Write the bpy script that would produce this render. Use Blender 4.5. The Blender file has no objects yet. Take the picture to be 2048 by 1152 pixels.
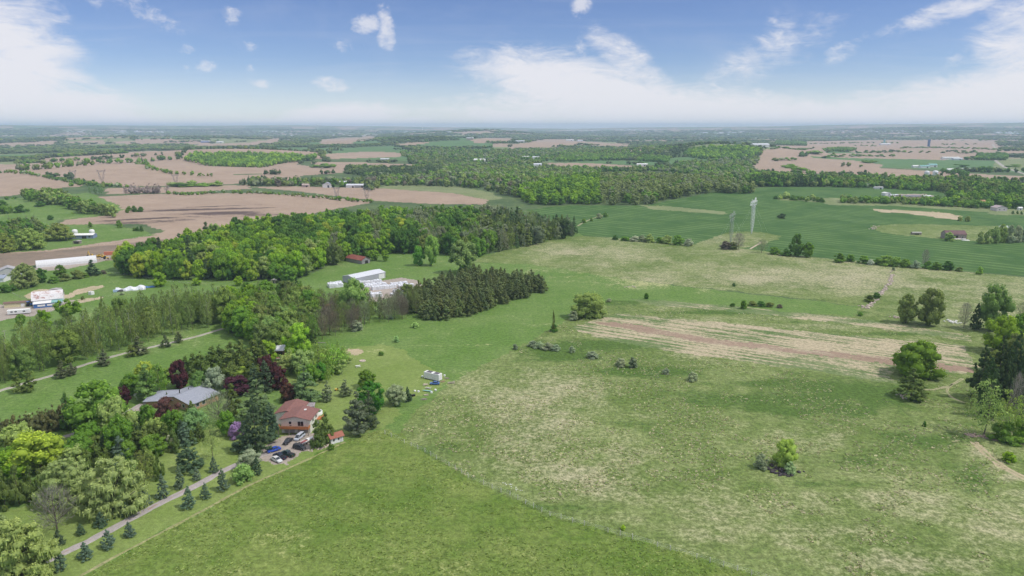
import bpy, math, random
import numpy as np
R = math.radians
PI = math.pi
C = bpy.context.scene.collection
scn = bpy.context.scene
random.seed(7)
RNG = np.random.default_rng(11)

# ------------------------------------------------------------------ camera
FPX = 1384.0            # focal length in pixels of the 2048 px wide frame
PITCH = 13.14           # degrees below the horizon
CAMZ = 110.0
cam_data = bpy.data.cameras.new('camera')
cam = bpy.data.objects.new('camera', cam_data)
C.objects.link(cam)
cam.location = (0, 0, CAMZ)
cam.rotation_euler = (R(90 - PITCH), 0, 0)
cam_data.sensor_width = 36.0
cam_data.lens = FPX / 2048 * 36
cam_data.clip_start = 1.0
cam_data.clip_end = 60000
scn.camera = cam

# ------------------------------------------------------------------ light
SUN_EL, SUN_AZ = 55.0, 103.0     # azimuth clockwise from +Y (the view direction)
sd = bpy.data.lights.new('sun', 'SUN')
sd.energy = 2.8
sd.angle = R(0.6)
sd.color = (1.0, 0.95, 0.87)
sun = bpy.data.objects.new('sun', sd)
C.objects.link(sun)
sun.rotation_euler = (R(90 - SUN_EL), 0, R(-SUN_AZ) + PI)
sun.rotation_euler = (R(90 - SUN_EL), 0, PI - R(SUN_AZ))
sun.location = (300, 200, 400)

w = bpy.data.worlds.new('World')
scn.world = w
w.use_nodes = True
nt = w.node_tree
nt.nodes.clear()
def N(t, **kw):
    n = nt.nodes.new(t)
    for k, v in kw.items():
        setattr(n, k, v)
    return n
def L(a, b):
    nt.links.new(a, b)
def val(x):
    n = N('ShaderNodeValue'); n.outputs[0].default_value = x; return n.outputs[0]
def M(op, a, b=None, c=None, clamp=False):
    n = N('ShaderNodeMath', operation=op, use_clamp=clamp)
    for i, s in enumerate((a, b, c)):
        if s is None: continue
        if isinstance(s, (int, float)): n.inputs[i].default_value = s
        else: L(s, n.inputs[i])
    return n.outputs[0]
def SM(x, lo, hi):      # smoothstep
    n = N('ShaderNodeMapRange', interpolation_type='SMOOTHSTEP')
    L(x, n.inputs['Value'])
    n.inputs['From Min'].default_value = lo; n.inputs['From Max'].default_value = hi
    return n.outputs[0]
out = N('ShaderNodeOutputWorld')
bg = N('ShaderNodeBackground')
L(bg.outputs[0], out.inputs['Surface'])
sky = N('ShaderNodeTexSky', sky_type='NISHITA')
sky.sun_disc = False
sky.sun_elevation = R(SUN_EL)
sky.sun_rotation = R(SUN_AZ)
sky.altitude = 300
sky.air_density = 0.8
sky.dust_density = 0.0
sky.ozone_density = 4.0
tc = N('ShaderNodeTexCoord')
sep = N('ShaderNodeSeparateXYZ')
L(tc.outputs['Generated'], sep.inputs[0])
X, Y, Z = sep.outputs
Yc = M('MAXIMUM', Y, 0.05)
AZ = M('ARCTAN2', X, Yc)                 # azimuth (rad) about the view direction
EL = M('ARCSINE', Z)
# wispy cirrus on a plane far above: coordinates of the ray through that plane
Zc = M('MAXIMUM', M('ADD', Z, 0.07), 0.03)
cb = N('ShaderNodeCombineXYZ')
L(M('DIVIDE', X, Zc), cb.inputs[0]); L(M('DIVIDE', Y, Zc), cb.inputs[1])
def noise(vec, scale, detail=6, rough=0.55, dist=0.0, stretch=None, rot=0.0, off=0.0):
    mp = N('ShaderNodeMapping')
    L(vec, mp.inputs[0])
    mp.inputs['Rotation'].default_value = (0, 0, rot)
    mp.inputs['Location'].default_value = (off, off * 0.7, 0)
    mp.inputs['Scale'].default_value = stretch or (1, 1, 1)
    n = N('ShaderNodeTexNoise')
    L(mp.outputs[0], n.inputs['Vector'])
    n.inputs['Scale'].default_value = scale
    n.inputs['Detail'].default_value = detail
    n.inputs['Roughness'].default_value = rough
    n.inputs['Distortion'].default_value = dist
    return n.outputs[0]
ac = N('ShaderNodeCombineXYZ')           # azimuth / elevation coordinates for compact clouds
L(AZ, ac.inputs[0]); L(EL, ac.inputs[1])
nA = noise(cb.outputs[0], 1.1, 8, 0.6, 0.8, (0.55, 1.5, 1), 0.5, 3.0)
nB = noise(ac.outputs[0], 9.0, 9, 0.62, 0.5, (1, 1.7, 1), -0.45, 1.0)
nC = noise(ac.outputs[0], 26.0, 7, 0.6, 0.3, (1, 1.5, 1), -0.3, 5.0)
def ell(ax, ey, rx, ry, rot=0.0):
    """soft mask round the direction with azimuth ax, elevation ey (degrees)"""
    dx = M('SUBTRACT', AZ, R(ax)); dy = M('SUBTRACT', EL, R(ey))
    c, s = math.cos(R(rot)), math.sin(R(rot))
    u = M('DIVIDE', M('ADD', M('MULTIPLY', dx, c), M('MULTIPLY', dy, s)), R(rx))
    v = M('DIVIDE', M('SUBTRACT', M('MULTIPLY', dy, c), M('MULTIPLY', dx, s)), R(ry))
    d = M('SQRT', M('ADD', M('MULTIPLY', u, u), M('MULTIPLY', v, v)))
    return M('SUBTRACT', 1.0, d)
def px_dir(px, py):
    vx, vy, vz = (px - 1024) / FPX, 1.0, (576 - py) / FPX
    c, s = math.cos(R(PITCH)), math.sin(R(PITCH))
    y, z = vy * c + vz * s, -vy * s + vz * c
    return math.degrees(math.atan2(vx, y)), math.degrees(math.atan2(z, math.hypot(vx, y)))
def blob(px, py, wx, wy, rot=0.0):
    a, e = px_dir(px, py)
    return ell(a, e, wx * 57.3 / FPX, wy * 57.3 / FPX, rot)
def SMAX(a, b): return M('MAXIMUM', a, b)
# big soft cloud banks: (centre px, half sizes px, rotation, strength)
bank = None
for (px, py, wx, wy, rot, k) in [
        (1200, 190, 330, 85, -14, 1.25), (1400, 235, 620, 70, -3, 1.25), (1090, 235, 330, 40, -3, 1.0), (1270, 135, 150, 45, -35, .9),
        (2060, 205, 420, 95, 10, 1.2), (2090, 80, 130, 120, 40, .9), (1860, 205, 260, 60, 8, .9), (1600, 235, 500, 50, 0, 1.0),
        (-10, 150, 170, 150, -25, 1.3), (90, 215, 190, 60, -5, 1.25), (680, 235, 170, 34, 4, 1.15), (230, 245, 130, 26, -6, 1.1),
        (1560, 90, 70, 60, -65, .55), (1910, 15, 150, 26, 18, .75), (1690, 100, 60, 22, 40, .5), (-10, 50, 130, 90, 0, .8),
        (980, 250, 1400, 26, 0, .75), (1480, 150, 300, 60, 30, .42)]:
    e = M('MULTIPLY', SM(blob(px, py, wx, wy, rot), -0.15, 0.75), k)
    bank = e if bank is None else SMAX(bank, e)
nE = noise(ac.outputs[0], 14.0, 10, 0.68, 1.2, (1, 3.2, 1), 0.42, 2.0)       # combed wisps
nF = noise(ac.outputs[0], 55.0, 6, 0.6, 0.6, (1, 2.2, 1), 0.42, 4.0)
cir = M('ADD', M('MULTIPLY', bank, 0.80), M('ADD', M('MULTIPLY', M('SUBTRACT', nB, 0.5), 0.9), M('ADD', M('MULTIPLY', M('SUBTRACT', nE, 0.5), 1.2), M('MULTIPLY', M('SUBTRACT', nF, 0.5), 0.45))))
cir = M('MULTIPLY', SM(cir, 0.12, 0.95), SM(bank, 0.0, 0.45))
puff = None
for (px, py, wx, wy, rot, k) in [
        (735, 48, 40, 18, 8, 1.3), (772, 52, 18, 44, 8, 1.25), (768, 75, 15, 22, 0, 1.0), (1160, 12, 22, 20, 25, 1.2), (662, 168, 42, 16, -8, 1.05), (290, 25, 70, 20, -22, .8),
        (412, 132, 20, 12, 12, .95), (374, 98, 18, 12, 20, .75), (372, 134, 12, 7, 0, .7), (500, 92, 16, 12, -30, .75), (462, 30, 20, 18, 10, .8), (499, 136, 12, 8, 0, .7),
        (522, 167, 28, 10, -10, .75), (685, 90, 26, 14, -10, .75), (1545, 40, 16, 8, -10, .75), (1570, 78, 34, 20, -20, .8), (225, 10, 60, 15, -10, .5), (770, 170, 10, 7, 0, .6),
        (1160, 95, 26, 14, -50, .9), (1015, 118, 26, 8, -20, .6), (1910, 120, 28, 16, 20, .6), (1668, 98, 22, 14, 40, .7)]:
    e = M('MULTIPLY', SM(blob(px, py, wx * 1.25, wy * 1.25, rot), -0.2, 0.9), k)
    puff = e if puff is None else SMAX(puff, e)
nD = noise(ac.outputs[0], 75.0, 6, 0.65, 0.4, (1, 1.4, 1), -0.3, 9.0)
pf = M('ADD', M('MULTIPLY', puff, 0.85), M('ADD', M('MULTIPLY', M('SUBTRACT', nC, 0.5), 1.3), M('MULTIPLY', M('SUBTRACT', nD, 0.5), 1.5)))
pf = M('MULTIPLY', SM(pf, 0.25, 1.15), SM(puff, 0.0, 0.55))
veil = M('MULTIPLY', SM(nA, 0.45, 0.85), 0.10)                # thin high veil
veil2 = M('MULTIPLY', SM(nB, 0.45, 0.8), 0.07)
cov = M('SUBTRACT', 1.0, M('MULTIPLY', M('SUBTRACT', 1.0, M('MULTIPLY', cir, 0.92)),
        M('MULTIPLY', M('SUBTRACT', 1.0, M('MULTIPLY', pf, 0.7)), M('MULTIPLY', M('SUBTRACT', 1.0, veil), M('SUBTRACT', 1.0, veil2)))))
low = M('MULTIPLY', M('SUBTRACT', 1.0, SM(EL, 0.0, 0.09)), 0.42)      # pale air near the horizon
cov = SMAX(cov, M('SUBTRACT', 1.0, M('MULTIPLY', M('SUBTRACT', 1.0, cov), M('SUBTRACT', 1.0, low))))
cov = M('MULTIPLY', cov, SM(EL, -0.02, 0.0))
hsv = N('ShaderNodeHueSaturation')
L(sky.outputs[0], hsv.inputs['Color'])
hsv.inputs['Hue'].default_value = 0.512
hsv.inputs['Saturation'].default_value = 1.08
hsv.inputs['Value'].default_value = 0.80
mix = N('ShaderNodeMix', data_type='RGBA')
L(cov, mix.inputs['Factor'])
tn = N('ShaderNodeMix', data_type='RGBA', blend_type='MULTIPLY'); tn.inputs['Factor'].default_value = 1.0
L(hsv.outputs[0], tn.inputs['A']); tn.inputs['B'].default_value = (1.03, 1.0, 1.03, 1)
L(tn.outputs['Result'], mix.inputs['A'])
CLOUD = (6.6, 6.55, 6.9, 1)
# unseen broken cloud added above the picture, brightened to give soft fill light
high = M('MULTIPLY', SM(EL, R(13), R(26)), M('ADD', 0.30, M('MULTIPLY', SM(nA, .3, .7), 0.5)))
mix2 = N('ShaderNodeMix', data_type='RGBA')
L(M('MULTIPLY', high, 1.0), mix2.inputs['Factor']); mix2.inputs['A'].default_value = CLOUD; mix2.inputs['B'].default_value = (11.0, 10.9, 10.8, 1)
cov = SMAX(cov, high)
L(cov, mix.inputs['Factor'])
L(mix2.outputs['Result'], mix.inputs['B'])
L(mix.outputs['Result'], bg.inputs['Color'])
bg.inputs['Strength'].default_value = 0.13

vs = scn.view_settings
vs.view_transform = 'Standard'
vs.look = 'None'
vs.gamma = 1.0
vs.exposure = 0.0
vs.use_curve_mapping = False
scn.cycles.max_bounces = 6
scn.cycles.diffuse_bounces = 2
scn.cycles.glossy_bounces = 2
scn.cycles.transmission_bounces = 2
scn.cycles.transparent_max_bounces = 4
scn.cycles.volume_bounces = 1
scn.cycles.use_adaptive_sampling = True
scn.cycles.adaptive_threshold = 0.03
scn.cycles.use_denoising = True
scn.cycles.denoiser = 'OPENIMAGEDENOISE'
scn.cycles.denoising_prefilter = 'ACCURATE'
scn.cycles.denoising_input_passes = 'RGB_ALBEDO_NORMAL'

# ------------------------------------------------------------------ terrain
def vnoise(x, y, scale, seed=0):
    x = np.asarray(x, float) / scale + seed * 17.3; y = np.asarray(y, float) / scale - seed * 9.1
    xi = np.floor(x); yi = np.floor(y); fx = x - xi; fy = y - yi
    fx = fx * fx * (3 - 2 * fx); fy = fy * fy * (3 - 2 * fy)
    def h(a, b):
        v = np.sin(a * 127.1 + b * 311.7 + seed * 74.7) * 43758.5453
        return v - np.floor(v)
    return (h(xi, yi) * (1 - fx) * (1 - fy) + h(xi + 1, yi) * fx * (1 - fy)
            + h(xi, yi + 1) * (1 - fx) * fy + h(xi + 1, yi + 1) * fx * fy)
CP, SP = math.cos(R(PITCH)), math.sin(R(PITCH))
def flat(px, py):
    vx, vz = (px - 1024) / FPX, (576 - py) / FPX
    y, z = CP + vz * SP, -SP + vz * CP
    t = -CAMZ / z
    return vx * t, y * t
BUMPS = []
for (px, py, h, sx, sy) in [
        (190, 352, 17, 170, 130), (470, 350, 12, 260, 110), (60, 372, 8, 120, 90), (480, 322, 34, 300, 170), (1250, 372, 10, 230, 120),
        (1440, 312, 42, 240, 260), (1560, 395, 9, 260, 110), (760, 398, 7, 220, 90), (110, 415, 8, 90, 70), (900, 290, 40, 500, 380),
        (250, 285, 45, 800, 380), (1700, 300, 12, 600, 500), (960, 273, 70, 500, 700), (1850, 270, 60, 900, 900), (330, 440, 4, 110, 80), (1830, 268, 50, 700, 500)]:
    cx, cy = flat(px, py)
    BUMPS.append((cx, cy, h, sx, sy))
SKX = [-800, 0, 300, 600, 700, 1000, 1150, 1300, 1550, 1750, 2048, 2900]
SKY_ = [250, 250, 252, 251, 252.5, 255, 256.5, 254, 253, 251, 248.5, 249]
def T(x, y):
    x = np.asarray(x, float); y = np.asarray(y, float)
    z = np.zeros(np.broadcast(x, y).shape)
    for cx, cy, h, sx, sy in BUMPS:
        z = z + h * np.exp(-0.5 * (((x - cx) / sx) ** 2 + ((y - cy) / sy) ** 2))
    r = np.sqrt(x * x + y * y)
    # gentle undulation, zero close to the camera
    k = np.clip((r - 900) / 2500, 0, 1)
    z = z + k * (vnoise(x, y, 700, 3) - 0.45) * 14 + k * k * (vnoise(x, y, 1900, 5) - 0.4) * 26
    px = 1024 + FPX * x / np.maximum(y, 1) / CP * 0.97
    ridge = CAMZ + (253 - np.interp(px, SKX, SKY_)) * 17000 / FPX + (vnoise(x, y, 1500, 8) - .5) * 20 + (vnoise(x, y, 5000, 9) - .5) * 44
    s = np.clip((r - 8500) / 8500, 0, 1)
    s = s * s * (3 - 2 * s)
    z = z * (1 - s) + ridge * s
    s2 = np.clip((r - 17500) / 6000, 0, 1)
    return z - s2 * 60
def G(px, py):
    """the point of the terrain seen at a pixel of the 2048 px frame"""
    px = np.atleast_1d(np.asarray(px, float)); py = np.atleast_1d(np.asarray(py, float))
    vx, vz = (px - 1024) / FPX, (576 - py) / FPX
    dx, dy, dz = vx, CP + vz * SP, -SP + vz * CP
    ts = 120.0 * 1.006 ** np.arange(890)
    lo = np.empty(px.shape); hi = np.empty(px.shape)
    for k in range(len(px)):
        b = (CAMZ + dz[k] * ts) < T(dx[k] * ts, dy[k] * ts)
        i = int(np.argmax(b)) if b.any() else len(ts) - 1
        lo[k], hi[k] = ts[max(0, i - 1)], ts[i]
    for _ in range(14):
        m = 0.5 * (lo + hi)
        b = (CAMZ + dz * m) < T(dx * m, dy * m)
        hi = np.where(b, m, hi); lo = np.where(b, lo, m)
    x, y = dx * hi, dy * hi
    return np.stack([x, y, T(x, y)], -1)
def g1(px, py):
    p = G(px, py)[0]
    return (float(p[0]), float(p[1]), float(p[2]))
def proj(x, y, z):
    x = np.asarray(x, float); y = np.asarray(y, float); z = np.asarray(z, float) - CAMZ
    d = y * CP - z * SP
    u = y * SP + z * CP
    return 1024 + FPX * x / d, 576 - FPX * u / d, d
def inside(px, py, poly):
    px = np.asarray(px); py = np.asarray(py)
    res = np.zeros(px.shape, bool)
    xs = [p[0] for p in poly]; ys = [p[1] for p in poly]
    m = (px >= min(xs)) & (px <= max(xs)) & (py >= min(ys)) & (py <= max(ys))
    if not m.any(): return res
    qx, qy = px[m], py[m]
    r = np.zeros(qx.shape, bool)
    j = len(poly) - 1
    for i in range(len(poly)):
        xi, yi = poly[i]; xj, yj = poly[j]
        if yi != yj:
            c = ((yi > qy) != (yj > qy)) & (qx < (xj - xi) * (qy - yi) / (yj - yi) + xi)
            r ^= c
        j = i
    res[m] = r
    return res

# ------------------------------------------------------------------ materials
def new_mat(name):
    m = bpy.data.materials.new(name); m.use_nodes = True
    t = m.node_tree
    b = t.nodes['Principled BSDF']
    b.inputs['Roughness'].default_value = 0.9
    b.inputs['Specular IOR Level'].default_value = 0.15
    return m, t, b
def nz(t, scale, detail=4, rough=0.6, stretch=(1, 1, 1), rot=0.0, coord=None):
    if coord is None:
        g = t.nodes.new('ShaderNodeNewGeometry'); coord = g.outputs['Position']
    v = coord
    if rot:
        mp = t.nodes.new('ShaderNodeMapping'); t.links.new(v, mp.inputs[0]); mp.inputs['Rotation'].default_value = (0, 0, rot); v = mp.outputs[0]
    if stretch != (1, 1, 1):
        mp = t.nodes.new('ShaderNodeMapping'); t.links.new(v, mp.inputs[0]); mp.inputs['Scale'].default_value = stretch; v = mp.outputs[0]
    n = t.nodes.new('ShaderNodeTexNoise'); t.links.new(v, n.inputs['Vector'])
    n.inputs['Scale'].default_value = scale; n.inputs['Detail'].default_value = detail
    n.inputs['Roughness'].default_value = rough
    return n.outputs[0]
def mth(t, op, a, b=None, c=None, clamp=False):
    n = t.nodes.new('ShaderNodeMath'); n.operation = op; n.use_clamp = clamp
    for i, s in enumerate((a, b, c)):
        if s is None: continue
        if isinstance(s, (int, float)): n.inputs[i].default_value = s
        else: t.links.new(s, n.inputs[i])
    return n.outputs[0]
def smooth(t, x, lo, hi):
    n = t.nodes.new('ShaderNodeMapRange'); n.interpolation_type = 'SMOOTHSTEP'
    t.links.new(x, n.inputs['Value']); n.inputs['From Min'].default_value = lo; n.inputs['From Max'].default_value = hi
    return n.outputs[0]
def mixc(t, f, a, b, mode='MIX'):
    n = t.nodes.new('ShaderNodeMix'); n.data_type = 'RGBA'; n.blend_type = mode
    for k, s in (('Factor', f), ('A', a), ('B', b)):
        if isinstance(s, (int, float)): n.inputs[k].default_value = s
        elif isinstance(s, tuple): n.inputs[k].default_value = s if len(s) == 4 else s + (1,)
        else: t.links.new(s, n.inputs[k])
    return n.outputs['Result']
def attr(t, name, kind='GEOMETRY', out='Fac'):
    n = t.nodes.new('ShaderNodeAttribute'); n.attribute_type = kind; n.attribute_name = name
    return n.outputs[out]
def plain(name, col, rough=0.7, metal=0.0, spec=0.3, var=0.12, scale=2.5):
    """a painted or weathered surface with slight procedural unevenness"""
    m, t, b = new_mat(name)
    tcn = t.nodes.new('ShaderNodeTexCoord')
    n = nz(t, scale, 5, 0.6, coord=tcn.outputs['Object'])
    lo = tuple(c * (1 - var) for c in col); hi = tuple(min(1, c * (1 + var)) for c in col)
    t.links.new(mixc(t, smooth(t, n, .3, .7), lo, hi), b.inputs['Base Color'])
    b.inputs['Roughness'].default_value = rough; b.inputs['Metallic'].default_value = metal
    b.inputs['Specular IOR Level'].default_value = spec
    return m
# ground covers: each mixes a main colour with patches, clumps and fine mottling, in metres
def ground_mat(name, green, green2, dry, mott=0.35, rows=None, row_amt=0.0, row_w=3.0, bump=0.5, drybias=0.0, streak=None, fine=1.0, soft=(0.25, 0.85), lush=None):
    m, t, b = new_mat(name)
    big = nz(t, 1 / 42.0, 3, 0.6)
    mid = nz(t, 1 / 8.0, 3, 0.65)
    sm = nz(t, 1 / 1.7, 2, 0.65)
    ti = nz(t, 1 / 0.55, 1, 0.7)
    f = mth(t, 'ADD', mth(t, 'MULTIPLY', big, 0.6), mth(t, 'MULTIPLY', mid, 0.4))
    base = mixc(t, smooth(t, f, .35, .65), green, green2)
    d = attr(t, 'dry')
    d = mth(t, 'ADD', d, drybias)
    e = mth(t, 'ADD', mth(t, 'MULTIPLY', mth(t, 'SUBTRACT', mid, .5), 1.3), mth(t, 'MULTIPLY', mth(t, 'SUBTRACT', sm, .5), 1.15))
    e = mth(t, 'ADD', e, mth(t, 'MULTIPLY', mth(t, 'SUBTRACT', big, .5), 0.9))
    e = mth(t, 'ADD', e, mth(t, 'MULTIPLY', mth(t, 'SUBTRACT', ti, .5), 0.5))
    if streak:
        s_ = nz(t, 1 / streak[0], 4, 0.62, (1 / streak[2], 1, 1), R(streak[1]))
        e = mth(t, 'ADD', e, mth(t, 'MULTIPLY', mth(t, 'SUBTRACT', s_, .5), streak[3]))
    df = smooth(t, mth(t, 'ADD', d, e), *soft)
    col = mixc(t, df, base, dry)
    if rows is not None:
        g = t.nodes.new('ShaderNodeNewGeometry')
        mp = t.nodes.new('ShaderNodeMapping'); t.links.new(g.outputs['Position'], mp.inputs[0])
        mp.inputs['Rotation'].default_value = (0, 0, R(rows))
        wv = t.nodes.new('ShaderNodeTexWave'); t.links.new(mp.outputs[0], wv.inputs['Vector'])
        wv.inputs['Scale'].default_value = 0.314 / row_w
        wv.inputs['Distortion'].default_value = 5.0; wv.inputs['Detail'].default_value = 2
        wv.inputs['Detail Scale'].default_value = 0.12
        ln = mth(t, 'MULTIPLY', mth(t, 'POWER', wv.outputs[1], 5.0), mth(t, 'MULTIPLY', smooth(t, big, .35, .6), row_amt))
        col = mixc(t, ln, col, dry)
    if lush: col = mixc(t, smooth(t, mth(t, 'MULTIPLY', mth(t, 'ADD', d, mth(t, 'MULTIPLY', mth(t, 'SUBTRACT', mid, .5), 1.3)), -1.0), .0, .65), col, lush)
    # fine light and dark blades: real colour differences of clumps
    k = mth(t, 'ADD', mth(t, 'MULTIPLY', sm, 0.6), mth(t, 'MULTIPLY', ti, 0.4))
    k = mth(t, 'ADD', 1 - mott, mth(t, 'MULTIPLY', smooth(t, k, .36, .66), 2 * mott))
    hv = t.nodes.new('ShaderNodeHueSaturation'); t.links.new(col, hv.inputs['Color']); t.links.new(k, hv.inputs['Value'])
    t.links.new(hv.outputs[0], b.inputs['Base Color'])
    if bump:
        bp = t.nodes.new('ShaderNodeBump'); bp.inputs['Strength'].default_value = bump; bp.inputs['Distance'].default_value = 0.35
        t.links.new(mth(t, 'ADD', sm, mth(t, 'MULTIPLY', ti, 0.6)), bp.inputs['Height'])
        t.links.new(bp.outputs[0], b.inputs['Normal'])
    return m
GREEN_HAY = (0.118, 0.205, 0.040); GREEN_HAY2 = (0.175, 0.255, 0.070)
STRAW = (0.46, 0.42, 0.24)
GM = {
 'hay': ground_mat('hay_grass', (0.105, 0.178, 0.028), (0.190, 0.245, 0.064), (0.34, 0.35, 0.15), mott=0.28),
 'pasture': ground_mat('pasture_grass', (0.112, 0.205, 0.040), (0.155, 0.240, 0.066), (0.40, 0.40, 0.20), mott=0.24),
 'lawn': ground_mat('mown_lawn', (0.175, 0.250, 0.060), (0.225, 0.290, 0.088), (0.42, 0.42, 0.20), mott=0.16),
 'meadow': ground_mat('rough_meadow', (0.125, 0.185, 0.045), (0.215, 0.265, 0.095), (0.40, 0.375, 0.235), mott=0.34, bump=0.8, streak=(3.2, 31, 5.0, 0.7), soft=(0.05, 1.2), lush=(0.085, 0.150, 0.030)),
 'stripe': ground_mat('stubble_stripes', (0.105, 0.175, 0.05), (0.20, 0.245, 0.11), (0.45, 0.385, 0.26), mott=0.22, streak=(2.6, 31, 40.0, 3.8), drybias=.36, soft=(0.1, .9)),
 'wheat': ground_mat('young_wheat', (0.050, 0.118, 0.026), (0.070, 0.144, 0.034), (0.17, 0.26, 0.09), mott=0.12, rows=-47, row_amt=0.75, row_w=13, bump=0.2, streak=(14, 43, 8.0, 0.6)),
 'tan': ground_mat('ploughed_soil', (0.335, 0.250, 0.185), (0.395, 0.300, 0.225), (0.115, 0.083, 0.070), mott=0.05, bump=0.2, streak=(12, 20, 9.0, 1.3), drybias=-.12),
 'dark': ground_mat('dark_tilled_soil', (0.19, 0.155, 0.115), (0.27, 0.205, 0.155), (0.17, 0.20, 0.08), mott=0.15, bump=0.2, streak=(12, -50, 4.0, 0.7)),
 'gravel': ground_mat('gravel_yard', (0.33, 0.285, 0.245), (0.43, 0.375, 0.325), (0.28, 0.21, 0.16), mott=0.14, bump=0.2),
 'sand': ground_mat('bare_sand', (0.49, 0.40, 0.28), (0.42, 0.36, 0.23), (0.16, 0.23, 0.07), mott=0.15, bump=0.3, soft=(.1, .8)),
 'dirt': ground_mat('bare_dirt_strip', (0.335, 0.245, 0.18), (0.28, 0.20, 0.145), (0.43, 0.37, 0.26), mott=0.12, bump=0.3, streak=(1.6, 31, 40.0, 1.8), drybias=.05, soft=(.2, 1.0)),
 'wood': ground_mat('woodland_floor', (0.055, 0.085, 0.028), (0.085, 0.12, 0.04), (0.20, 0.18, 0.09), mott=0.3),
 'far': ground_mat('countryside', (0.068, 0.115, 0.045), (0.12, 0.17, 0.065), (0.40, 0.30, 0.22), mott=0.2, bump=0),
 'fgreen': ground_mat('green_crop', (0.085, 0.175, 0.055), (0.12, 0.21, 0.080), (0.36, 0.33, 0.18), mott=0.1, bump=0),
 'fdull': ground_mat('old_pasture', (0.17, 0.215, 0.09), (0.24, 0.27, 0.13), (0.40, 0.34, 0.22), mott=0.2, bump=0.1),
}

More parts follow.
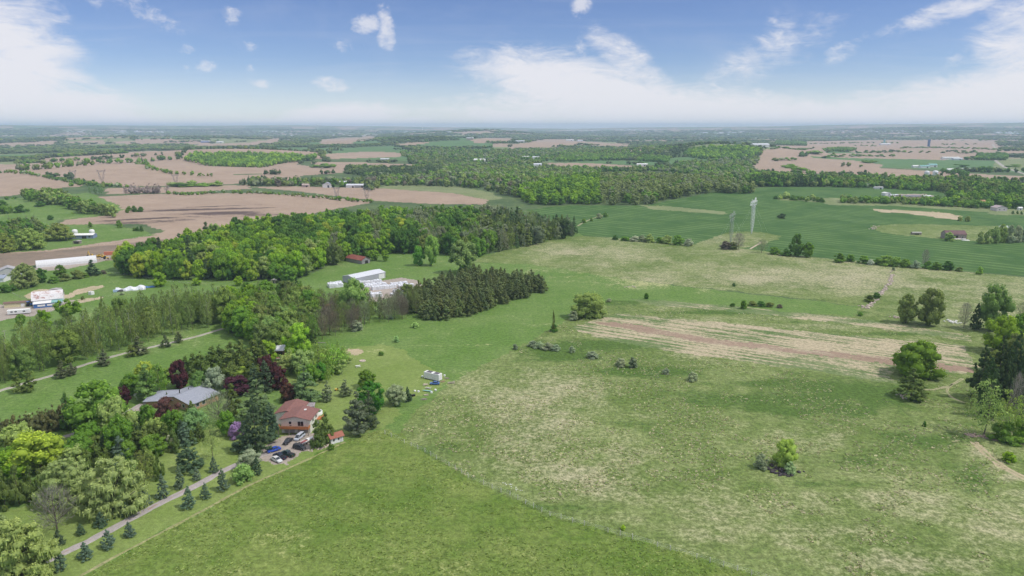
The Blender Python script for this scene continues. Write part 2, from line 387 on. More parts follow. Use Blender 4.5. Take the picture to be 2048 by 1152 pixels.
# ------------------------------------------------------------------ ground zones, one grid cut up between them
# (object name, material, polygon in frame pixels, label)
ZONES = [
 ('ground', 'far', None, 'dull green farmland and scrub between the distant fields'),
 ('pasture', 'pasture', [(-900, 560), (60, 560), (235, 548), (600, 565), (940, 525), (1060, 528), (1270, 561), (1720, 613), (2048, 640), (3000, 700), (3000, 1700), (-900, 1700)], None),
 ('pasture', 'pasture', [(640, 545), (700, 528), (940, 515), (1000, 500), (1170, 470), (1060, 440), (980, 440), (930, 480), (700, 500)], None),
 ('pasture', 'pasture', [(-900, 530), (80, 536), (170, 527), (240, 508), (262, 520), (240, 560), (60, 575), (-900, 600)], None),
 ('pasture', 'pasture', [(540, 580), (600, 556), (640, 540), (690, 522), (745, 508), (830, 508), (900, 510), (950, 513), (1030, 497), (1110, 481), (1166, 469), (1165, 474), (1000, 506), (940, 528), (600, 570)], None),
 # ---- right side
 ('rough_meadow', 'meadow', [(940, 524), (1000, 502), (1100, 480), (1165, 471), (1250, 478), (1392, 490), (1480, 497), (1620, 514), (1905, 541), (2050, 555), (3200, 650), (3200, 740), (2048, 700), (1800, 660), (1700, 640), (1720, 613), (1560, 592), (1270, 561), (1060, 529)], None),
 ('rough_meadow', 'meadow', [(795, 868), (830, 820), (905, 765), (1060, 682), (1130, 640), (1215, 600), (1700, 632), (2048, 680), (3200, 800), (3200, 1900), (1900, 1300), (1540, 1158), (1290, 1086), (1100, 1032), (950, 962), (850, 905)], None),
 ('stubble_field', 'stripe', [(1143, 655), (1190, 640), (1235, 627), (1400, 641), (1657, 666), (1930, 692), (1955, 732), (1935, 748), (1890, 745), (1780, 732), (1790, 768), (1600, 738), (1368, 706), (1240, 684), (1150, 663)], None),
 ('stubble_field', 'stripe', [(1255, 600), (1300, 599), (1500, 615), (1700, 636), (1938, 670), (1938, 681), (1700, 649), (1500, 626), (1300, 609)], None),
 ('dirt_strip', 'dirt', [(1185, 645), (1230, 645), (1300, 654), (1420, 676), (1600, 697), (1800, 718), (1945, 735), (1945, 746), (1800, 730), (1600, 707), (1420, 687), (1290, 666)], None),
 ('wheat_field', 'wheat', [(1050, 420), (1130, 411), (1290, 411), (1430, 384), (1540, 374), (1760, 374), (2100, 392), (3200, 470), (3200, 640), (2050, 553), (1905, 540), (1620, 513), (1480, 497), (1392, 489), (1250, 478), (1165, 470), (1100, 440)], None),
 ('grass_strip', 'fdull', [(1545, 396), (1660, 396), (1800, 400), (1960, 415), (2048, 420), (2048, 425), (1960, 424), (1800, 412), (1660, 410), (1640, 404), (1560, 400)], None),
 ('bare_knoll', 'sand', [(1735, 418), (1800, 420), (1880, 424), (1925, 432), (1918, 440), (1880, 436), (1820, 428), (1760, 424)], None),
 ('grass_strip', 'fdull', [(1280, 410), (1330, 412), (1455, 424), (1450, 429), (1380, 424), (1300, 418)], None),
 ('rough_patch', 'meadow', [(1745, 452), (1790, 448), (1900, 450), (2000, 452), (2060, 470), (2060, 482), (1990, 485), (1890, 478), (1800, 470), (1755, 462)], None),
 ('rough_patch', 'meadow', [(1385, 490), (1460, 463), (1520, 464), (1568, 472), (1530, 488), (1480, 498)], None),
 ('grass_strip', 'fdull', [(1975, 420), (2060, 418), (2060, 430), (1985, 430)], None),
 # ---- left middle: ploughed land
 ('ploughed_field', 'tan', [(150, 396), (300, 388), (500, 386), (640, 392), (745, 404), (660, 420), (560, 442), (430, 470), (330, 500), (200, 520), (-60, 540), (-60, 505), (150, 488), (310, 468), (330, 462), (285, 448), (180, 448), (110, 450), (130, 440), (240, 425), (230, 410)], None),
 ('ploughed_field', 'tan', [(500, 374), (560, 372), (740, 376), (880, 382), (978, 400), (965, 409), (860, 408), (745, 401), (600, 383)], None),
 ('ploughed_field', 'tan', [(68, 344), (130, 337), (235, 320), (290, 326), (340, 341), (430, 350), (520, 364), (420, 371), (250, 373), (200, 366), (130, 354)], None),
 ('ploughed_field', 'tan', [(-80, 346), (40, 346), (110, 358), (170, 372), (100, 378), (50, 388), (-80, 402)], None),
 ('ploughed_field', 'tan', [(270, 322), (372, 312), (450, 330), (580, 326), (690, 345), (600, 352), (500, 345), (440, 352), (340, 340)], None),
 ('ploughed_field', 'tan', [(-80, 330), (60, 328), (200, 322), (190, 330), (60, 342), (-80, 344)], None),
 ('ploughed_field', 'tan', [(210, 376), (340, 374), (500, 370), (500, 378), (330, 386), (215, 388)], None),
 ('tilled_strip', 'dark', [(-60, 510), (100, 503), (240, 488), (330, 478), (350, 490), (240, 520), (80, 528), (-60, 540)], None),
 ('grassy_field', 'pasture', [(-80, 402), (60, 395), (180, 385), (235, 410), (245, 420), (210, 432), (120, 440), (60, 460), (-80, 470)], None),
 ('farmyard_grass', 'pasture', [(-80, 455), (70, 450), (200, 448), (290, 462), (312, 470), (240, 480), (100, 500), (-80, 512)], None),
 ('old_pasture', 'fdull', [(960, 384), (870, 372), (760, 370), (780, 378), (900, 386), (990, 400), (1010, 396)], None),
 ('old_pasture', 'fdull', [(740, 376), (790, 370), (900, 371), (985, 385), (1000, 398), (980, 400), (880, 382)], None),
 # ---- right far
 ('ploughed_field', 'tan', [(1500, 335), (1530, 300), (1560, 293), (1700, 290), (1715, 300), (1650, 302), (1660, 312), (1900, 318), (1890, 328), (1770, 330), (1760, 336), (1860, 342), (1990, 350), (2060, 352), (2060, 362), (1940, 360), (1880, 352), (1780, 352), (1620, 347), (1510, 348)], None),
 ('green_crop_field', 'fgreen', [(1617, 312), (1700, 316), (1890, 320), (2060, 322), (2060, 345), (1990, 344), (1850, 338), (1760, 335), (1770, 330), (1700, 320), (1625, 316)], None),
 ('ploughed_field', 'tan', [(1640, 307), (1750, 306), (1900, 312), (2000, 314), (2060, 318), (2060, 321), (1890, 318), (1700, 314)], None),
 ('ploughed_field', 'tan', [(1540, 290), (1620, 284), (1750, 280), (1990, 282), (2000, 296), (1990, 305), (1800, 303), (1700, 298)], None),
 ('old_pasture', 'fdull', [(1990, 318), (2100, 315), (2100, 340), (1985, 343)], None),
 ('ploughed_field', 'tan', [(1090, 326), (1180, 326), (1260, 331), (1340, 334), (1345, 338), (1200, 338), (1110, 333)], None),
 ('green_crop_field', 'fgreen', [(1050, 314), (1130, 318), (1260, 322), (1420, 323), (1420, 330), (1280, 330), (1130, 325), (1060, 321)], None),
 ('ploughed_field', 'tan', [(1024, 289), (1100, 280), (1180, 283), (1260, 290), (1255, 296), (1160, 290), (1060, 298), (1020, 299)], None),
 ('ploughed_field', 'tan', [(648, 308), (740, 303), (810, 306), (800, 314), (700, 317), (650, 318)], None),
 ('ploughed_field', 'tan', [(620, 324), (730, 325), (860, 330), (820, 338), (700, 336), (680, 346), (640, 335)], None),
 ('green_crop_field', 'fgreen', [(835, 290), (870, 283), (930, 281), (985, 287), (980, 295), (900, 297), (840, 295)], None),
 ('green_crop_field', 'fgreen', [(665, 300), (720, 295), (790, 292), (790, 300), (720, 304)], None),
 ('ploughed_field', 'tan', [(500, 284), (560, 277), (560, 288), (500, 292)], None),
 ('ploughed_field', 'tan', [(640, 279), (750, 273), (752, 280), (700, 284), (720, 290), (640, 288)], None),
 ('ploughed_field', 'tan', [(120, 284), (260, 281), (330, 284), (300, 288), (180, 288)], None),
 ('ploughed_field', 'tan', [(240, 305), (300, 302), (370, 303), (360, 310), (260, 312)], None),
 ('ploughed_field', 'tan', [(370, 290), (470, 286), (520, 284), (520, 294), (400, 297)], None),
 ('green_crop_field', 'fgreen', [(-60, 312), (40, 308), (90, 311), (60, 318), (-60, 320)], None),
 ('green_crop_field', 'fgreen', [(180, 298), (260, 296), (280, 300), (200, 304)], None),
 ('ploughed_field', 'tan', [(940, 278), (1024, 276), (1024, 284), (950, 286)], None),
 # ---- yards and lawns
 ('lawn', 'lawn', [(-60, 1200), (-60, 1020), (60, 1012), (230, 985), (300, 950), (300, 900), (330, 878), (400, 860), (470, 850), (560, 825), (640, 800), (700, 770), (760, 755), (790, 790), (800, 830), (760, 858), (690, 882), (610, 918), (500, 968), (380, 1032), (240, 1105), (150, 1158), (120, 1200)], None),
 ('lawn', 'lawn', [(640, 720), (700, 695), (760, 690), (800, 700), (850, 728), (905, 762), (830, 800), (790, 800), (690, 790), (620, 780), (540, 760), (480, 745), (560, 720)], None),
 ('lawn', 'lawn', [(60, 900), (130, 870), (260, 850), (300, 880), (240, 905), (100, 915)], None),
 ('hay_field', 'hay', [(140, 1165), (380, 1034), (500, 970), (612, 920), (690, 884), (765, 860), (795, 868), (850, 905), (950, 962), (1100, 1032), (1290, 1086), (1540, 1158), (1900, 1300), (1900, 1700), (-100, 1700), (0, 1240)], None),
 ('parking_area', 'gravel', [(512, 917), (530, 898), (552, 880), (570, 871), (628, 868), (630, 884), (618, 900), (600, 908), (578, 925), (552, 930), (535, 925)], None),
 ('forecourt', 'gravel', [(262, 818), (270, 812), (300, 801), (322, 800), (314, 810), (290, 820), (275, 826)], None),
 ('storage_yard', 'gravel', [(690, 588), (740, 565), (800, 555), (835, 560), (842, 572), (800, 590), (750, 605), (700, 600)], None),
 ('farmyard', 'gravel', [(-60, 615), (0, 608), (60, 612), (140, 600), (150, 606), (105, 622), (60, 632), (-60, 650)], None),
 ('machinery_yard', 'gravel', [(70, 536), (100, 528), (180, 515), (235, 502), (243, 508), (205, 522), (165, 532), (110, 541), (80, 544)], None),
 ('bare_earth', 'sand', [(45, 590), (75, 578), (110, 582), (130, 590), (160, 578), (200, 570), (206, 574), (170, 585), (140, 596), (110, 600), (60, 598)], None),
 ('bare_earth', 'sand', [(150, 600), (195, 594), (205, 592), (200, 598), (160, 606)], None),
 ('gravel_yard', 'gravel', [(1770, 392), (1800, 388), (1850, 388), (1880, 394), (1860, 402), (1790, 400)], None),
 ('bare_earth', 'sand', [(690, 705), (700, 698), (730, 698), (737, 704), (715, 712)], None),
]
# dry / bare patches: px, py, half width, half height, amount
DRY = [(1075, 800, 120, 60, .50), (1150, 760, 90, 45, .45), (960, 790, 60, 40, .3), (1020, 905, 100, 45, .55), (1090, 860, 90, 40, .45), (1175, 955, 90, 42, .60), (1120, 940, 60, 25, .3), (1265, 905, 60, 22, .30), (1245, 870, 40, 14, .3),
       (1340, 970, 160, 50, .30), (1770, 1003, 70, 16, .55), (1830, 1130, 120, 26, .75), (1700, 1110, 120, 26, .30), (1560, 1080, 200, 40, .25), (1655, 832, 36, 10, .6), (1990, 1050, 110, 70, .35), (1480, 1020, 160, 30, .3), (1690, 870, 50, 10, .4),
       (1560, 900, 160, 40, .15), (1500, 545, 400, 38, .50), (1200, 505, 160, 22, .40), (1700, 565, 140, 30, .50), (1980, 590, 160, 50, .45), (1955, 905, 40, 16, .9), (1985, 935, 25, 10, .8), (2020, 955, 30, 10, .8), (1140, 500, 60, 10, .5), (1290, 560, 60, 12, .4), (1510, 560, 60, 10, .5),
       (1330, 720, 60, 12, .3), (1880, 1000, 60, 30, .3), (1640, 1000, 60, 14, .2), (870, 870, 40, 20, .3), (1700, 985, 160, 12, .25), (1420, 760, 80, 10, .25), (1700, 1060, 120, 16, .25), (1640, 890, 100, 14, .3), (1380, 830, 90, 20, .25), (1960, 800, 60, 10, .4), (1890, 812, 60, 8, .4),
       (1300, 625, 90, 10, .35), (1500, 640, 250, 16, .35), (1700, 690, 150, 25, .35), (1450, 700, 180, 18, .55), (1800, 700, 120, 26, .35), (1300, 670, 90, 12, .4), (1640, 650, 250, 8, .3), (1840, 760, 60, 8, .4), (1900, 785, 40, 6, .5), (1870, 775, 20, 10, .4),
       (700, 1000, 60, 30, .30), (600, 1090, 60, 40, .45), (560, 1060, 40, 20, .3), (740, 960, 50, 20, .3), (760, 930, 40, 15, .3), (1300, 1140, 60, 30, .2), (430, 1130, 50, 30, .2), (950, 1140, 100, 30, .2), (850, 1010, 80, 20, .15),
       (1460, 478, 90, 14, .5), (1990, 468, 60, 8, .2), (735, 702, 30, 6, .6), (1090, 588, 40, 6, .2), (960, 690, 120, 3, .25), (770, 880, 60, 12, .2), (320, 1060, 200, 8, .3), (450, 995, 120, 6, .4), (1470, 500, 30, 6, .4)]
WET = [(1400, 625, 150, 3.5, .6), (1600, 644, 150, 3.5, .6), (1800, 668, 130, 4, .6), (1120, 715, 80, 12, .6), (1240, 742, 100, 12, .6), (1700, 780, 120, 20, .5), (1230, 606, 60, 8, .4), (1480, 800, 170, 16, .5), (1640, 825, 150, 16, .6), (1350, 745, 110, 12, .4), (1500, 765, 120, 10, .45), (1200, 690, 130, 13, .6), (1100, 700, 60, 10, .4), (1850, 880, 110, 20, .5), (1290, 860, 70, 25, .3), (1780, 800, 120, 20, .35),
       (1700, 920, 120, 18, .35), (1660, 970, 120, 16, .35), (1950, 960, 60, 40, .5), (1340, 950, 60, 30, .2), (880, 900, 60, 20, .4), (1250, 590, 120, 10, .4), (1450, 602, 180, 8, .7), (1100, 830, 60, 10, .1),
       (1030, 980, 60, 14, .3), (1500, 1100, 90, 12, .3), (1150, 1015, 120, 10, .4), (1620, 625, 160, 6, .5)]
DARKS = [(420, 418, 170, 9, .8), (480, 428, 120, 8, .7), (330, 440, 90, 9, .9), (240, 445, 60, 8, .5), (560, 400, 90, 3, .3), (560, 375, 50, 3, .6), (300, 470, 60, 4, .3), (165, 358, 22, 3, .4), (280, 350, 30, 3, .3), (60, 366, 40, 2, .4), (450, 350, 20, 2, .4), (10, 340, 30, 2, .4), (160, 338, 30, 2, .4), (390, 338, 20, 2, .4)]
def blobs(px, py, lst):
    d = np.zeros(px.shape)
    for x, y, a, b, k in lst:
        q = ((px - x) / a) ** 2 + ((py - y) / b) ** 2
        m = q < 6
        d[m] += k * np.exp(-q[m] * 1.1)
    return d
az = np.concatenate([np.arange(-66, -40, 1.3), np.arange(-40, 40, 0.082), np.arange(40, 67, 1.3)])
dep = np.concatenate([np.arange(62, 36.5, -1.2), np.arange(36.5, 14, -0.085), np.arange(14, 2.4, -0.034), np.arange(2.4, 0.9, -0.035), np.arange(0.9, 0.45, -0.03)])
rr = CAMZ / np.tan(np.radians(dep))
rr = np.concatenate([rr, np.arange(rr[-1] + 350, 26000, 420)])
AZg, RRg = np.meshgrid(np.radians(az), rr)
GX, GY = RRg * np.sin(AZg), RRg * np.cos(AZg)
GZ = T(GX, GY)
na, nr = len(az), len(rr)
cx = (GX[:-1, :-1] + GX[1:, 1:]) / 2; cy = (GY[:-1, :-1] + GY[1:, 1:]) / 2
jit = 1.0 + np.hypot(cx, cy) * 0.003
jx = (vnoise(cx, cy, 9, 1) - .5) * jit * 1.6 + (vnoise(cx, cy, 2.5, 2) - .5) * 2.2
jy = (vnoise(cx, cy, 9, 6) - .5) * jit * 1.6 + (vnoise(cx, cy, 2.5, 7) - .5) * 2.2
cz = T(cx, cy)
FPXx, FPYy, _ = proj(cx + jx, cy + jy, cz)
zone = np.zeros(cx.shape, int)
# far countryside patchwork: strips between concession roads, split into fields
def patch(x, y):
    a = R(24)
    u = x * math.cos(a) + y * math.sin(a); v = -x * math.sin(a) + y * math.cos(a)
    sc = 1 + np.clip(np.hypot(x, y) - 2500, 0, 9000) / 9000
    iu = np.floor(u / 420 + 0.25 * np.sin(v / 900))
    fu = u / 420 + 0.25 * np.sin(v / 900) - iu
    hh = np.sin(iu * 91.7 + 3.1) * 4375.5; hh = hh - np.floor(hh)
    lv_ = 230 + 260 * hh
    vv = v / lv_ + hh * 7 + 0.12 * np.sin(u / 300)
    iv = np.floor(vv); fv = vv - iv
    k = np.sin(iu * 127.1 + iv * 311.7) * 43758.5453; k = k - np.floor(k)
    edge = np.minimum(np.minimum(fu, 1 - fu) * 420, np.minimum(fv, 1 - fv) * lv_)
    return k, edge, iu, iv
EXTRA = [('ploughed_field', 'tan'), ('green_crop_field', 'fgreen'), ('old_pasture', 'fdull')]
NZ0 = len(ZONES)
kk, edge, _, _ = patch(cx, cy)
rc = np.hypot(cx, cy)
farm = rc > 1500
zone[farm & (kk < .34) & (edge > 6)] = NZ0
zone[farm & (kk > .34) & (kk < .52) & (edge > 6)] = NZ0 + 1
zone[farm & (kk > .52) & (kk < .66) & (edge > 6)] = NZ0 + 2
# the left and the right of the middle distance are wooded or drawn field by field
zone[(rc < 2200) & (rc > 1500) & (FPXx > 600)] = 0
for i, (nm, mt, poly, lab) in enumerate(ZONES):
    if poly: zone[inside(FPXx, FPYy, poly)] = i
ZONES_ALL = ZONES + [(a, b, None, None) for a, b in EXTRA]
vpx, vpy, _ = proj(GX, GY, GZ)
nzd = vnoise(GX, GY, 26, 4) - .5
dry_all = blobs(vpx, vpy, DRY) - 1.35 * blobs(vpx, vpy, WET) + nzd * .3 + (vnoise(GX, GY, 11, 24) - .5) * .22
_u, _v = GX * .94 + GY * .34, -GX * .34 + GY * .94
dark_all = blobs(vpx, vpy, DARKS) * (-.25 + 2.1 * vnoise(_u / 6, _v, 13, 12)) + (vnoise(_u / 4, _v, 40, 14) - .66) * .9
TRACK = []
def make_mesh(name, verts, faces, mats=None, smooth=False, attrs=None, fattrs=None, midx=None):
    me = bpy.data.meshes.new(name)
    verts = np.asarray(verts, np.float32); faces = np.asarray(faces, np.int32)
    k = faces.shape[1]
    me.vertices.add(len(verts)); me.vertices.foreach_set('co', verts.ravel())
    me.loops.add(faces.size); me.loops.foreach_set('vertex_index', faces.ravel())
    me.polygons.add(len(faces)); me.polygons.foreach_set('loop_start', np.arange(0, faces.size, k, dtype=np.int32))
    if midx is not None: me.polygons.foreach_set('material_index', np.asarray(midx, np.int32))
    if smooth: me.polygons.foreach_set('use_smooth', np.ones(len(faces), bool))
    for nm, arr in (attrs or {}).items():
        a = me.attributes.new(nm, 'FLOAT', 'POINT'); a.data.foreach_set('value', np.asarray(arr, np.float32))
    for nm, arr in (fattrs or {}).items():
        arr = np.asarray(arr, np.float32)
        if arr.ndim == 1:
            a = me.attributes.new(nm, 'FLOAT', 'FACE'); a.data.foreach_set('value', arr)
        else:
            a = me.attributes.new(nm, 'FLOAT_COLOR', 'FACE'); a.data.foreach_set('color', arr.ravel())
    me.update(calc_edges=True)
    for m in (mats or []): me.materials.append(m)
    return me
def link(name, me, parent=None, loc=None, rot=None):
    o = bpy.data.objects.new(name, me); C.objects.link(o)
    if parent: o.parent = parent
    if loc: o.location = loc
    if rot: o.rotation_euler = rot
    return o
def tag(o, label=None, cat=None, group=None, kind=None):
    if label: o['label'] = label
    if cat: o['category'] = cat
    if group: o['group'] = group
    if kind: o['kind'] = kind
    return o
idx = np.arange(nr * na).reshape(nr, na)
allf = np.stack([idx[:-1, :-1], idx[:-1, 1:], idx[1:, 1:], idx[1:, :-1]], -1)
P3 = np.stack([GX, GY, GZ], -1).reshape(-1, 3)
ZLAB = {}
by_key = {}
for i, (nm, mt, poly, lab) in enumerate(ZONES_ALL):
    key = (nm, mt, i)
    f = allf[zone == i]
    if len(f) == 0: continue
    u, inv = np.unique(f.ravel(), return_inverse=True)
    dsrc = dark_all if mt == 'tan' else dry_all
    if mt in ('far', 'fgreen', 'fdull', 'wood'): dsrc = (vnoise(GX, GY, 90, 21) - .75) * 1.0
    if mt in ('gravel', 'lawn', 'sand', 'dark'): dsrc = dry_all * .4
    if mt == 'wheat': dsrc = dry_all * .3 - .1
    me = make_mesh(nm, P3[u], inv.reshape(-1, 4), [GM[mt]], True, {'dry': dsrc.ravel()[u]})
    o = link(nm, me)
    o['kind'] = 'structure'
    if lab: o['label'] = lab

# ------------------------------------------------------------------ foliage
def foliage_mat(name, source):
    m = bpy.data.materials.new(name); m.use_nodes = True
    t = m.node_tree; t.nodes.clear()
    o = t.nodes.new('ShaderNodeOutputMaterial')
    if source == 'object':
        oi = t.nodes.new('ShaderNodeObjectInfo'); tint = oi.outputs['Color']
    else:
        tint = attr(t, 'tint', 'GEOMETRY', 'Color')
    lv = attr(t, 'lv')
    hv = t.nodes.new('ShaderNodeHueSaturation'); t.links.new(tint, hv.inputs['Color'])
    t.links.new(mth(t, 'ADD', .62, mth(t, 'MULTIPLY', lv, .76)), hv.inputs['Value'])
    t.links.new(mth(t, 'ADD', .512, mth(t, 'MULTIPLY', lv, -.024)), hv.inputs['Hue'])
    d = t.nodes.new('ShaderNodeBsdfDiffuse'); tr = t.nodes.new('ShaderNodeBsdfTranslucent')
    t.links.new(hv.outputs[0], d.inputs[0])
    br = t.nodes.new('ShaderNodeHueSaturation'); t.links.new(hv.outputs[0], br.inputs['Color']); br.inputs['Value'].default_value = 1.25
    t.links.new(br.outputs[0], tr.inputs[0])
    mx = t.nodes.new('ShaderNodeMixShader'); mx.inputs[0].default_value = 0.28
    t.links.new(d.outputs[0], mx.inputs[1]); t.links.new(tr.outputs[0], mx.inputs[2])
    t.links.new(mx.outputs[0], o.inputs['Surface'])
    return m
FOL = foliage_mat('foliage', 'object')
FOLM = foliage_mat('woodland_foliage', 'mesh')
BARK = plain('grey_bark', (0.16, 0.135, 0.11), .95, spec=.1, var=.3, scale=6)
BARKP = plain('pale_bark', (0.42, 0.40, 0.36), .9, spec=.1, var=.25, scale=6)

def rnd_dirs(n, rng):
    v = rng.normal(size=(n, 3)); return v / np.linalg.norm(v, axis=1, keepdims=True)
def quads(c, nrm, size, rng, asp=0.7):
    """leaf clumps: a small tilted quad at each centre"""
    n = len(c)
    a = np.cross(nrm, rnd_dirs(n, rng)); a /= np.linalg.norm(a, axis=1, keepdims=True) + 1e-9
    b = np.cross(nrm, a)
    s = (size if np.ndim(size) else np.full(n, size))[:, None]
    a = a * s; b = b * s * asp
    v = np.stack([c - a * .5 - b * .35, c + a * .1 - b * .5, c + a * .5 + b * .3, c - a * .15 + b * .5], 1)
    return v.reshape(-1, 3), np.arange(4 * n).reshape(n, 4)
def merge(parts):
    V, F, LV = [], [], []; k = 0
    for v, f, l in parts:
        V.append(v); F.append(f + k); LV.append(l); k += len(v)
    return np.concatenate(V), np.concatenate(F), np.concatenate(LV)
_t = (1 + 5 ** .5) / 2
ICO_V = np.array([(-1, _t, 0), (1, _t, 0), (-1, -_t, 0), (1, -_t, 0), (0, -1, _t), (0, 1, _t), (0, -1, -_t), (0, 1, -_t), (_t, 0, -1), (_t, 0, 1), (-_t, 0, -1), (-_t, 0, 1)], float)
ICO_V /= np.linalg.norm(ICO_V[0])
ICO_F = np.array([(0, 11, 5), (0, 5, 1), (0, 1, 7), (0, 7, 10), (0, 10, 11), (1, 5, 9), (5, 11, 4), (11, 10, 2), (10, 7, 6), (7, 1, 8), (3, 9, 4), (3, 4, 2), (3, 2, 6), (3, 6, 8), (3, 8, 9), (4, 9, 5), (2, 4, 11), (6, 2, 10), (8, 6, 7), (9, 8, 1)])
def subdiv(V, F):
    V = list(map(tuple, V)); mid = {}; out = []
    def m(a, b):
        k = (min(a, b), max(a, b))
        if k not in mid:
            p = np.array(V[a]) + np.array(V[b]); p /= np.linalg.norm(p); V.append(tuple(p)); mid[k] = len(V) - 1
        return mid[k]
    for a, b, c in F:
        x, y, z = m(a, b), m(b, c), m(c, a); out += [(a, x, z), (b, y, x), (c, z, y), (x, y, z)]
    return np.array(V), np.array(out)
ICO2_V, ICO2_F = subdiv(ICO_V, ICO_F)
def q4(f): return np.concatenate([f, f[:, 2:3]], 1)     # triangles stored as quads are split again later
def env(shape, z):
    """crown radius (0..1) at relative height z (0..1)"""
    z = np.clip(z, 0, 1)
    if shape == 'round': return np.sqrt(np.clip(1 - (2 * z - 1) ** 2, 0, 1)) ** .8
    if shape == 'oval': return np.clip(np.sin(PI * z ** .85), 0, 1) ** .7
    if shape == 'vase': return np.clip(np.sin(PI * z ** 1.6), 0, 1) ** .8
    if shape == 'cone': return np.clip((1 - z) ** .75 * np.minimum(1, z * 9 + .35), 0, 1)
    if shape == 'rcone': return np.clip((1 - z) ** .5 * np.minimum(1, z * 5 + .5), 0, 1)
    if shape == 'column': return np.clip(np.minimum(1, (1 - z) * 2.0) ** .8 * np.minimum(1, z * 4 + .5), 0, 1)
    if shape == 'dome': return np.sqrt(np.clip(1 - z ** 2.2, 0, 1)) * np.minimum(1, .82 + z)
def crown(shape, seed, nclump=34, per=42, rc=.24, leaf=.07, z0=.18, wob=.25, up=.5, core=True, gaps=0.0, fl=.85):
    """crown of a tree of height 1 and width 1: lobes of leaf clumps over the envelope"""
    rng = np.random.default_rng(seed)
    parts = []
    cs = []
    for i in range(nclump * 6):
        z = rng.uniform(0, 1); e = env(shape, np.array(z))
        a = rng.uniform(0, 2 * PI)
        w = 1 + wob * (math.sin(a * 2 + seed) * .6 + math.sin(a * 3 + seed * 2.1 + z * 4) * .4)
        r = float(e) * (.5 - rc * .55) * w * (rng.uniform(.55, 1) if i % 3 else rng.uniform(.1, .6))
        if rng.uniform() > .35 + .65 * float(e): continue
        cs.append((r * math.cos(a), r * math.sin(a), z0 + (1 - z0) * (rc * .35 + z * (1 - rc * .8)), rc * rng.uniform(.6, 1.15) * (.45 + .55 * float(e))))
        if len(cs) >= nclump: break
    for (x, y, z, r) in cs:
        n = max(6, int(per * (r / rc) ** 1.6))
        d = rnd_dirs(n, rng)
        d[:, 2] = np.where(d[:, 2] < -.55, -d[:, 2], d[:, 2])
        rad = r * rng.uniform(.72, 1.12, n)[:, None] * np.array([.5, .5, .5]) * 2 * np.array([1, 1, fl])
        c = np.array([x, y, z]) + d * rad * .62
        nr_ = d + rng.normal(size=(n, 3)) * .55 + np.array([0, 0, up * .5]); nr_ /= np.linalg.norm(nr_, axis=1, keepdims=True)
        v, f = quads(c, nr_, leaf * rng.uniform(.6, 1.35, n), rng)
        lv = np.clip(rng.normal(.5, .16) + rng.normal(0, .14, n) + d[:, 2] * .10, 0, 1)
        parts.append((v, f, lv))
        if core:
            k = rng.normal(1, .14, len(ICO_V))[:, None]
            v = ICO_V * k * r * .5 * np.array([1, 1, fl]) + np.array([x, y, z])
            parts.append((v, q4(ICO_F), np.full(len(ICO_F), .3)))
    V, F, LV = merge(parts)
    rad = np.percentile(np.hypot(V[:, 0], V[:, 1]), 98.5)
    V[:, :2] *= .5 / rad
    lo, hi = np.percentile(V[:, 2], .5), V[:, 2].max()
    V[:, 2] = z0 + (V[:, 2] - lo) * (1 - z0) / (hi - lo)
    return V, F, LV
def tube(p0, p1, r0, r1, n=5):
    p0 = np.array(p0, float); p1 = np.array(p1, float); d = p1 - p0; d /= np.linalg.norm(d) + 1e-9
    a = np.cross(d, [0.3, 0.9, 0.1]); a /= np.linalg.norm(a); b = np.cross(d, a)
    an = np.arange(n) * 2 * PI / n
    ring = np.cos(an)[:, None] * a + np.sin(an)[:, None] * b
    v = np.concatenate([p0 + ring * r0, p1 + ring * r1]); i = np.arange(n); j = (i + 1) % n
    return v, np.stack([i, j, j + n, i + n], 1), np.full(n, .5)
def limbs(seed, h=1.0, fork=.25, n=6, spread=.28, r=.022, top=.8, twigs=0, sub=0):
    rng = np.random.default_rng(seed); parts = []
    p = np.array([0, 0, -.015]); k = 5; pts = [p]
    for i in range(k):
        p = p + np.array([rng.normal(0, .008), rng.normal(0, .008), top * h / k]); pts.append(p)
    for i in range(k): parts.append(tube(pts[i], pts[i + 1], r * (1 - i / k * .75), r * (1 - (i + 1) / k * .75), 6))
    for i in range(n):
        z = fork + (top - fork) * (i + rng.uniform(0, .8)) / n
        a = i * 2.4 + rng.uniform(-.4, .4)
        q = int(min(k - 1, z / top * k)); s = pts[q] + (pts[q + 1] - pts[q]) * (z / top * k - q)
        le = spread * (1 - z * .55) * rng.uniform(.8, 1.2)
        e = s + np.array([math.cos(a) * le, math.sin(a) * le, le * rng.uniform(.7, 1.3)])
        parts.append(tube(s, e, r * .45 * (1 - z * .5), r * .12, 4))
        for _ in range(sub):
            u = rng.uniform(.3, .9); s2 = s + (e - s) * u; a2 = rng.uniform(0, 2 * PI); l2 = le * rng.uniform(.35, .6)
            e2 = s2 + np.array([math.cos(a2) * l2 * .7, math.sin(a2) * l2 * .7, l2 * rng.uniform(.4, 1)])
            parts.append(tube(s2, e2, r * .16, r * .05, 3))
    if twigs:
        pass
    return merge(parts)
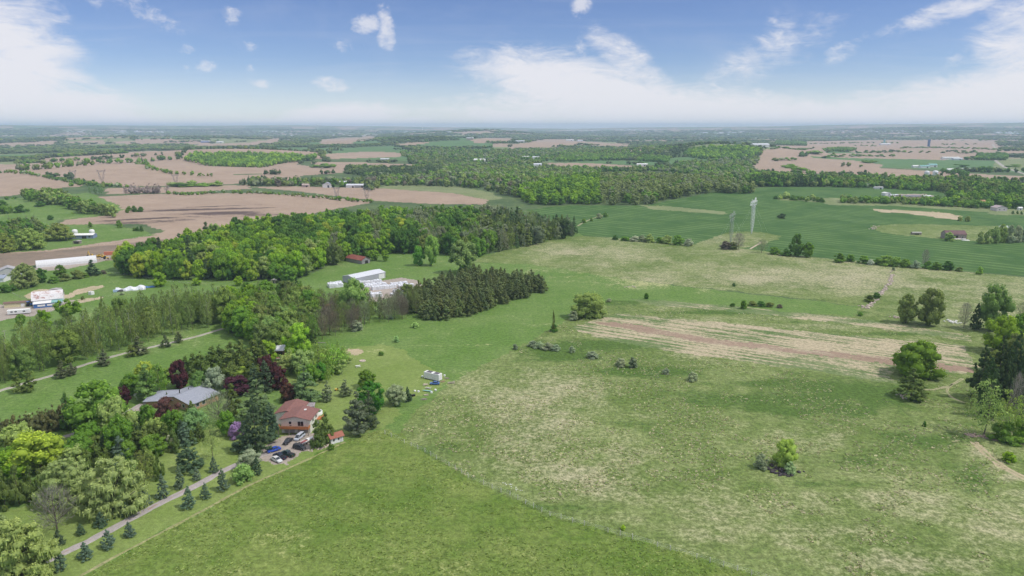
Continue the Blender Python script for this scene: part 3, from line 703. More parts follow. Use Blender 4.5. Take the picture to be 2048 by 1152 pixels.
def conifer(seed, levels=18, per=11, droop=.28, z0=.04, prof=.85, wide=.16, jag=.18, plume=False, tipb=.35):
    rng = np.random.default_rng(seed); V, F, LV = [], [], []; k = 0
    for i in range(levels):
        z = z0 + (1 - z0) * (i / levels) ** .95
        rad = .5 * (1 - (z - z0) / (1 - z0)) ** prof * min(1, .75 + i * .15) + .012
        n = max(5, int(per * (.5 + .9 * rad / .5)))
        for j in range(n):
            a = (j + rng.uniform(-.3, .3)) * 2 * PI / n + i * .7
            r = rad * (1 + rng.normal(0, jag))
            if plume and rng.uniform() < .22: continue
            zz = z + rng.normal(0, .3 / levels)
            wd = max(.02, r * wide * 2.6 / (n / 10)) + .01
            ca, sa = math.cos(a), math.sin(a)
            rise = .10 * r
            prev = None
            segs = [(0.15, rise * .5, .5), (.6, rise, 1.0), (1.0, -droop * r, .35)]
            base = len(V)
            for (t_, dz, ww) in segs:
                for s_ in (-1, 1):
                    V.append((ca * r * t_ - sa * wd * ww * s_ * .5, sa * r * t_ + ca * wd * ww * s_ * .5, zz + dz - abs(s_) * 0))
                V.append((ca * r * t_, sa * r * t_, zz + dz + wd * ww * .28))
            for q in range(2):
                b0, b1 = base + q * 3, base + q * 3 + 3
                F.append((b0, b1, b1 + 2, b0 + 2)); F.append((b0 + 2, b1 + 2, b1 + 1, b0 + 1))
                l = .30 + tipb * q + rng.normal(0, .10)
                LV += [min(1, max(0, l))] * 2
    V = np.array(V); F = np.array(F); LV = np.array(LV)
    n = 9; an = np.arange(n) * 2 * PI / n; rings = []
    for z, r in ((z0 * .9, .26), (.3, .235), (.65, .12), (.97, .004)):
        rings.append(np.stack([np.cos(an) * r, np.sin(an) * r, np.full(n, z)], 1))
    cv = np.concatenate(rings); i = np.arange(n); j = (i + 1) % n
    cf = np.concatenate([np.stack([i + s * n, j + s * n, j + s * n + n, i + s * n + n], 1) for s in range(3)])
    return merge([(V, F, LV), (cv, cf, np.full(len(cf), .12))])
def willow(seed, n=2200):
    rng = np.random.default_rng(seed); parts = []
    cv, cf, cl = crown('dome', seed, 170, 44, .145, .026, .05, .22, .25)
    parts.append((cv, cf, cl))
    # hanging twigs: narrow upright sprays just outside the leafy lobes
    q4c = cv[cf[:, 0]]; out_ = np.hypot(q4c[:, 0], q4c[:, 1]) > .16
    src = q4c[out_][rng.integers(0, out_.sum(), n)] + rng.normal(0, .008, (n, 3))
    le = rng.uniform(.03, .10, n); w_ = rng.uniform(.003, .008, n); a = rng.uniform(0, 2 * PI, n)
    dx, dy = np.cos(a) * w_, np.sin(a) * w_
    r = np.hypot(src[:, 0], src[:, 1]) + 1e-6; ox, oy = src[:, 0] / r * .012, src[:, 1] / r * .012
    lo = np.maximum(src[:, 2] - le, .01)
    v = np.stack([np.stack([src[:, 0] - dx, src[:, 1] - dy, src[:, 2]], 1), np.stack([src[:, 0] + dx, src[:, 1] + dy, src[:, 2]], 1),
                  np.stack([src[:, 0] + dx * .6 + ox, src[:, 1] + dy * .6 + oy, lo], 1), np.stack([src[:, 0] - dx * .6 + ox, src[:, 1] - dy * .6 + oy, lo], 1)], 1)
    parts.append((v.reshape(-1, 3), np.arange(4 * n).reshape(n, 4), rng.uniform(.4, .95, n)))
    return merge(parts)
def airy(seed, shape='oval', n=900, z0=.2, leaf=.035, clumps=46, rc=.13):
    """thin spring crown: many small leaf sprays with sky between them, no cores"""
    return crown(shape, seed, clumps, int(n / clumps * 1.4), rc, leaf, z0, .35, .4, core=False)
def twiggy(seed, n=700, shape='round', z0=.15):
    rng = np.random.default_rng(seed); V, F, LV = [], [], []
    for i in range(n):
        z = rng.uniform(0.05, 1); e = float(env(shape, np.array(z))); a = rng.uniform(0, 2 * PI); r = e * .5 * rng.uniform(.3, 1)
        p = np.array([math.cos(a) * r, math.sin(a) * r, z0 + (1 - z0) * z]); c = np.array([0, 0, z0])
        d = (p - c) / (np.linalg.norm(p - c) + 1e-6) + rng.normal(size=3) * .35; d *= rng.uniform(.05, .13)
        s = np.cross(d, rng.normal(size=3)); s = s / np.linalg.norm(s) * .004
        b = len(V); V += [p - d * .6 - s, p - d * .6 + s, p + d * .5 + s * .6, p + d * .5 - s * .6]; F.append((b, b + 1, b + 2, b + 3)); LV.append(rng.uniform(.3, .9))
    return np.array(V), np.array(F), np.array(LV)
def tri_fix(me): me.validate()
def leaf_mesh(name, vfl):
    v, f, l = vfl
    tri = f[:, 2] == f[:, 3]
    # split degenerate quads into true triangles by building polygons of mixed size
    me = bpy.data.meshes.new(name)
    sizes = np.where(tri, 3, 4)
    loops = np.concatenate([f.ravel().reshape(-1, 4)[k][:sizes[k]] for k in range(len(f))]) if tri.any() else f.ravel()
    starts = np.concatenate([[0], np.cumsum(sizes)[:-1]])
    me.vertices.add(len(v)); me.vertices.foreach_set('co', np.asarray(v, np.float32).ravel())
    me.loops.add(len(loops)); me.loops.foreach_set('vertex_index', loops.astype(np.int32))
    me.polygons.add(len(f)); me.polygons.foreach_set('loop_start', starts.astype(np.int32))
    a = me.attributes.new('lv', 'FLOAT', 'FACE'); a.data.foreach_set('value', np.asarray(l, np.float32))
    me.update(calc_edges=True)
    return me
KIND = {}      # kind -> list of (crown data, trunk data, trunk material)
def addkind(k, gen, tr, bark=BARK, seeds=4):
    KIND[k] = []
    for s in range(seeds):
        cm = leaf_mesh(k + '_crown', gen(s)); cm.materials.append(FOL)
        tm = None
        if tr:
            tm = leaf_mesh(k + '_trunk', tr(s)); tm.materials.append(bark)
        KIND[k].append((cm, tm))
addkind('broad', lambda s: crown('round', 10 + s, 66, 56, .23, .044, .06, .2), lambda s: limbs(s, n=6, top=.75), seeds=6)
addkind('maple', lambda s: crown('round', 30 + s, 74, 60, .21, .038, .04, .1), lambda s: limbs(s, n=6, top=.8), seeds=4)
addkind('vase', lambda s: crown('vase', 50 + s, 56, 50, .20, .044, .15), lambda s: limbs(s + 5, n=8, top=.8, spread=.34, fork=.2), seeds=3)
addkind('bush', lambda s: crown('dome', 70 + s, 40, 52, .27, .055, .0, .25), lambda s: limbs(s, n=4, top=.6, r=.03, fork=.05), seeds=5)
addkind('ball', lambda s: crown('round', 75 + s, 90, 60, .26, .034, -.12, .06, .7), lambda s: limbs(s, n=5, top=.6, r=.03, fork=.1), seeds=3)
addkind('cedar', lambda s: crown('cone', 90 + s, 46, 44, .20, .045, .02, .12, .9), lambda s: limbs(s, n=2, top=.85, spread=.1), seeds=4)
addkind('column', lambda s: crown('column', 110 + s, 44, 40, .22, .045, .02, .12, .9), lambda s: limbs(s, n=2, top=.85, spread=.1), seeds=4)
addkind('spruce', lambda s: crown('cone', 130 + s, 120, 34, .15, .030, .02, .05, .9, fl=.55), lambda s: limbs(s, n=1, top=.9, spread=.03, r=.02), seeds=5)
addkind('darkspruce', lambda s: crown('cone', 150 + s, 130, 32, .14, .028, .02, .12, .9, fl=.7), lambda s: limbs(s, n=1, top=.9, spread=.03, r=.02), seeds=4)
addkind('pine', lambda s: crown('cone', 170 + s, 60, 44, .21, .040, .06, .4, 1.6, fl=.42), lambda s: limbs(s, n=4, top=.9, spread=.2, r=.022), seeds=5)
addkind('willow', lambda s: willow(190 + s), lambda s: limbs(s, n=6, top=.6, spread=.3, r=.04, fork=.1), seeds=3)
addkind('airy', lambda s: airy(210 + s, 'oval', 1500, .1, .034, 60, .15), lambda s: limbs(s, n=12, top=.92, spread=.26, r=.014, sub=2), seeds=5)
addkind('poplar', lambda s: airy(230 + s, 'column', 1700, .1, .040, 44, .19), lambda s: limbs(s, n=14, top=.95, spread=.2, r=.012, sub=2), BARKP, seeds=5)
addkind('bare', lambda s: twiggy(250 + s, 900), lambda s: limbs(s, n=16, top=.8, spread=.45, r=.02, fork=.12, sub=4), seeds=3)
# mid and low detail shapes for the woods that are one mass
def low(shape, seed, n=5, leaf=26):
    rng = np.random.default_rng(seed); parts = []
    for i in range(n):
        z = rng.uniform(.15, .85); e = float(env(shape, np.array(z))); a = i * 2.4 + rng.uniform(-.5, .5); r = e * .24
        s = (.24 + .08 * rng.uniform()) * (.5 + .5 * e)
        k = rng.normal(1, .16, len(ICO_V))[:, None]
        parts.append((ICO_V * k * s * np.array([1, 1, .9]) + np.array([math.cos(a) * r, math.sin(a) * r, .08 + z * .78]), q4(ICO_F), np.clip(rng.normal(.5, .13, 20) + rng.normal(0, .1), 0, 1)))
    if leaf:
        d = rnd_dirs(leaf, rng); d[:, 2] = np.abs(d[:, 2]) * 1.0 - .2
        zz = np.clip(.5 + d[:, 2] * .5, .05, 1); c = np.stack([d[:, 0] * .44, d[:, 1] * .44, .08 + zz * .9], 1)
        c[:, :2] *= (env(shape, zz)[:, None] * .9 + .1)
        v, f = quads(c, d + rng.normal(size=(leaf, 3)) * .6, .13 * rng.uniform(.7, 1.4, leaf), rng)
        parts.append((v, f, np.clip(rng.normal(.6, .2, leaf), 0, 1)))
    return merge(parts)
LOW = {
 'b': [low('round', s) for s in range(5)], 'c': [low('cone', 300 + s, 5, 20) for s in range(3)],
 'p': [low('column', 20 + s, 5, 20) for s in range(3)],
}
LOWX = {'b': [low('round', 40 + s, 3, 0) for s in range(5)], 'c': [low('cone', 60 + s, 3, 0) for s in range(3)], 'p': [low('column', 60 + s, 3, 0) for s in range(3)]}
def mid(shape, seed, nc=16, per=9, rc=.30, leaf=.12): return crown(shape, seed, nc, per, rc, leaf, .05, .3)
MID = {'b': [mid('round', 400 + s) for s in range(6)], 'c': [crown('rcone', 420 + s, 26, 14, .24, .08, .02, .15, fl=.7) for s in range(4)],
       'p': [airy(440 + s, 'column', 420, .06, .08, 26, .18) for s in range(3)]}
def mass(name, tris, pts, label, cat='woodland', group=None):
    """pts: list of (shape key, lod dict, x, y, z, w, h, tint) merged as one object"""
    V, F, LVs, TI = [], [], [], []; k = 0
    for (mesh, x, y, z, w_, h, rot, tint) in pts:
        v, f, l = mesh
        c, s = math.cos(rot), math.sin(rot)
        q = np.empty_like(v); q[:, 0] = (v[:, 0] * c - v[:, 1] * s) * w_ + x; q[:, 1] = (v[:, 0] * s + v[:, 1] * c) * w_ + y; q[:, 2] = v[:, 2] * h + z
        V.append(q); F.append(f + k); LVs.append(l); TI.append(np.tile(np.array(tint, np.float32), (len(f), 1))); k += len(v)
    if not V: return None
    V = np.concatenate(V); F = np.concatenate(F); LVs = np.concatenate(LVs); TI = np.concatenate(TI)
    tri = F[:, 2] == F[:, 3]
    sizes = np.where(tri, 3, 4)
    mask = np.ones(F.shape, bool); mask[tri, 3] = False
    loops = F[mask]
    me = bpy.data.meshes.new(name)
    me.vertices.add(len(V)); me.vertices.foreach_set('co', V.astype(np.float32).ravel())
    me.loops.add(len(loops)); me.loops.foreach_set('vertex_index', loops.astype(np.int32))
    me.polygons.add(len(F)); me.polygons.foreach_set('loop_start', np.concatenate([[0], np.cumsum(sizes)[:-1]]).astype(np.int32))
    a = me.attributes.new('lv', 'FLOAT', 'FACE'); a.data.foreach_set('value', LVs.astype(np.float32))
    a = me.attributes.new('tint', 'FLOAT_COLOR', 'FACE'); a.data.foreach_set('color', np.concatenate([TI, np.ones((len(TI), 1), np.float32)], 1).ravel())
    me.update(calc_edges=True)
    me.materials.append(FOLM)
    o = link(name, me); o['kind'] = 'stuff'; o['label'] = label
    return o
TB = 2.0
TINT = {
 'bright': (0.135, 0.225, 0.022), 'mid': (0.090, 0.165, 0.025), 'deep': (0.055, 0.115, 0.022), 'yellow': (0.21, 0.27, 0.035), 'olive': (0.105, 0.140, 0.038),
 'cedar': (0.080, 0.115, 0.030), 'dark': (0.045, 0.075, 0.028), 'pine': (0.085, 0.135, 0.050), 'blue': (0.095, 0.138, 0.092), 'bluedark': (0.062, 0.098, 0.052), 'willow': (0.20, 0.255, 0.085),
 'wildwillow': (0.165, 0.215, 0.05), 'red': (0.052, 0.021, 0.023), 'redbrown': (0.085, 0.045, 0.035), 'purple': (0.21, 0.13, 0.21), 'silver': (0.18, 0.225, 0.13), 'blossom': (0.26, 0.29, 0.20),
 'grey': (0.13, 0.125, 0.105), 'greygreen': (0.13, 0.155, 0.085), 'poplar': (0.125, 0.17, 0.048), 'spring': (0.175, 0.235, 0.070), 'brownish': (0.11, 0.10, 0.07), 'lime': (0.24, 0.36, 0.05),
}
TINT = {k: tuple(min(.6, c * TB) for c in v) for k, v in TINT.items()}
NAMES = {'broad': 'broadleaf_tree', 'maple': 'maple_tree', 'vase': 'elm_tree', 'bush': 'bush', 'ball': 'round_tree', 'cedar': 'cedar_tree', 'column': 'cedar_tree', 'spruce': 'spruce_tree', 'darkspruce': 'spruce_tree',
         'pine': 'pine_tree', 'willow': 'willow_tree', 'airy': 'young_tree', 'poplar': 'poplar_tree', 'bare': 'bare_tree'}
NTREE = [0]
def tree(kind, x, y, z, w_, h, tint, label, group=None, rot=None, parts=True, cat=None, name=None, var=.12):
    rng = random
    i = NTREE[0]; NTREE[0] += 1
    cm, tm = KIND[kind][rng.randrange(len(KIND[kind]))]
    t = TINT[tint] if isinstance(tint, str) else (tint if name else tuple(c * TB for c in tint))
    k = 1 + rng.uniform(-var, var)
    col = (t[0] * k * (1 + rng.uniform(-.06, .10)), t[1] * k, t[2] * k * (1 + rng.uniform(-.1, .1)), 1)
    nm = name or NAMES[kind]
    rz = rng.uniform(0, 2 * PI) if rot is None else rot
    cat = cat or nm.replace('_', ' ')
    if parts and tm:
        e = bpy.data.objects.new(nm, None); C.objects.link(e)
        e.location = (x, y, z); e.rotation_euler = (0, 0, rz); e.scale = (w_, w_, h)
        e.empty_display_size = .1
        c = link('crown' if kind not in ('bush',) else 'foliage', cm, e); c.color = col
        link('trunk' if kind not in ('bush',) else 'stem', tm, e)
    else:
        e = link(nm, cm); e.location = (x, y, z); e.rotation_euler = (0, 0, rz); e.scale = (w_, w_, h); e.color = col
    tag(e, label, cat, group)
    return e
def size_at(px, yb, yt, wpx):
    """ground point at (px, yb), height and width in metres of something that reaches up to yt"""
    x, y, z = g1(px, yb)
    lo, hi = 0.0, 80.0
    for _ in range(30):
        m = (lo + hi) / 2
        if proj(x, y, z + m)[1] > yt: lo = m
        else: hi = m
    d = proj(x, y, z + hi / 2)[2]
    return x, y, z, wpx * d / FPX, hi
def T_(kind, px, yb, yt, wpx, tint, label, group=None, **kw):
    x, y, z, w_, h = size_at(px, yb, yt, wpx)
    # the outline's lower edge is the near side of the crown: move the foot back by about a third of the width
    return tree(kind, x, y + w_ * .15, z, w_, h, tint, label, group, **kw)

# ------------------------------------------------------------------ building helpers
class MB:
    def __init__(s): s.v = []; s.f = []
    def add(s, vs, fs):
        k = len(s.v); s.v += [tuple(map(float, p)) for p in vs]; s.f += [tuple(i + k for i in f) for f in fs]; return s
    def box(s, x0, x1, y0, y1, z0, z1):
        return s.add([(x0, y0, z0), (x1, y0, z0), (x1, y1, z0), (x0, y1, z0), (x0, y0, z1), (x1, y0, z1), (x1, y1, z1), (x0, y1, z1)],
                     [(0, 3, 2, 1), (4, 5, 6, 7), (0, 1, 5, 4), (1, 2, 6, 5), (2, 3, 7, 6), (3, 0, 4, 7)])
    def bar(s, a, b, r=.06, n=4, r2=None):
        v, f, _ = tube(a, b, r, r if r2 is None else r2, n)
        k = len(s.v); s.v += [tuple(p) for p in v]; s.f += [tuple(int(i) + k for i in q) for q in f]
        s.f.append(tuple(k + i for i in range(n))[::-1]); s.f.append(tuple(k + n + i for i in range(n))); return s
    def loft(s, rings, cap=True):
        """rings: lists of equal length, joined in order"""
        n = len(rings[0]); k = len(s.v)
        for r in rings: s.v += [tuple(map(float, p)) for p in r]
        for q in range(len(rings) - 1):
            for i in range(n):
                j = (i + 1) % n; s.f.append((k + q * n + i, k + q * n + j, k + (q + 1) * n + j, k + (q + 1) * n + i))
        if cap:
            s.f.append(tuple(range(k, k + n))[::-1]); s.f.append(tuple(range(k + (len(rings) - 1) * n, k + len(rings) * n)))
        return s
    def build(s, name, mat, parent=None, smooth=False, loc=None, rz=None):
        me = bpy.data.meshes.new(name); me.from_pydata(s.v, [], s.f); me.materials.append(mat)
        if smooth: me.polygons.foreach_set('use_smooth', [True] * len(me.polygons))
        me.update()
        o = link(name, me, parent)
        if loc: o.location = loc
        if rz is not None: o.rotation_euler = (0, 0, rz)
        return o
def gz(px, py, z):
    """point seen at a pixel that lies at height z above the ground there"""
    x, y, g = g1(px, py)
    k = (CAMZ - g - z) / (CAMZ - g)
    return x * k, y * k, g
def empty(name, x, y, z, rz, label, cat, group=None):
    e = bpy.data.objects.new(name, None); C.objects.link(e); e.location = (x, y, z); e.rotation_euler = (0, 0, rz); e.empty_display_size = .2
    return tag(e, label, cat, group)
PM = {}
def pm(name, col, rough=.75, **kw):
    if name not in PM: PM[name] = plain(name, col, rough, **kw)
    return PM[name]
def stripes(name, col, col2, scale, rough=.6, metal=0.0, axis=0, amt=.5):
    m, t, b = new_mat(name)
    tcn = t.nodes.new('ShaderNodeTexCoord'); mp = t.nodes.new('ShaderNodeMapping'); t.links.new(tcn.outputs['Object'], mp.inputs[0])
    if axis == 1: mp.inputs['Rotation'].default_value = (0, 0, R(90))
    if axis == 2: mp.inputs['Rotation'].default_value = (0, R(90), 0)
    wv = t.nodes.new('ShaderNodeTexWave'); t.links.new(mp.outputs[0], wv.inputs['Vector']); wv.inputs['Scale'].default_value = scale; wv.inputs['Distortion'].default_value = .3
    n = nz(t, 1.2, 5, .65, coord=tcn.outputs['Object'])
    f = mth(t, 'ADD', mth(t, 'MULTIPLY', wv.outputs[1], amt), mth(t, 'MULTIPLY', smooth(t, n, .35, .7), 1 - amt))
    t.links.new(mixc(t, f, col, col2), b.inputs['Base Color'])
    b.inputs['Roughness'].default_value = rough; b.inputs['Metallic'].default_value = metal; b.inputs['Specular IOR Level'].default_value = .3
    return m
def rusty(name, base, rust, lo=.42, hi=.62, scale=.35):
    m, t, b = new_mat(name)
    tcn = t.nodes.new('ShaderNodeTexCoord')
    n = nz(t, scale, 6, .7, coord=tcn.outputs['Object']); n2 = nz(t, 2.0, 3, .6, (1, .12, 1), coord=tcn.outputs['Object'])
    f = smooth(t, mth(t, 'ADD', mth(t, 'MULTIPLY', n, .6), mth(t, 'MULTIPLY', n2, .4)), lo, hi)
    t.links.new(mixc(t, f, base, rust), b.inputs['Base Color']); b.inputs['Roughness'].default_value = .7
    return m
GLASS = pm('dark_window_glass', (0.035, 0.045, 0.055), .12, spec=.6, var=.2)
WHITE = pm('white_paint', (0.78, 0.78, 0.76), .6); CREAM = pm('cream_siding', (0.74, 0.73, 0.66), .7); GREYW = pm('grey_siding', (0.42, 0.42, 0.42), .7)
REDROOF = stripes('red_brown_shingles', (0.20, 0.098, 0.085), (0.27, 0.14, 0.12), 4.0, .9, amt=.25, axis=1)
GREYROOF = stripes('blue_grey_shingles', (0.27, 0.29, 0.34), (0.34, 0.36, 0.41), 4.0, .9, amt=.25)
METALROOF = stripes('pale_ribbed_metal', (0.62, 0.64, 0.68), (0.72, 0.74, 0.77), 1.6, .45, .1, amt=.45)
METALWALL = stripes('grey_ribbed_wall', (0.36, 0.37, 0.40), (0.45, 0.46, 0.49), 2.2, .6, amt=.5)
DECK = stripes('orange_stained_boards', (0.42, 0.15, 0.055), (0.54, 0.22, 0.09), 3.0, .7, amt=.5)
WOODM = pm('weathered_boards', (0.30, 0.26, 0.22), .9, var=.3); BLACK = pm('black_trim', (0.02, 0.02, 0.022), .5); DARKM = pm('dark_opening', (0.03, 0.028, 0.026), .9)
STONEW = pm('old_fieldstone', (0.30, 0.26, 0.24), .95, var=.35, scale=1.2); OLDROOF = rusty('old_plum_roof', (0.20, 0.115, 0.125), (0.14, 0.09, 0.08))
RUSTW = rusty('rust_streaked_white_roof', (0.70, 0.68, 0.68), (0.35, 0.15, 0.12), .50, .62); RUSTR = rusty('rusty_red_roof', (0.24, 0.07, 0.06), (0.34, 0.16, 0.11), .42, .66)
BRICK = pm('tan_brick', (0.42, 0.28, 0.18), .9, var=.2, scale=4); ORANGER = stripes('tan_orange_shingles', (0.50, 0.28, 0.16), (0.58, 0.36, 0.22), 4.0, .9, amt=.25)
BLUEP = pm('blue_paint', (0.07, 0.17, 0.42), .5); TEAL = pm('teal_roof', (0.22, 0.42, 0.40), .6); YEL = pm('pale_yellow_paint', (0.66, 0.60, 0.36), .7); GALV = pm('galvanised_steel', (0.80, 0.81, 0.82), .45, metal=.1)
TARP = pm('white_plastic_film', (0.74, 0.76, 0.80), .35, var=.2, scale=.6); ROCK = pm('pale_fieldstones', (0.50, 0.42, 0.36), .9, var=.3, scale=.9)
def window(parent, face, u, z, w_, h, W, D):
    """face F (front, -y), B, L, R; u along the wall"""
    f = MB(); p = MB(); t = .05
    def put(mb, e, du, dz):
        if face == 'F': mb.box(u - w_ / 2 - du, u + w_ / 2 + du, -D / 2 - e, -D / 2 + .01, z - dz, z + h + dz)
        if face == 'B': mb.box(u - w_ / 2 - du, u + w_ / 2 + du, D / 2 - .01, D / 2 + e, z - dz, z + h + dz)
        if face == 'R': mb.box(W / 2 - .01, W / 2 + e, u - w_ / 2 - du, u + w_ / 2 + du, z - dz, z + h + dz)
        if face == 'L': mb.box(-W / 2 - e, -W / 2 + .01, u - w_ / 2 - du, u + w_ / 2 + du, z - dz, z + h + dz)
    put(f, .05, .1, .1); put(p, .08, 0, 0)
    wd = f.build('window', WHITE, parent); p.build('pane', GLASS, wd); return wd
def gable_body(W, D, H, rise, ridge='y'):
    m = MB(); x, y = W / 2, D / 2
    if ridge == 'y':
        m.add([(-x, -y, -.3), (x, -y, -.3), (x, y, -.3), (-x, y, -.3), (-x, -y, H), (x, -y, H), (x, y, H), (-x, y, H), (0, -y, H + rise), (0, y, H + rise)],
              [(0, 1, 5, 8, 4), (2, 3, 7, 9, 6), (1, 2, 6, 5), (3, 0, 4, 7), (4, 8, 9, 7), (5, 6, 9, 8)])
    else:
        m.add([(-x, -y, -.3), (x, -y, -.3), (x, y, -.3), (-x, y, -.3), (-x, -y, H), (x, -y, H), (x, y, H), (-x, y, H), (-x, 0, H + rise), (x, 0, H + rise)],
              [(3, 0, 4, 8, 7), (1, 2, 6, 9, 5), (0, 1, 5, 4), (2, 3, 7, 6), (4, 5, 9, 8), (6, 7, 8, 9)])
    return m
def gable_roof(W, D, H, rise, ridge='y', ov=.45, th=.14):
    m = MB(); x, y = W / 2 + ov, D / 2 + ov; dz = rise / (W / 2 if ridge == 'y' else D / 2) * ov
    lo, hi = H - dz + .06, H + rise + .06
    if ridge == 'y':
        for s in (-1, 1):
            m.add([(s * x, -y, lo), (s * x, y, lo), (0, y, hi), (0, -y, hi), (s * x, -y, lo + th), (s * x, y, lo + th), (0, y, hi + th), (0, -y, hi + th)], [(0, 1, 2, 3), (4, 7, 6, 5), (0, 4, 5, 1), (1, 5, 6, 2), (3, 2, 6, 7), (0, 3, 7, 4)])
    else:
        for s in (-1, 1):
            m.add([(-x, s * y, lo), (x, s * y, lo), (x, 0, hi), (-x, 0, hi), (-x, s * y, lo + th), (x, s * y, lo + th), (x, 0, hi + th), (-x, 0, hi + th)], [(0, 1, 2, 3), (4, 7, 6, 5), (0, 4, 5, 1), (1, 5, 6, 2), (3, 2, 6, 7), (0, 3, 7, 4)])
    return m
def hip_roof(W, D, H, rise, ov=.6):
    m = MB(); x, y = W / 2 + ov, D / 2 + ov; k = min(x, y)
    a, b = (x - k, 0) if x >= y else (0, y - k)
    m.add([(-x, -y, H), (x, -y, H), (x, y, H), (-x, y, H), (-a, -b, H + rise), (a, b, H + rise), (-x, -y, H + .14), (x, -y, H + .14), (x, y, H + .14), (-x, y, H + .14)],
          [(0, 3, 2, 1), (0, 1, 7, 6), (1, 2, 8, 7), (2, 3, 9, 8), (3, 0, 6, 9)] + ([(6, 7, 5, 4), (7, 8, 5), (8, 9, 4, 5), (9, 6, 4)] if x >= y else [(6, 7, 4), (7, 8, 5, 4), (8, 9, 5), (9, 6, 4, 5)]))
    return m
def building(name, px, py, W, D, H, rise, rz, wall, roof, label, cat, ridge='y', wins=(), door=None, group=None, hip=False, at=None, chimney=None, ov=.45):
    x, y, z = at or g1(px, py)
    e = empty(name, x, y, z, R(rz), label, cat, group)
    if hip: MB().box(-W / 2, W / 2, -D / 2, D / 2, -.3, H).build('wall', wall, e); r = hip_roof(W, D, H, rise).build('roof', roof, e)
    else: gable_body(W, D, H, rise, ridge).build('wall', wall, e); r = gable_roof(W, D, H, rise, ridge, ov).build('roof', roof, e)
    for (f, u, zz, w_, h) in wins: window(e, f, u, zz, w_, h, W, D)
    if door:
        f, u, w_, h, mt = door
        b = MB()
        if f == 'F': b.box(u - w_ / 2, u + w_ / 2, -D / 2 - .07, -D / 2 + .01, 0, h)
        if f == 'R': b.box(W / 2 - .01, W / 2 + .07, u - w_ / 2, u + w_ / 2, 0, h)
        if f == 'L': b.box(-W / 2 - .07, -W / 2 + .01, u - w_ / 2, u + w_ / 2, 0, h)
        b.build('door', mt, e)
    if chimney:
        cx_, cy_ = chimney; MB().box(cx_ - .35, cx_ + .35, cy_ - .35, cy_ + .35, H, H + rise + 1.2).build('chimney', BRICK, r)
    return e
def arch(W, D, H, n=10, z=-.1):
    m = MB(); rings = []
    for y in (-D / 2, D / 2):
        rings.append([(math.cos(PI * i / n) * W / 2, y, z + math.sin(PI * i / n) ** .8 * H) for i in range(n + 1)])
    return m.loft(rings)

# ------------------------------------------------------------------ the brown roofed house with the deck
hx, hy, hz_ = g1(597, 866)
W, D, H = 10.8, 9.5, 5.3
hx, hy = hx - .6, hy + D / 2
h = empty('house', hx, hy, hz_, R(-3), 'cream house with a brown shingle roof and orange deck above its garage', 'house')
gable_body(W, D, H, 1.25, 'y').build('wall', CREAM, h)
roof = gable_roof(W, D, H, 1.25, 'y', .6).build('roof', REDROOF, h)
MB().box(1.2, 2.0, 1.2, 2.2, H + 1.1, H + 1.35).build('skylight', WHITE, roof)
wing = gable_body(8.5, 11, 4.6, 1.2, 'y'); wing.v = [(a - 5.8, b + 7.4, c) for a, b, c in wing.v]; wing.build('rear_wing', CREAM, h)
wr = gable_roof(8.5, 11, 4.6, 1.2, 'y', .5); wr.v = [(a - 5.8, b + 7.4, c) for a, b, c in wr.v]; wr.build('rear_roof', REDROOF, h)
window(h, 'F', -2.0, 3.5, .9, 1.0, W, D); window(h, 'F', -1.9, 2.85, .8, .25, W, D); window(h, 'R', -1.5, 3.4, 1.2, 1.0, W, D); window(h, 'R', 2.0, 3.4, 1.2, 1.0, W, D)
f = MB().box(.7, 3.1, -D / 2 - .06, -D / 2 + .01, 2.72, 4.7).build('sliding_door', WHITE, h)
MB().box(.85, 1.85, -D / 2 - .10, -D / 2, 2.85, 4.6).box(1.95, 2.95, -D / 2 - .10, -D / 2, 2.85, 4.6).build('pane', GLASS, f)
for u in (-2.4, 2.6): MB().box(u - 1.9, u + 1.9, -D / 2 - .08, -D / 2 + .01, 0, 2.1).build('garage_door', pm('garage_grey', (0.42, 0.39, 0.37)), h)
dk = MB().box(-W / 2 - .6, W / 2 + .1, -D / 2 - 2.3, -D / 2 - .12, 2.45, 2.62).build('deck', DECK, h)
rl = MB().box(-W / 2 - .6, W / 2 + .1, -D / 2 - 2.34, -D / 2 - 2.25, 2.63, 3.6).box(W / 2 + .02, W / 2 + .1, -D / 2 - 2.24, -D / 2 - .13, 2.63, 3.6).box(-W / 2 - .6, -W / 2 - .5, -D / 2 - 2.24, -D / 2 - .13, 2.63, 3.6).build('railing', DECK, dk)
for u in (-W / 2 - .4, -1.8, 1.8, W / 2 - .1): MB().box(u - .1, u + .1, -D / 2 - 2.2, -D / 2 - 2.0, -.2, 2.44).build('post', WOODM, dk)
MB().box(W / 2 + .02, W / 2 + 1.9, D / 2 - 2.5, D / 2 + .5, 2.3, 2.45).box(W / 2 + 1.8, W / 2 + 1.9, D / 2 - 2.5, D / 2 + .5, 2.46, 3.3).build('side_deck', DECK, h)
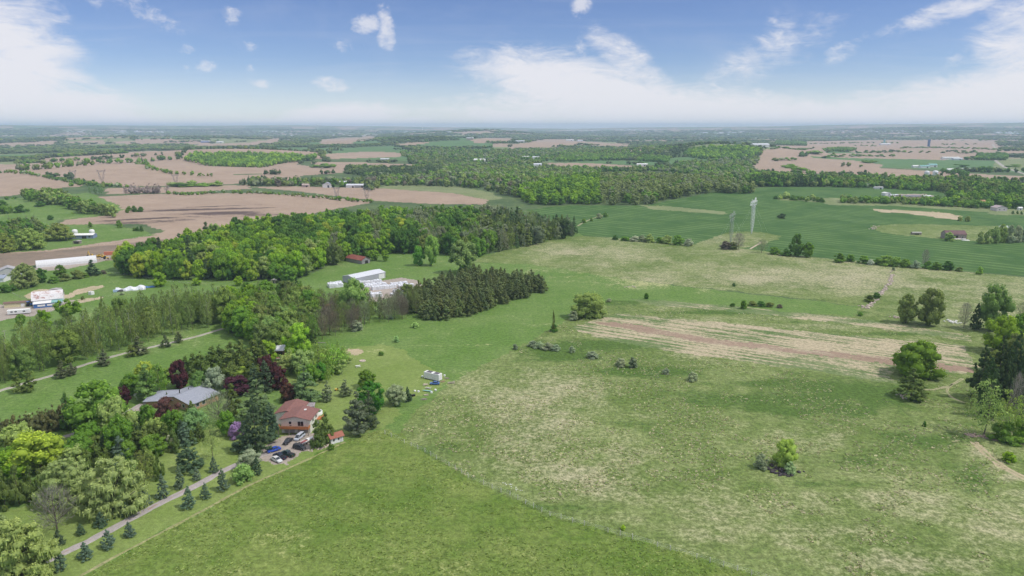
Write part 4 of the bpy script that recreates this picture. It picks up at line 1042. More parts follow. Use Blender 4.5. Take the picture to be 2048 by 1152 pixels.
# pool behind it
px_, py_, pz_ = g1(618, 829)
pl = empty('pool', px_, py_, pz_, R(8), 'oval above ground pool with a white rim and green water behind the house', 'swimming pool')
n = 28; ring = lambda a, b, z: [(math.cos(2 * PI * i / n) * a, math.sin(2 * PI * i / n) * b, z) for i in range(n)]
MB().loft([ring(5.2, 2.9, -.1), ring(5.2, 2.9, 1.25), ring(4.85, 2.6, 1.28), ring(4.85, 2.6, .9)], cap=False).build('rim', WHITE, pl, True)
MB().add(ring(4.87, 2.62, .98), [tuple(range(n))]).build('water', pm('green_pool_water', (0.09, 0.16, 0.06), .2, spec=.5), pl)
x, y, z = g1(585, 826)
gzb = empty('gazebo', x, y, z, R(5), 'black roofed square gazebo beside the pool', 'gazebo')
hip_roof(3.6, 3.6, 2.3, .8, .2).build('canopy', pm('charcoal_canvas', (0.045, 0.047, 0.055), .8), gzb)
for a in (-1.6, 1.6):
    for b in (-1.6, 1.6): MB().box(a - .06, a + .06, b - .06, b + .06, -.1, 2.3).build('post', BLACK, gzb)
x, y, z = g1(611, 818)
sh = empty('lean_to', x, y, z, R(8), 'weathered grey lean-to with a long plank roof behind the pool', 'shed')
MB().box(-3.5, 3.5, -1, 1, -.1, 1.3).build('wall', WOODM, sh); MB().add([(-3.8, -1.3, 1.3), (3.8, -1.3, 1.3), (3.8, 1.3, 2.0), (-3.8, 1.3, 2.0), (-3.8, -1.3, 1.42), (3.8, -1.3, 1.42), (3.8, 1.3, 2.12), (-3.8, 1.3, 2.12)], [(0, 3, 2, 1), (4, 5, 6, 7), (0, 1, 5, 4), (1, 2, 6, 5), (2, 3, 7, 6), (3, 0, 4, 7)]).build('roof', pm('grey_planks', (.33, .30, .31), .9, var=.3), sh)
# garden shed
building('garden_shed', 670, 884, 3.2, 4.6, 2.3, 1.0, -52, WHITE, stripes('terracotta_shingles', (0.30, 0.115, 0.08), (0.38, 0.16, 0.11), 4, .9, amt=.2), 'small white garden shed with a terracotta roof at the hay field edge', 'shed',
         wins=[('R', -1.2, 1.0, .6, .8), ('R', .6, 1.0, .6, .8)], door=('R', 1.6, .8, 1.9, pm('pale_grey_door', (.55, .55, .56))), at=(g1(670, 884)[0], g1(670, 884)[1] + .6, 0))
# grey roofed house
A = gz(358, 791, 4.6); B = gz(399, 775, 4.6)
ang = math.degrees(math.atan2(B[1] - A[1], B[0] - A[0]))
cx_, cy_ = (A[0] + B[0]) / 2, (A[1] + B[1]) / 2; Ln = math.hypot(B[0] - A[0], B[1] - A[1])
hb = empty('bungalow', cx_, cy_, A[2], R(ang), 'sprawling tan brick bungalow under a blue grey shingle roof, half hidden by trees', 'house')
W, D, H = Ln + 3.5, 17, 2.9
gable_body(W, D, H, 1.9, 'x').build('wall', BRICK, hb)
rb = gable_roof(W, D, H, 1.9, 'x', .7).build('roof', GREYROOF, hb)
MB().bar((-3, 2, H + 1.0), (-3, 2, H + 3.2), .22, 8).build('flue', BLACK, rb); MB().bar((2, 3, H + 1.0), (2, 3, H + 2.2), .12, 6).build('vent_pipe', BLACK, rb)
for u, v in ((-W / 2 + 2.2, 0),): pass
for u in (-5.5, -3.4, -.5): window(hb, 'F', u, 1.0, 1.4, 1.3, W, D)
window(hb, 'L', -4.5, 1.0, 1.2, 1.3, W, D); window(hb, 'L', -2.5, 1.0, 1.2, 1.3, W, D)
w2 = hip_roof(15, 11, H - .1, 1.9); c_, s_ = math.cos(R(-ang)), math.sin(R(-ang))
off = gz(338, 789, 3.2); ox, oy = off[0] - cx_, off[1] - cy_
def tr(v, a=R(-ang + 8)):
    ca, sa = math.cos(a), math.sin(a); lx, ly = ox * c_ - oy * s_, ox * s_ + oy * c_
    return [(x * ca - y * sa + lx, x * sa + y * ca + ly, z) for x, y, z in v]
w2.v = tr(w2.v); w2.build('left_roof', GREYROOF, hb)
w3 = MB().box(-7.2, 7.2, -5.2, 5.2, -.3, H - .12); w3.v = tr(w3.v); w3.build('left_wing', BRICK, hb)
# half hidden metal roof and its boat
building('outbuilding', 576, 706, 12, 9, 2.8, 1.3, 4, pm('brown_boards', (.28, .17, .1)), METALROOF, 'pale metal roofed outbuilding half hidden behind light green trees', 'outbuilding', ridge='x', door=('F', -3, 3, 2.2, DARKM))
# orange roofed bungalow in the grove
building('cottage', 672, 622, 15, 10, 2.8, 2.0, -12, BRICK, ORANGER, 'bungalow with a tan orange roof deep in the grove', 'house', ridge='x', hip=True)
# grey metal hall
Bc = gz(709, 558, 4.0); dv = (0.62, 0.785)
W, D, H = 13.5, 29, 4.2
cxx = Bc[0] + dv[0] * D / 2 - dv[1] * W / 2; cyy = Bc[1] + dv[1] * D / 2 + dv[0] * W / 2
building('metal_hall', 0, 0, W, D, H, 1.5, -math.degrees(math.atan2(dv[0], dv[1])), METALWALL, METALROOF, 'long grey metal hall with a pale ribbed roof beside the storage yard', 'hall', at=(cxx, cyy, float(T(cxx, cyy))), door=('R', D / 2 - 3.8, 5.5, 3.6, WHITE), ov=.2)
# wrapped pallets in rows
def stack(px, py, w_, d, h, rz, label, group, mat=TARP, name='wrapped_stack'):
    x, y, z = g1(px, py); m = MB(); r = random.Random(px * 7 + py)
    n = max(1, int(w_ / 1.6)); k = max(1, int(d / 1.6))
    for i in range(n):
        for j in range(k):
            hh = h * r.uniform(.72, 1.08); a, b = -w_ / 2 + (i + .5) * w_ / n, -d / 2 + (j + .5) * d / k
            q = .47
            m.loft([[(a - q * w_ / n, b - q * d / k, -.05), (a + q * w_ / n, b - q * d / k, -.05), (a + q * w_ / n, b + q * d / k, -.05), (a - q * w_ / n, b + q * d / k, -.05)],
                    [(a - q * w_ / n, b - q * d / k, hh * .9), (a + q * w_ / n, b - q * d / k, hh * .9), (a + q * w_ / n, b + q * d / k, hh * .9), (a - q * w_ / n, b + q * d / k, hh * .9)],
                    [(a - q * .7 * w_ / n, b - q * .7 * d / k, hh), (a + q * .7 * w_ / n, b - q * .7 * d / k, hh), (a + q * .7 * w_ / n, b + q * .7 * d / k, hh), (a - q * .7 * w_ / n, b + q * .7 * d / k, hh)]])
    o = m.build(name, mat, None, loc=(x, y, z), rz=R(rz)); tag(o, label, 'wrapped stack', group); return o
GS = 'white wrapped stacks in the storage yard'
for (px, py, w_, d, h, lab) in [
        (741, 566, 16, 4, 2.2, 'long row of white wrapped goods along the metal hall'), (752, 572, 15, 4, 2.4, 'second long row of white wrapped goods from the metal hall'), (768, 577, 17, 4.5, 2.6, 'tall white wrapped row in the middle of the yard'),
        (798, 569, 12, 4, 2.0, 'wrapped row at the far side of the yard'), (812, 573, 11, 4, 2.2, 'wrapped row nearest the conifer plantation'), (805, 582, 13, 3.5, 2.0, 'wrapped row in front of the far side one'),
        (752, 592, 7.5, 6, 2.6, 'big white block at the near corner of the yard'), (790, 590, 6, 3, 2.0, 'white block right of the near corner one'), (813, 586, 8, 3.2, 1.8, 'low white row behind the bare saplings'),
        (671, 573, 10, 8, 3.0, 'white heap at the left end of the metal hall'), (733, 574, 8, 5, 1.8, 'short wrapped pile beside the large pale tree'), (746, 556, 5, 2.6, 2.4, 'white trailer sized block against the hall end'), (826, 577, 5, 3, 1.8, 'last wrapped pile at the plantation edge')]:
    stack(px, py, w_, d, h, 26, lab, GS)
building('barn', 716, 524, 8.5, 21, 3.2, 2.4, 50, pm('grey_barn_boards', (.30, .29, .29), .9, var=.3), RUSTR, 'old grey barn with a rusty red roof against the long wood', 'barn', door=('F', .6, 3, 2.6, DARKM), wins=[('R', -6, 1.0, 1, .8), ('R', 0, 1.0, 1, .8), ('R', 6, 1.0, 1, .8)])
building('shed', 508, 556, 9, 6, 2.6, 1.6, 10, GREYW, pm('dark_grey_roof', (.13, .13, .14), .9), 'grey shed tucked under the edge of the long wood', 'shed', ridge='x', wins=[('F', 2, 1, 1, 1)])
building('garden_hut', 548, 566, 3, 2.4, 2.2, .7, 5, WOODM, pm('pale_hut_roof', (.55, .52, .46), .8), 'tiny hut in the paddock below the long wood', 'hut', door=('F', 0, .8, 1.8, DARKM))
# farm on the left
building('grey_house', 18, 552, 16, 11, 4.2, 3.2, 35, pm('pale_grey_render', (.50, .49, .48)), pm('light_grey_roof', (.40, .39, .40), .9), 'large grey house behind the hazy willow', 'house', wins=[('F', -3, 1.2, 1.6, 1.6), ('F', 3, 1.2, 1.6, 1.6)])
building('garage', 0, 562, 10, 9, 2.8, 1.6, 8, WHITE, pm('blue_grey_roof', (.30, .34, .42), .8), 'white garage with a blue grey roof at the picture edge', 'garage', ridge='x', door=('F', 1.5, 4, 2.3, pm('white_garage_door', (.74, .75, .77))))
ax, ay, az_ = g1(134, 528)
hall = empty('arched_hall', ax, ay, az_, R(-55), 'long whitish arched hall beside the parked machinery', 'hall')
arch(11, 42, 5.2).build('shell', stripes('weathered_white_sheet', (.62, .62, .62), (.74, .75, .77), .5, .5, axis=2, amt=.3), hall)
MB().box(-2.4, 2.4, -21.15, -21.0, 0, 3.4).build('door', pm('off_white_door', (.72, .70, .66)), hall)
building('farm_shop', 162, 476, 27, 9, 3.4, 1.2, 8, pm('dim_blue_wall', (.22, .27, .40)), WHITE, 'long blue farm building with a white roof beside the willows', 'farm building', ridge='x', door=('F', 5, 4, 2.4, DARKM), wins=[('F', -8, 1, 2, 1.4), ('F', -3, 1, 2, 1.4), ('F', 10, 1, 2, 1.4)])
for (px, lab) in ((147, 'round white tank at the willow end of the blue building'), (181, 'round white tank at the field end of the blue building')):
    x, y, z = g1(px, 471); tk = MB().loft([[(math.cos(2 * PI * i / 14) * r, math.sin(2 * PI * i / 14) * r, zz) for i in range(14)] for r, zz in ((2.6, -.1), (2.6, 4.6), (2.0, 5.6), (.4, 6.0))]).build('tank', WHITE, None, True, (x, y + 3, z)); tag(tk, lab, 'tank', 'white tanks at the blue building')
building('stall', 155, 487, 6, 3.6, 2.4, .6, 4, WOODM, pm('weathered_stall_roof', (.36, .33, .31), .9), 'open wooden stall below the blue farm building', 'stall', door=('F', 0, 4, 1.7, DARKM))
bx_ = g1(88, 611)
bn = empty('white_barn', bx_[0], bx_[1] + 5, bx_[2], R(-62), 'white barn with red rust streaks and a blue annex', 'barn')
m = MB(); prof = [(-5.5, -.2), (-5.5, 3.6), (-3.4, 6.6), (0, 8.2), (3.4, 6.6), (5.5, 3.6), (5.5, -.2)]
m.loft([[(a, y, b) for a, b in prof] for y in (-8, 8)]).build('wall', WHITE, bn)
m = MB()
for (a, b) in zip(prof[1:5], prof[2:6]):
    m.loft([[(a[0] * 1.06, y, a[1] + .1), (b[0] * 1.06, y, b[1] + .1), (b[0] * 1.06, y, b[1] + .25), (a[0] * 1.06, y, a[1] + .25)] for y in (-8.5, 8.5)])
m.build('roof', RUSTW, bn)
MB().box(5.6, 10.5, -7, 5, -.2, 2.6).build('annex', BLUEP, bn); MB().add([(5.5, -7.3, 3.3), (10.9, -7.3, 2.7), (10.9, 2.2, 2.7), (5.5, 2.2, 3.3)], [(0, 1, 2, 3)]).build('annex_roof', WHITE, bn); MB().add([(5.5, 2.25, 3.32), (10.9, 2.25, 2.72), (10.9, 8.6, 2.72), (5.5, 8.6, 3.32)], [(0, 1, 2, 3)]).build('lean_to_roof', TEAL, bn)
MB().box(10.52, 10.6, -5, -1, .9, 2).box(10.52, 10.6, 0, 4, .9, 2).build('pane', WHITE, bn); MB().box(-1.5, 1.5, -8.1, -7.98, 0, 3).build('door', DARKM, bn)
building('yellow_shed', 37, 612, 14, 4.5, 2.6, .5, 20, YEL, pm('brown_felt_roof', (.20, .13, .11), .9), 'long pale yellow shed beside the white barn', 'shed', ridge='x', door=('F', 3, 2, 2, WHITE))
def caravan(px, py, L_, rz, label, group=None, col=WHITE, cat='caravan'):
    x, y, z = g1(px, py); e = empty('caravan', x, y, z, R(rz), label, cat, group)
    prof = [(-1.25, .5), (1.25, .5), (1.25, 2.7), (1.0, 3.0), (-1.0, 3.0), (-1.25, 2.7)]
    m = MB(); m.loft([[(s * L_ / 2, a, b) for a, b in prof] for s in (-1, 1)]); m.build('body', col, e)
    for u in (-.3, -.12, .25):
        w = MB().box(u * L_ - .6, u * L_ + .6, -1.29, -1.24, 1.5, 2.2).build('window', GLASS, e)
    for u in (-.12, .12):
        MB().bar((u * L_, -1.2, .4), (u * L_, -.95, .4), .4, 12).build('wheel', BLACK, e)
    MB().bar((L_ / 2, 0, .6), (L_ / 2 + 1.3, 0, .5), .08).build('tow_bar', BLACK, e)
    return e
caravan(39, 628, 11.5, 20, 'long white caravan at the edge of the barn yard')
building('field_shelter', 112, 586, 6, 4, 2.6, .5, 15, pm('grey_planks2', (.36, .35, .34), .9), pm('grey_felt', (.38, .36, .36), .9), 'grey field shelter above the white barn', 'shelter', door=('F', 0, 3.6, 2.0, DARKM))
x, y, z = g1(183, 589); wb = empty('white_box', x, y, z, R(-20), 'white box shaped water tank on the farm track', 'tank'); MB().box(-1.4, 1.4, -1.2, 1.2, -.05, 2.1).build('body', WHITE, wb); MB().box(-.4, .4, -.4, .4, 2.1, 2.3).build('lid', GREYW, wb)
x, y, z = g1(262, 580); tn = empty('plastic_tunnel', x, y, z, R(24), 'long bundle of whitish plastic tunnels at the paddock fence', 'plastic tunnel')
mm = MB(); k = 12
mm.loft([[(-9 + 18 * q / k, math.cos(PI * i / 8) * (2.6 + .5 * math.sin(q * 1.9)), -.1 + math.sin(PI * i / 8) * (2.0 + .7 * math.sin(q * 1.3 + 1) + .6 * (q > 5))) for i in range(9)] for q in range(k + 1)]).build('cover', TARP, tn)
for q in range(0, k + 1, 2): MB().bar((-9 + 18 * q / k, -3, -.1), (-9 + 18 * q / k, -2.2, 1.6), .06).build('hoop', GALV, tn)
x, y, z = g1(292, 575); mm = MB(); mm.loft([[(-6 + 12 * q / 8, math.cos(PI * i / 6) * 1.3, -.05 + math.sin(PI * i / 6) * (.9 + .4 * math.sin(q * 2.1))) for i in range(7)] for q in range(9)]); tag(mm.build('tarpaulin', BLUEP, None, loc=(x, y, z), rz=R(14)), 'bright blue tarpaulin laid over a low pile at the end of the tunnels', 'tarpaulin')
x, y, z = g1(240, 583); mm = MB()
mm.box(-2, 2, -1, 1, 0, 1.3).box(-3.8, -2.4, -.8, .8, 0, .8).box(-1.5, .5, -1.6, -1.1, 0, .8); tag(mm.build('scrap_pile', pm('dark_scrap', (.12, .12, .13), .7, var=.5), None, loc=(x, y, z), rz=R(20)), 'dark scrap piled at the near end of the plastic tunnels', 'scrap')
x, y, z = g1(232, 584); mm = MB().box(-1.6, 1.6, -.8, .8, 0, 1.5); tag(mm.build('skip', pm('pale_blue_paint', (.40, .52, .70)), None, loc=(x, y, z), rz=R(20)), 'pale blue bin beside the dark scrap', 'bin')
# machinery
def digger(px, py, rz, s, label, col, up=1.0):
    x, y, z = g1(px, py); e = empty('excavator', x, y, z, R(rz), label, 'excavator', 'diggers in the machinery yard'); e.scale = (s, s, s)
    for v in (-1.1, 1.1): MB().loft([[(a, v + dv_, b) for a, b in ((-1.9, .15), (-1.6, .75), (1.6, .75), (1.9, .15), (1.6, -.02), (-1.6, -.02))] for dv_ in (-.3, .3)]).build('track', BLACK, e)
    MB().loft([[(-1.8, -1.2, .8), (1.3, -1.2, .8), (1.3, 1.2, .8), (-1.8, 1.2, .8)], [(-1.8, -1.2, 1.9), (1.2, -1.2, 1.6), (1.2, 1.2, 1.6), (-1.8, 1.2, 1.9)]]).build('body', col, e)
    c = MB().box(-.1, 1.2, -1.1, 0, 1.65, 2.9).build('cab', col, e); MB().box(.1, 1.25, -1.14, .04, 2.0, 2.75).build('glass', GLASS, c)
    MB().bar((1.2, .5, 1.5), (3.0, .5, 4.0 * up), .28).build('boom', col, e); MB().bar((3.0, .5, 4.0 * up), (4.6, .5, 1.6 * up), .2).build('stick', col, e)
    MB().loft([[(4.3, 0, 1.7 * up), (4.3, 1.0, 1.7 * up), (5.2, 1.0, 1.2 * up), (5.2, 0, 1.2 * up)], [(4.2, 0, .7 * up), (4.2, 1.0, .7 * up), (4.8, 1.0, .6 * up), (4.8, 0, .6 * up)]]).build('bucket', BLACK, e)
    return e
YEP = pm('machine_yellow', (.62, .42, .07), .5); REDP = pm('machine_red', (.50, .09, .06), .5); OR = pm('faded_orange', (.55, .20, .12), .6)
digger(184, 516, 150, 1.15, 'yellow excavator with its arm raised at the arched hall', YEP, 1.25); digger(198, 514, 10, .9, 'yellow excavator in the middle of the machinery yard', YEP, .7); digger(206, 515, 200, .8, 'small yellow excavator near the red container', YEP, .8); digger(190, 520, 30, .8, 'low yellow loader in front of the arched hall end', YEP, .5)
def container(px, py, L_, W_, H_, rz, mat, label, group=None):
    x, y, z = g1(px, py); e = empty('container', x, y, z, R(rz), label, 'container', group)
    MB().box(-L_ / 2, L_ / 2, -W_ / 2, W_ / 2, .1, H_).build('body', mat, e)
    for s in (-.55, .55): MB().box(L_ / 2, L_ / 2 + .05, s * W_ * .44 - W_ * .22, s * W_ * .44 + W_ * .22, .2, H_ - .1).build('door', mat, e)
    return e
container(219, 510, 8, 2.6, 3.0, 18, OR, 'faded red container at the end of the machinery yard')
def tractor(px, py, rz, s, label, col, group='machines along the farm yard'):
    x, y, z = g1(px, py); e = empty('tractor', x, y, z, R(rz), label, 'tractor', group); e.scale = (s, s, s)
    MB().loft([[(-.6, -.5, .6), (1.9, -.4, .6), (1.9, .4, .6), (-.6, .5, .6)], [(-.6, -.5, 1.5), (1.8, -.35, 1.3), (1.8, .35, 1.3), (-.6, .5, 1.5)]]).build('hood', col, e)
    c = MB().box(-1.3, .1, -.75, .75, 1.0, 2.5).build('cab', GLASS, e); MB().box(-1.4, .2, -.85, .85, 2.5, 2.62).build('roof', col, c)
    for (u, v, r) in ((-.9, -1.0, .8), (-.9, .75, .8), (1.4, -.8, .45), (1.4, .6, .45)): MB().bar((u, v, r), (u, v + .3, r), r, 14).build('wheel', BLACK, e)
    return e
for i, (px, py, rz, c, lab) in enumerate([(79, 533, 20, REDP, 'red tractor by the left end of the arched hall'), (88, 531, 100, BLUEP, 'blue tractor touching the arched hall door'), (165, 525, 10, REDP, 'red tractor in front of the arched hall'), (172, 522, 40, BLUEP, 'blue tractor near the hall end'),
                                          (179, 521, 70, REDP, 'red machine right of the blue tractor'), (212, 518, 30, YEP, 'yellow tractor under the container'), (60, 612, 30, BLUEP, 'blue tractor at the white barn door')]):
    tractor(px, py, rz, 1.15, lab, c)
# ruined farmhouse
rx, ry, rz_ = g1(1912, 478)
rf = building('ruined_farmhouse', 0, 0, 20, 10, 4.6, 3.4, -3, STONEW, OLDROOF, 'abandoned stone farmhouse with a plum coloured roof alone in the wheat', 'farmhouse', ridge='x', at=(rx, ry + 4.5, rz_), wins=[('F', 6, 1.2, 1.2, 1.4), ('F', -7, 1.2, 1.2, 1.4)], ov=.2)
MB().box(-2.6, 1.4, -5.12, -4.98, .8, 3.4).build('broken_opening', DARKM, rf)
mm = MB().loft([[(-10.5, -6.6, -.1), (9, -6.6, -.1), (9, -5.2, -.1), (-10.5, -5.2, -.1)], [(-10.5, -6.2, .8), (9, -6.2, .5), (9, -5.2, .8), (-10.5, -5.2, .9)]]).build('foundation', pm('whitish_rubble', (.6, .57, .54), .9, var=.3, scale=1), rf)
x, y, z = g1(1932, 481); mm = MB().loft([[(-4, -1.6, -.1), (3.5, -1.2, -.1), (3.5, 1.5, -.1), (-4, 1.6, -.1)], [(-3.5, -1.0, 2.0), (2.5, -.4, .7), (2.5, .6, .7), (-3.5, 1.0, 2.0)]]); tag(mm.build('collapsed_slab', WHITE, None, loc=(x, y, z), rz=R(-10)), 'white slab lying against the ruined farmhouse corner', 'slab')
building('animal_shelter', 1832, 469, 9, 4, 2.0, .8, -2, WOODM, pm('weed_grey_roof', (.34, .34, .30), .9), 'sunken wooden shelter in the rough patch of the wheat', 'shelter', ridge='x', door=('F', 0, 4, 1.2, DARKM))
building('white_cottage', 1997, 421, 15, 11, 4.2, 2.6, 5, pm('pinkish_white_siding', (.62, .57, .56)), pm('pinkish_shingles', (.42, .35, .35), .9), 'white cottage on the lawn below the roadside wood', 'cottage', ridge='y', wins=[('F', -3, 1.2, 1.4, 1.4), ('F', 3, 1.2, 1.4, 1.4)])
building('white_hut', 2039, 420, 5, 4, 3, 1, 0, WHITE, WHITE, 'small white hut right of the white cottage', 'hut', ridge='x', door=('F', 0, 1, 2, DARKM))
# scrap yard and houses along the road
FB = 'far buildings'
def fb(px, py, W, D, H, rise, rz, wall, roof, label, name='house', ridge='x', cat=None):
    return building(name, px, py, W, D, H, rise, rz, wall, roof, label, cat or name.replace('_', ' '), ridge=ridge, door=('F', W * .2, min(3, W * .2), H * .7, DARKM))
PK = pm('pinkish_roof', (.45, .36, .33), .9); DG = pm('slate_roof', (.16, .16, .20), .85); LG = pm('light_roof', (.62, .64, .68), .6)
fb(1820, 397, 34, 12, 3.4, 1.2, -2, YEL, DG, 'long pale yellow shed with a dark roof in the scrap yard', 'workshop')
fb(1772, 391, 9, 9, 4, 1, 10, WHITE, WHITE, 'white block at the left end of the scrap yard', 'workshop', 'y')
fb(1786, 393, 16, 6, 2.6, .6, 25, WHITE, LG, 'white trailer home left of the long yellow shed', 'trailer_home')
fb(1778, 399, 14, 4, 2.4, .5, 8, LG, WHITE, 'white trailer home at the scrap yard entrance', 'trailer_home'); fb(1852, 396, 12, 6, 3, .8, 0, GREYW, LG, 'pale roofed shed between two trees in the scrap yard', 'workshop')
fb(1886, 402, 20, 8, 2.8, 1, -4, WHITE, WHITE, 'white long shed behind the cottage hedge', 'workshop'); fb(1898, 397, 11, 8, 3, 2, 6, PK, PK, 'pink roofed bungalow above the white long shed'); fb(1962, 408, 17, 11, 3.2, 2.4, -5, YEL, ORANGER, 'tan roofed house in the cottage wood')
fb(1796, 377, 18, 10, 4, 2, 4, PK, DG, 'low house with a slate roof in the roadside wood'); fb(1832, 377, 14, 8, 3, 1.6, 0, WHITE, LG, 'white roofed house in the roadside wood'); fb(1756, 378, 14, 6, 3, 1, 0, WHITE, GREYW, 'white shed at the wheat end of the roadside wood')
fb(2044, 372, 12, 12, 7, 3, 0, GREYW, DG, 'tall grey house at the picture edge by the road')
# far farms
fb(655, 375, 15, 11, 6, 3.5, 0, WHITE, pm('blue_grey_roof2', (.32, .34, .40)), 'white two storey house at the ploughed field', 'farmhouse', 'y'); fb(688, 370, 16, 12, 5, 2.6, 10, PK, LG, 'house with a pale roof left of the twin barns', 'farmhouse')
fb(704, 375, 18, 12, 4.5, 2, -6, WHITE, LG, 'left one of the twin white barns', 'barn'); fb(722, 375, 20, 12, 4.5, 2, -6, GREYW, LG, 'right one of the twin white barns', 'barn'); fb(612, 374, 12, 9, 4, 2, 0, PK, PK, 'small house hidden among trees at the ploughed field')
fb(960, 326, 16, 40, 9, 4, 60, WHITE, WHITE, 'big white barn rising from the far woods', 'barn', 'y'); fb(1052, 318, 28, 14, 7, 3, 5, WHITE, WHITE, 'white farm roof in the far fields above the green strip', 'barn'); fb(1072, 319, 24, 14, 8, 3, 0, WHITE, LG, 'white farmhouse beside the green strip', 'farmhouse')
fb(1075, 333, 22, 12, 6, 3, 5, WHITE, LG, 'white house with a light roof in the middle woods', 'farmhouse'); fb(1052, 341, 18, 12, 5, 2, 5, PK, PK, 'pink roofed house in the middle woods'); fb(1284, 332, 30, 12, 5, 2, 0, WHITE, WHITE, 'long white shed on the far green field', 'barn')
fb(1520, 294, 60, 26, 9, 4, 5, WHITE, LG, 'cluster of white barns by the round hill wood', 'barn'); fb(1848, 336, 26, 12, 5, 2.4, 5, WHITE, TEAL, 'teal roofed barn in the green crop', 'barn'); fb(1864, 334, 22, 12, 6, 3, 0, WHITE, TEAL, 'second teal roofed barn in the green crop', 'barn'); fb(1832, 335, 20, 10, 4, 2, 0, WHITE, WHITE, 'white barn left of the teal roofed barns', 'barn')
fb(1900, 319, 56, 16, 7, 2, -2, WHITE, WHITE, 'long white barn in the tan fields', 'barn'); fb(1914, 320, 30, 14, 5, 2, -2, LG, LG, 'low grey barn joined to the long white barn', 'barn'); fb(1940, 343, 34, 14, 6, 2, 4, WHITE, WHITE, 'white barn behind the two silos', 'barn'); fb(1920, 343, 20, 12, 5, 2, 4, LG, WHITE, 'middle white barn of the farm behind the silos', 'barn'); fb(1900, 342, 18, 10, 4, 2, 4, WHITE, WHITE, 'smallest white barn at the end of the farm by the silos', 'barn')
fb(1770, 290, 60, 24, 8, 3, 0, WHITE, WHITE, 'white farm roofs beside the green tower silo', 'barn'); fb(1040, 285, 50, 24, 9, 3, 0, WHITE, LG, 'pale factory roof far out on the plain', 'barn'); fb(1140, 282, 60, 26, 9, 3, 0, WHITE, WHITE, 'white barns far out among tan fields', 'barn')
fb(1160, 283, 40, 22, 9, 3, 10, LG, WHITE, 'second white barns far out among tan fields', 'barn'); fb(940, 279, 40, 20, 8, 3, 0, PK, LG, 'farm far out left of the tan fields', 'barn'); fb(412, 285, 60, 22, 8, 3, 0, BLUEP, LG, 'far blue walled farm on the left plain', 'barn'); fb(440, 286, 40, 20, 8, 3, 0, WHITE, WHITE, 'white farm right of the far blue farm', 'barn'); fb(770, 322, 26, 14, 6, 2, 0, LG, LG, 'grey farm roofs behind the narrow tan field', 'barn')
def silo(px, py, r, h, mat, label, group=None, roof=None):
    x, y, z = g1(px, py); e = empty('silo', x, y, z, 0, label, 'silo', group); n = 18
    rg = lambda rr_, zz: [(math.cos(2 * PI * i / n) * rr_, math.sin(2 * PI * i / n) * rr_, zz) for i in range(n)]
    MB().loft([rg(r, -.5), rg(r, h)]).build('wall', mat, e, False); MB().loft([rg(r * 1.03, h), rg(r * .8, h + r * .35), rg(r * .15, h + r * .6)]).build('roof', roof or mat, e); return e
SB = stripes('corrugated_bin', (.66, .68, .70), (.78, .79, .80), 1.0, .4, .2, axis=2, amt=.4)
silo(1853, 352, 5.5, 8.5, SB, 'left one of two round steel grain bins', 'grain bins'); silo(1870, 352, 5.8, 9, SB, 'right one of two round steel grain bins', 'grain bins')
silo(1768, 289, 6, 30, TEAL, 'green tower silo far out in the tan fields'); silo(1857, 293, 7, 36, pm('dark_blue_silo', (.05, .10, .22)), 'dark blue tower silo far out in the tan fields')
for (px, py, h_, lab) in ((845, 262, 44, 'white water tower on the plain'), (635, 258, 60, 'white dome tower on the distant ridge')):
    x, y, z = g1(px, py); e = empty('water_tower', x, y, z, 0, lab, 'water tower'); MB().bar((0, 0, 0), (0, 0, h_), 4, 10).build('stem', WHITE, e)
    MB().loft([[(math.cos(2 * PI * i / 14) * r, math.sin(2 * PI * i / 14) * r, h_ + zz) for i in range(14)] for r, zz in ((4, -2), (14, 6), (15, 12), (10, 18), (2, 21))]).build('tank', WHITE, e, True)
# towns at the foot of the ridge: rows of pale roofs, one object each town
TR = random.Random(5)
for ti, (px0, px1, py0, py1, n_) in enumerate([(1130, 1320, 259, 263, 60), (1620, 1900, 262, 266, 40), (480, 640, 263, 267, 26), (120, 330, 262, 266, 40), (780, 900, 262, 266, 24), (1380, 1500, 264, 270, 26), (1990, 2060, 264, 268, 16), (560, 760, 270, 274, 14)]):
    m = MB()
    for i in range(n_):
        x, y, z = g1(TR.uniform(px0, px1), TR.uniform(py0, py1)); a = TR.uniform(20, 75); b = TR.uniform(12, 30); h_ = TR.uniform(5, 11)
        b2 = gable_body(a, b, h_, 2.5, 'x'); b2.v = [(p + x, q + y, s + z) for p, q, s in b2.v]; m.add(b2.v, b2.f)
    o = m.build('distant_town', pm('town_white', (.6, .6, .62), .7, var=.5, scale=.01), None); o['kind'] = 'stuff'; o['label'] = 'scattering of pale roofs of a distant town on the plain'

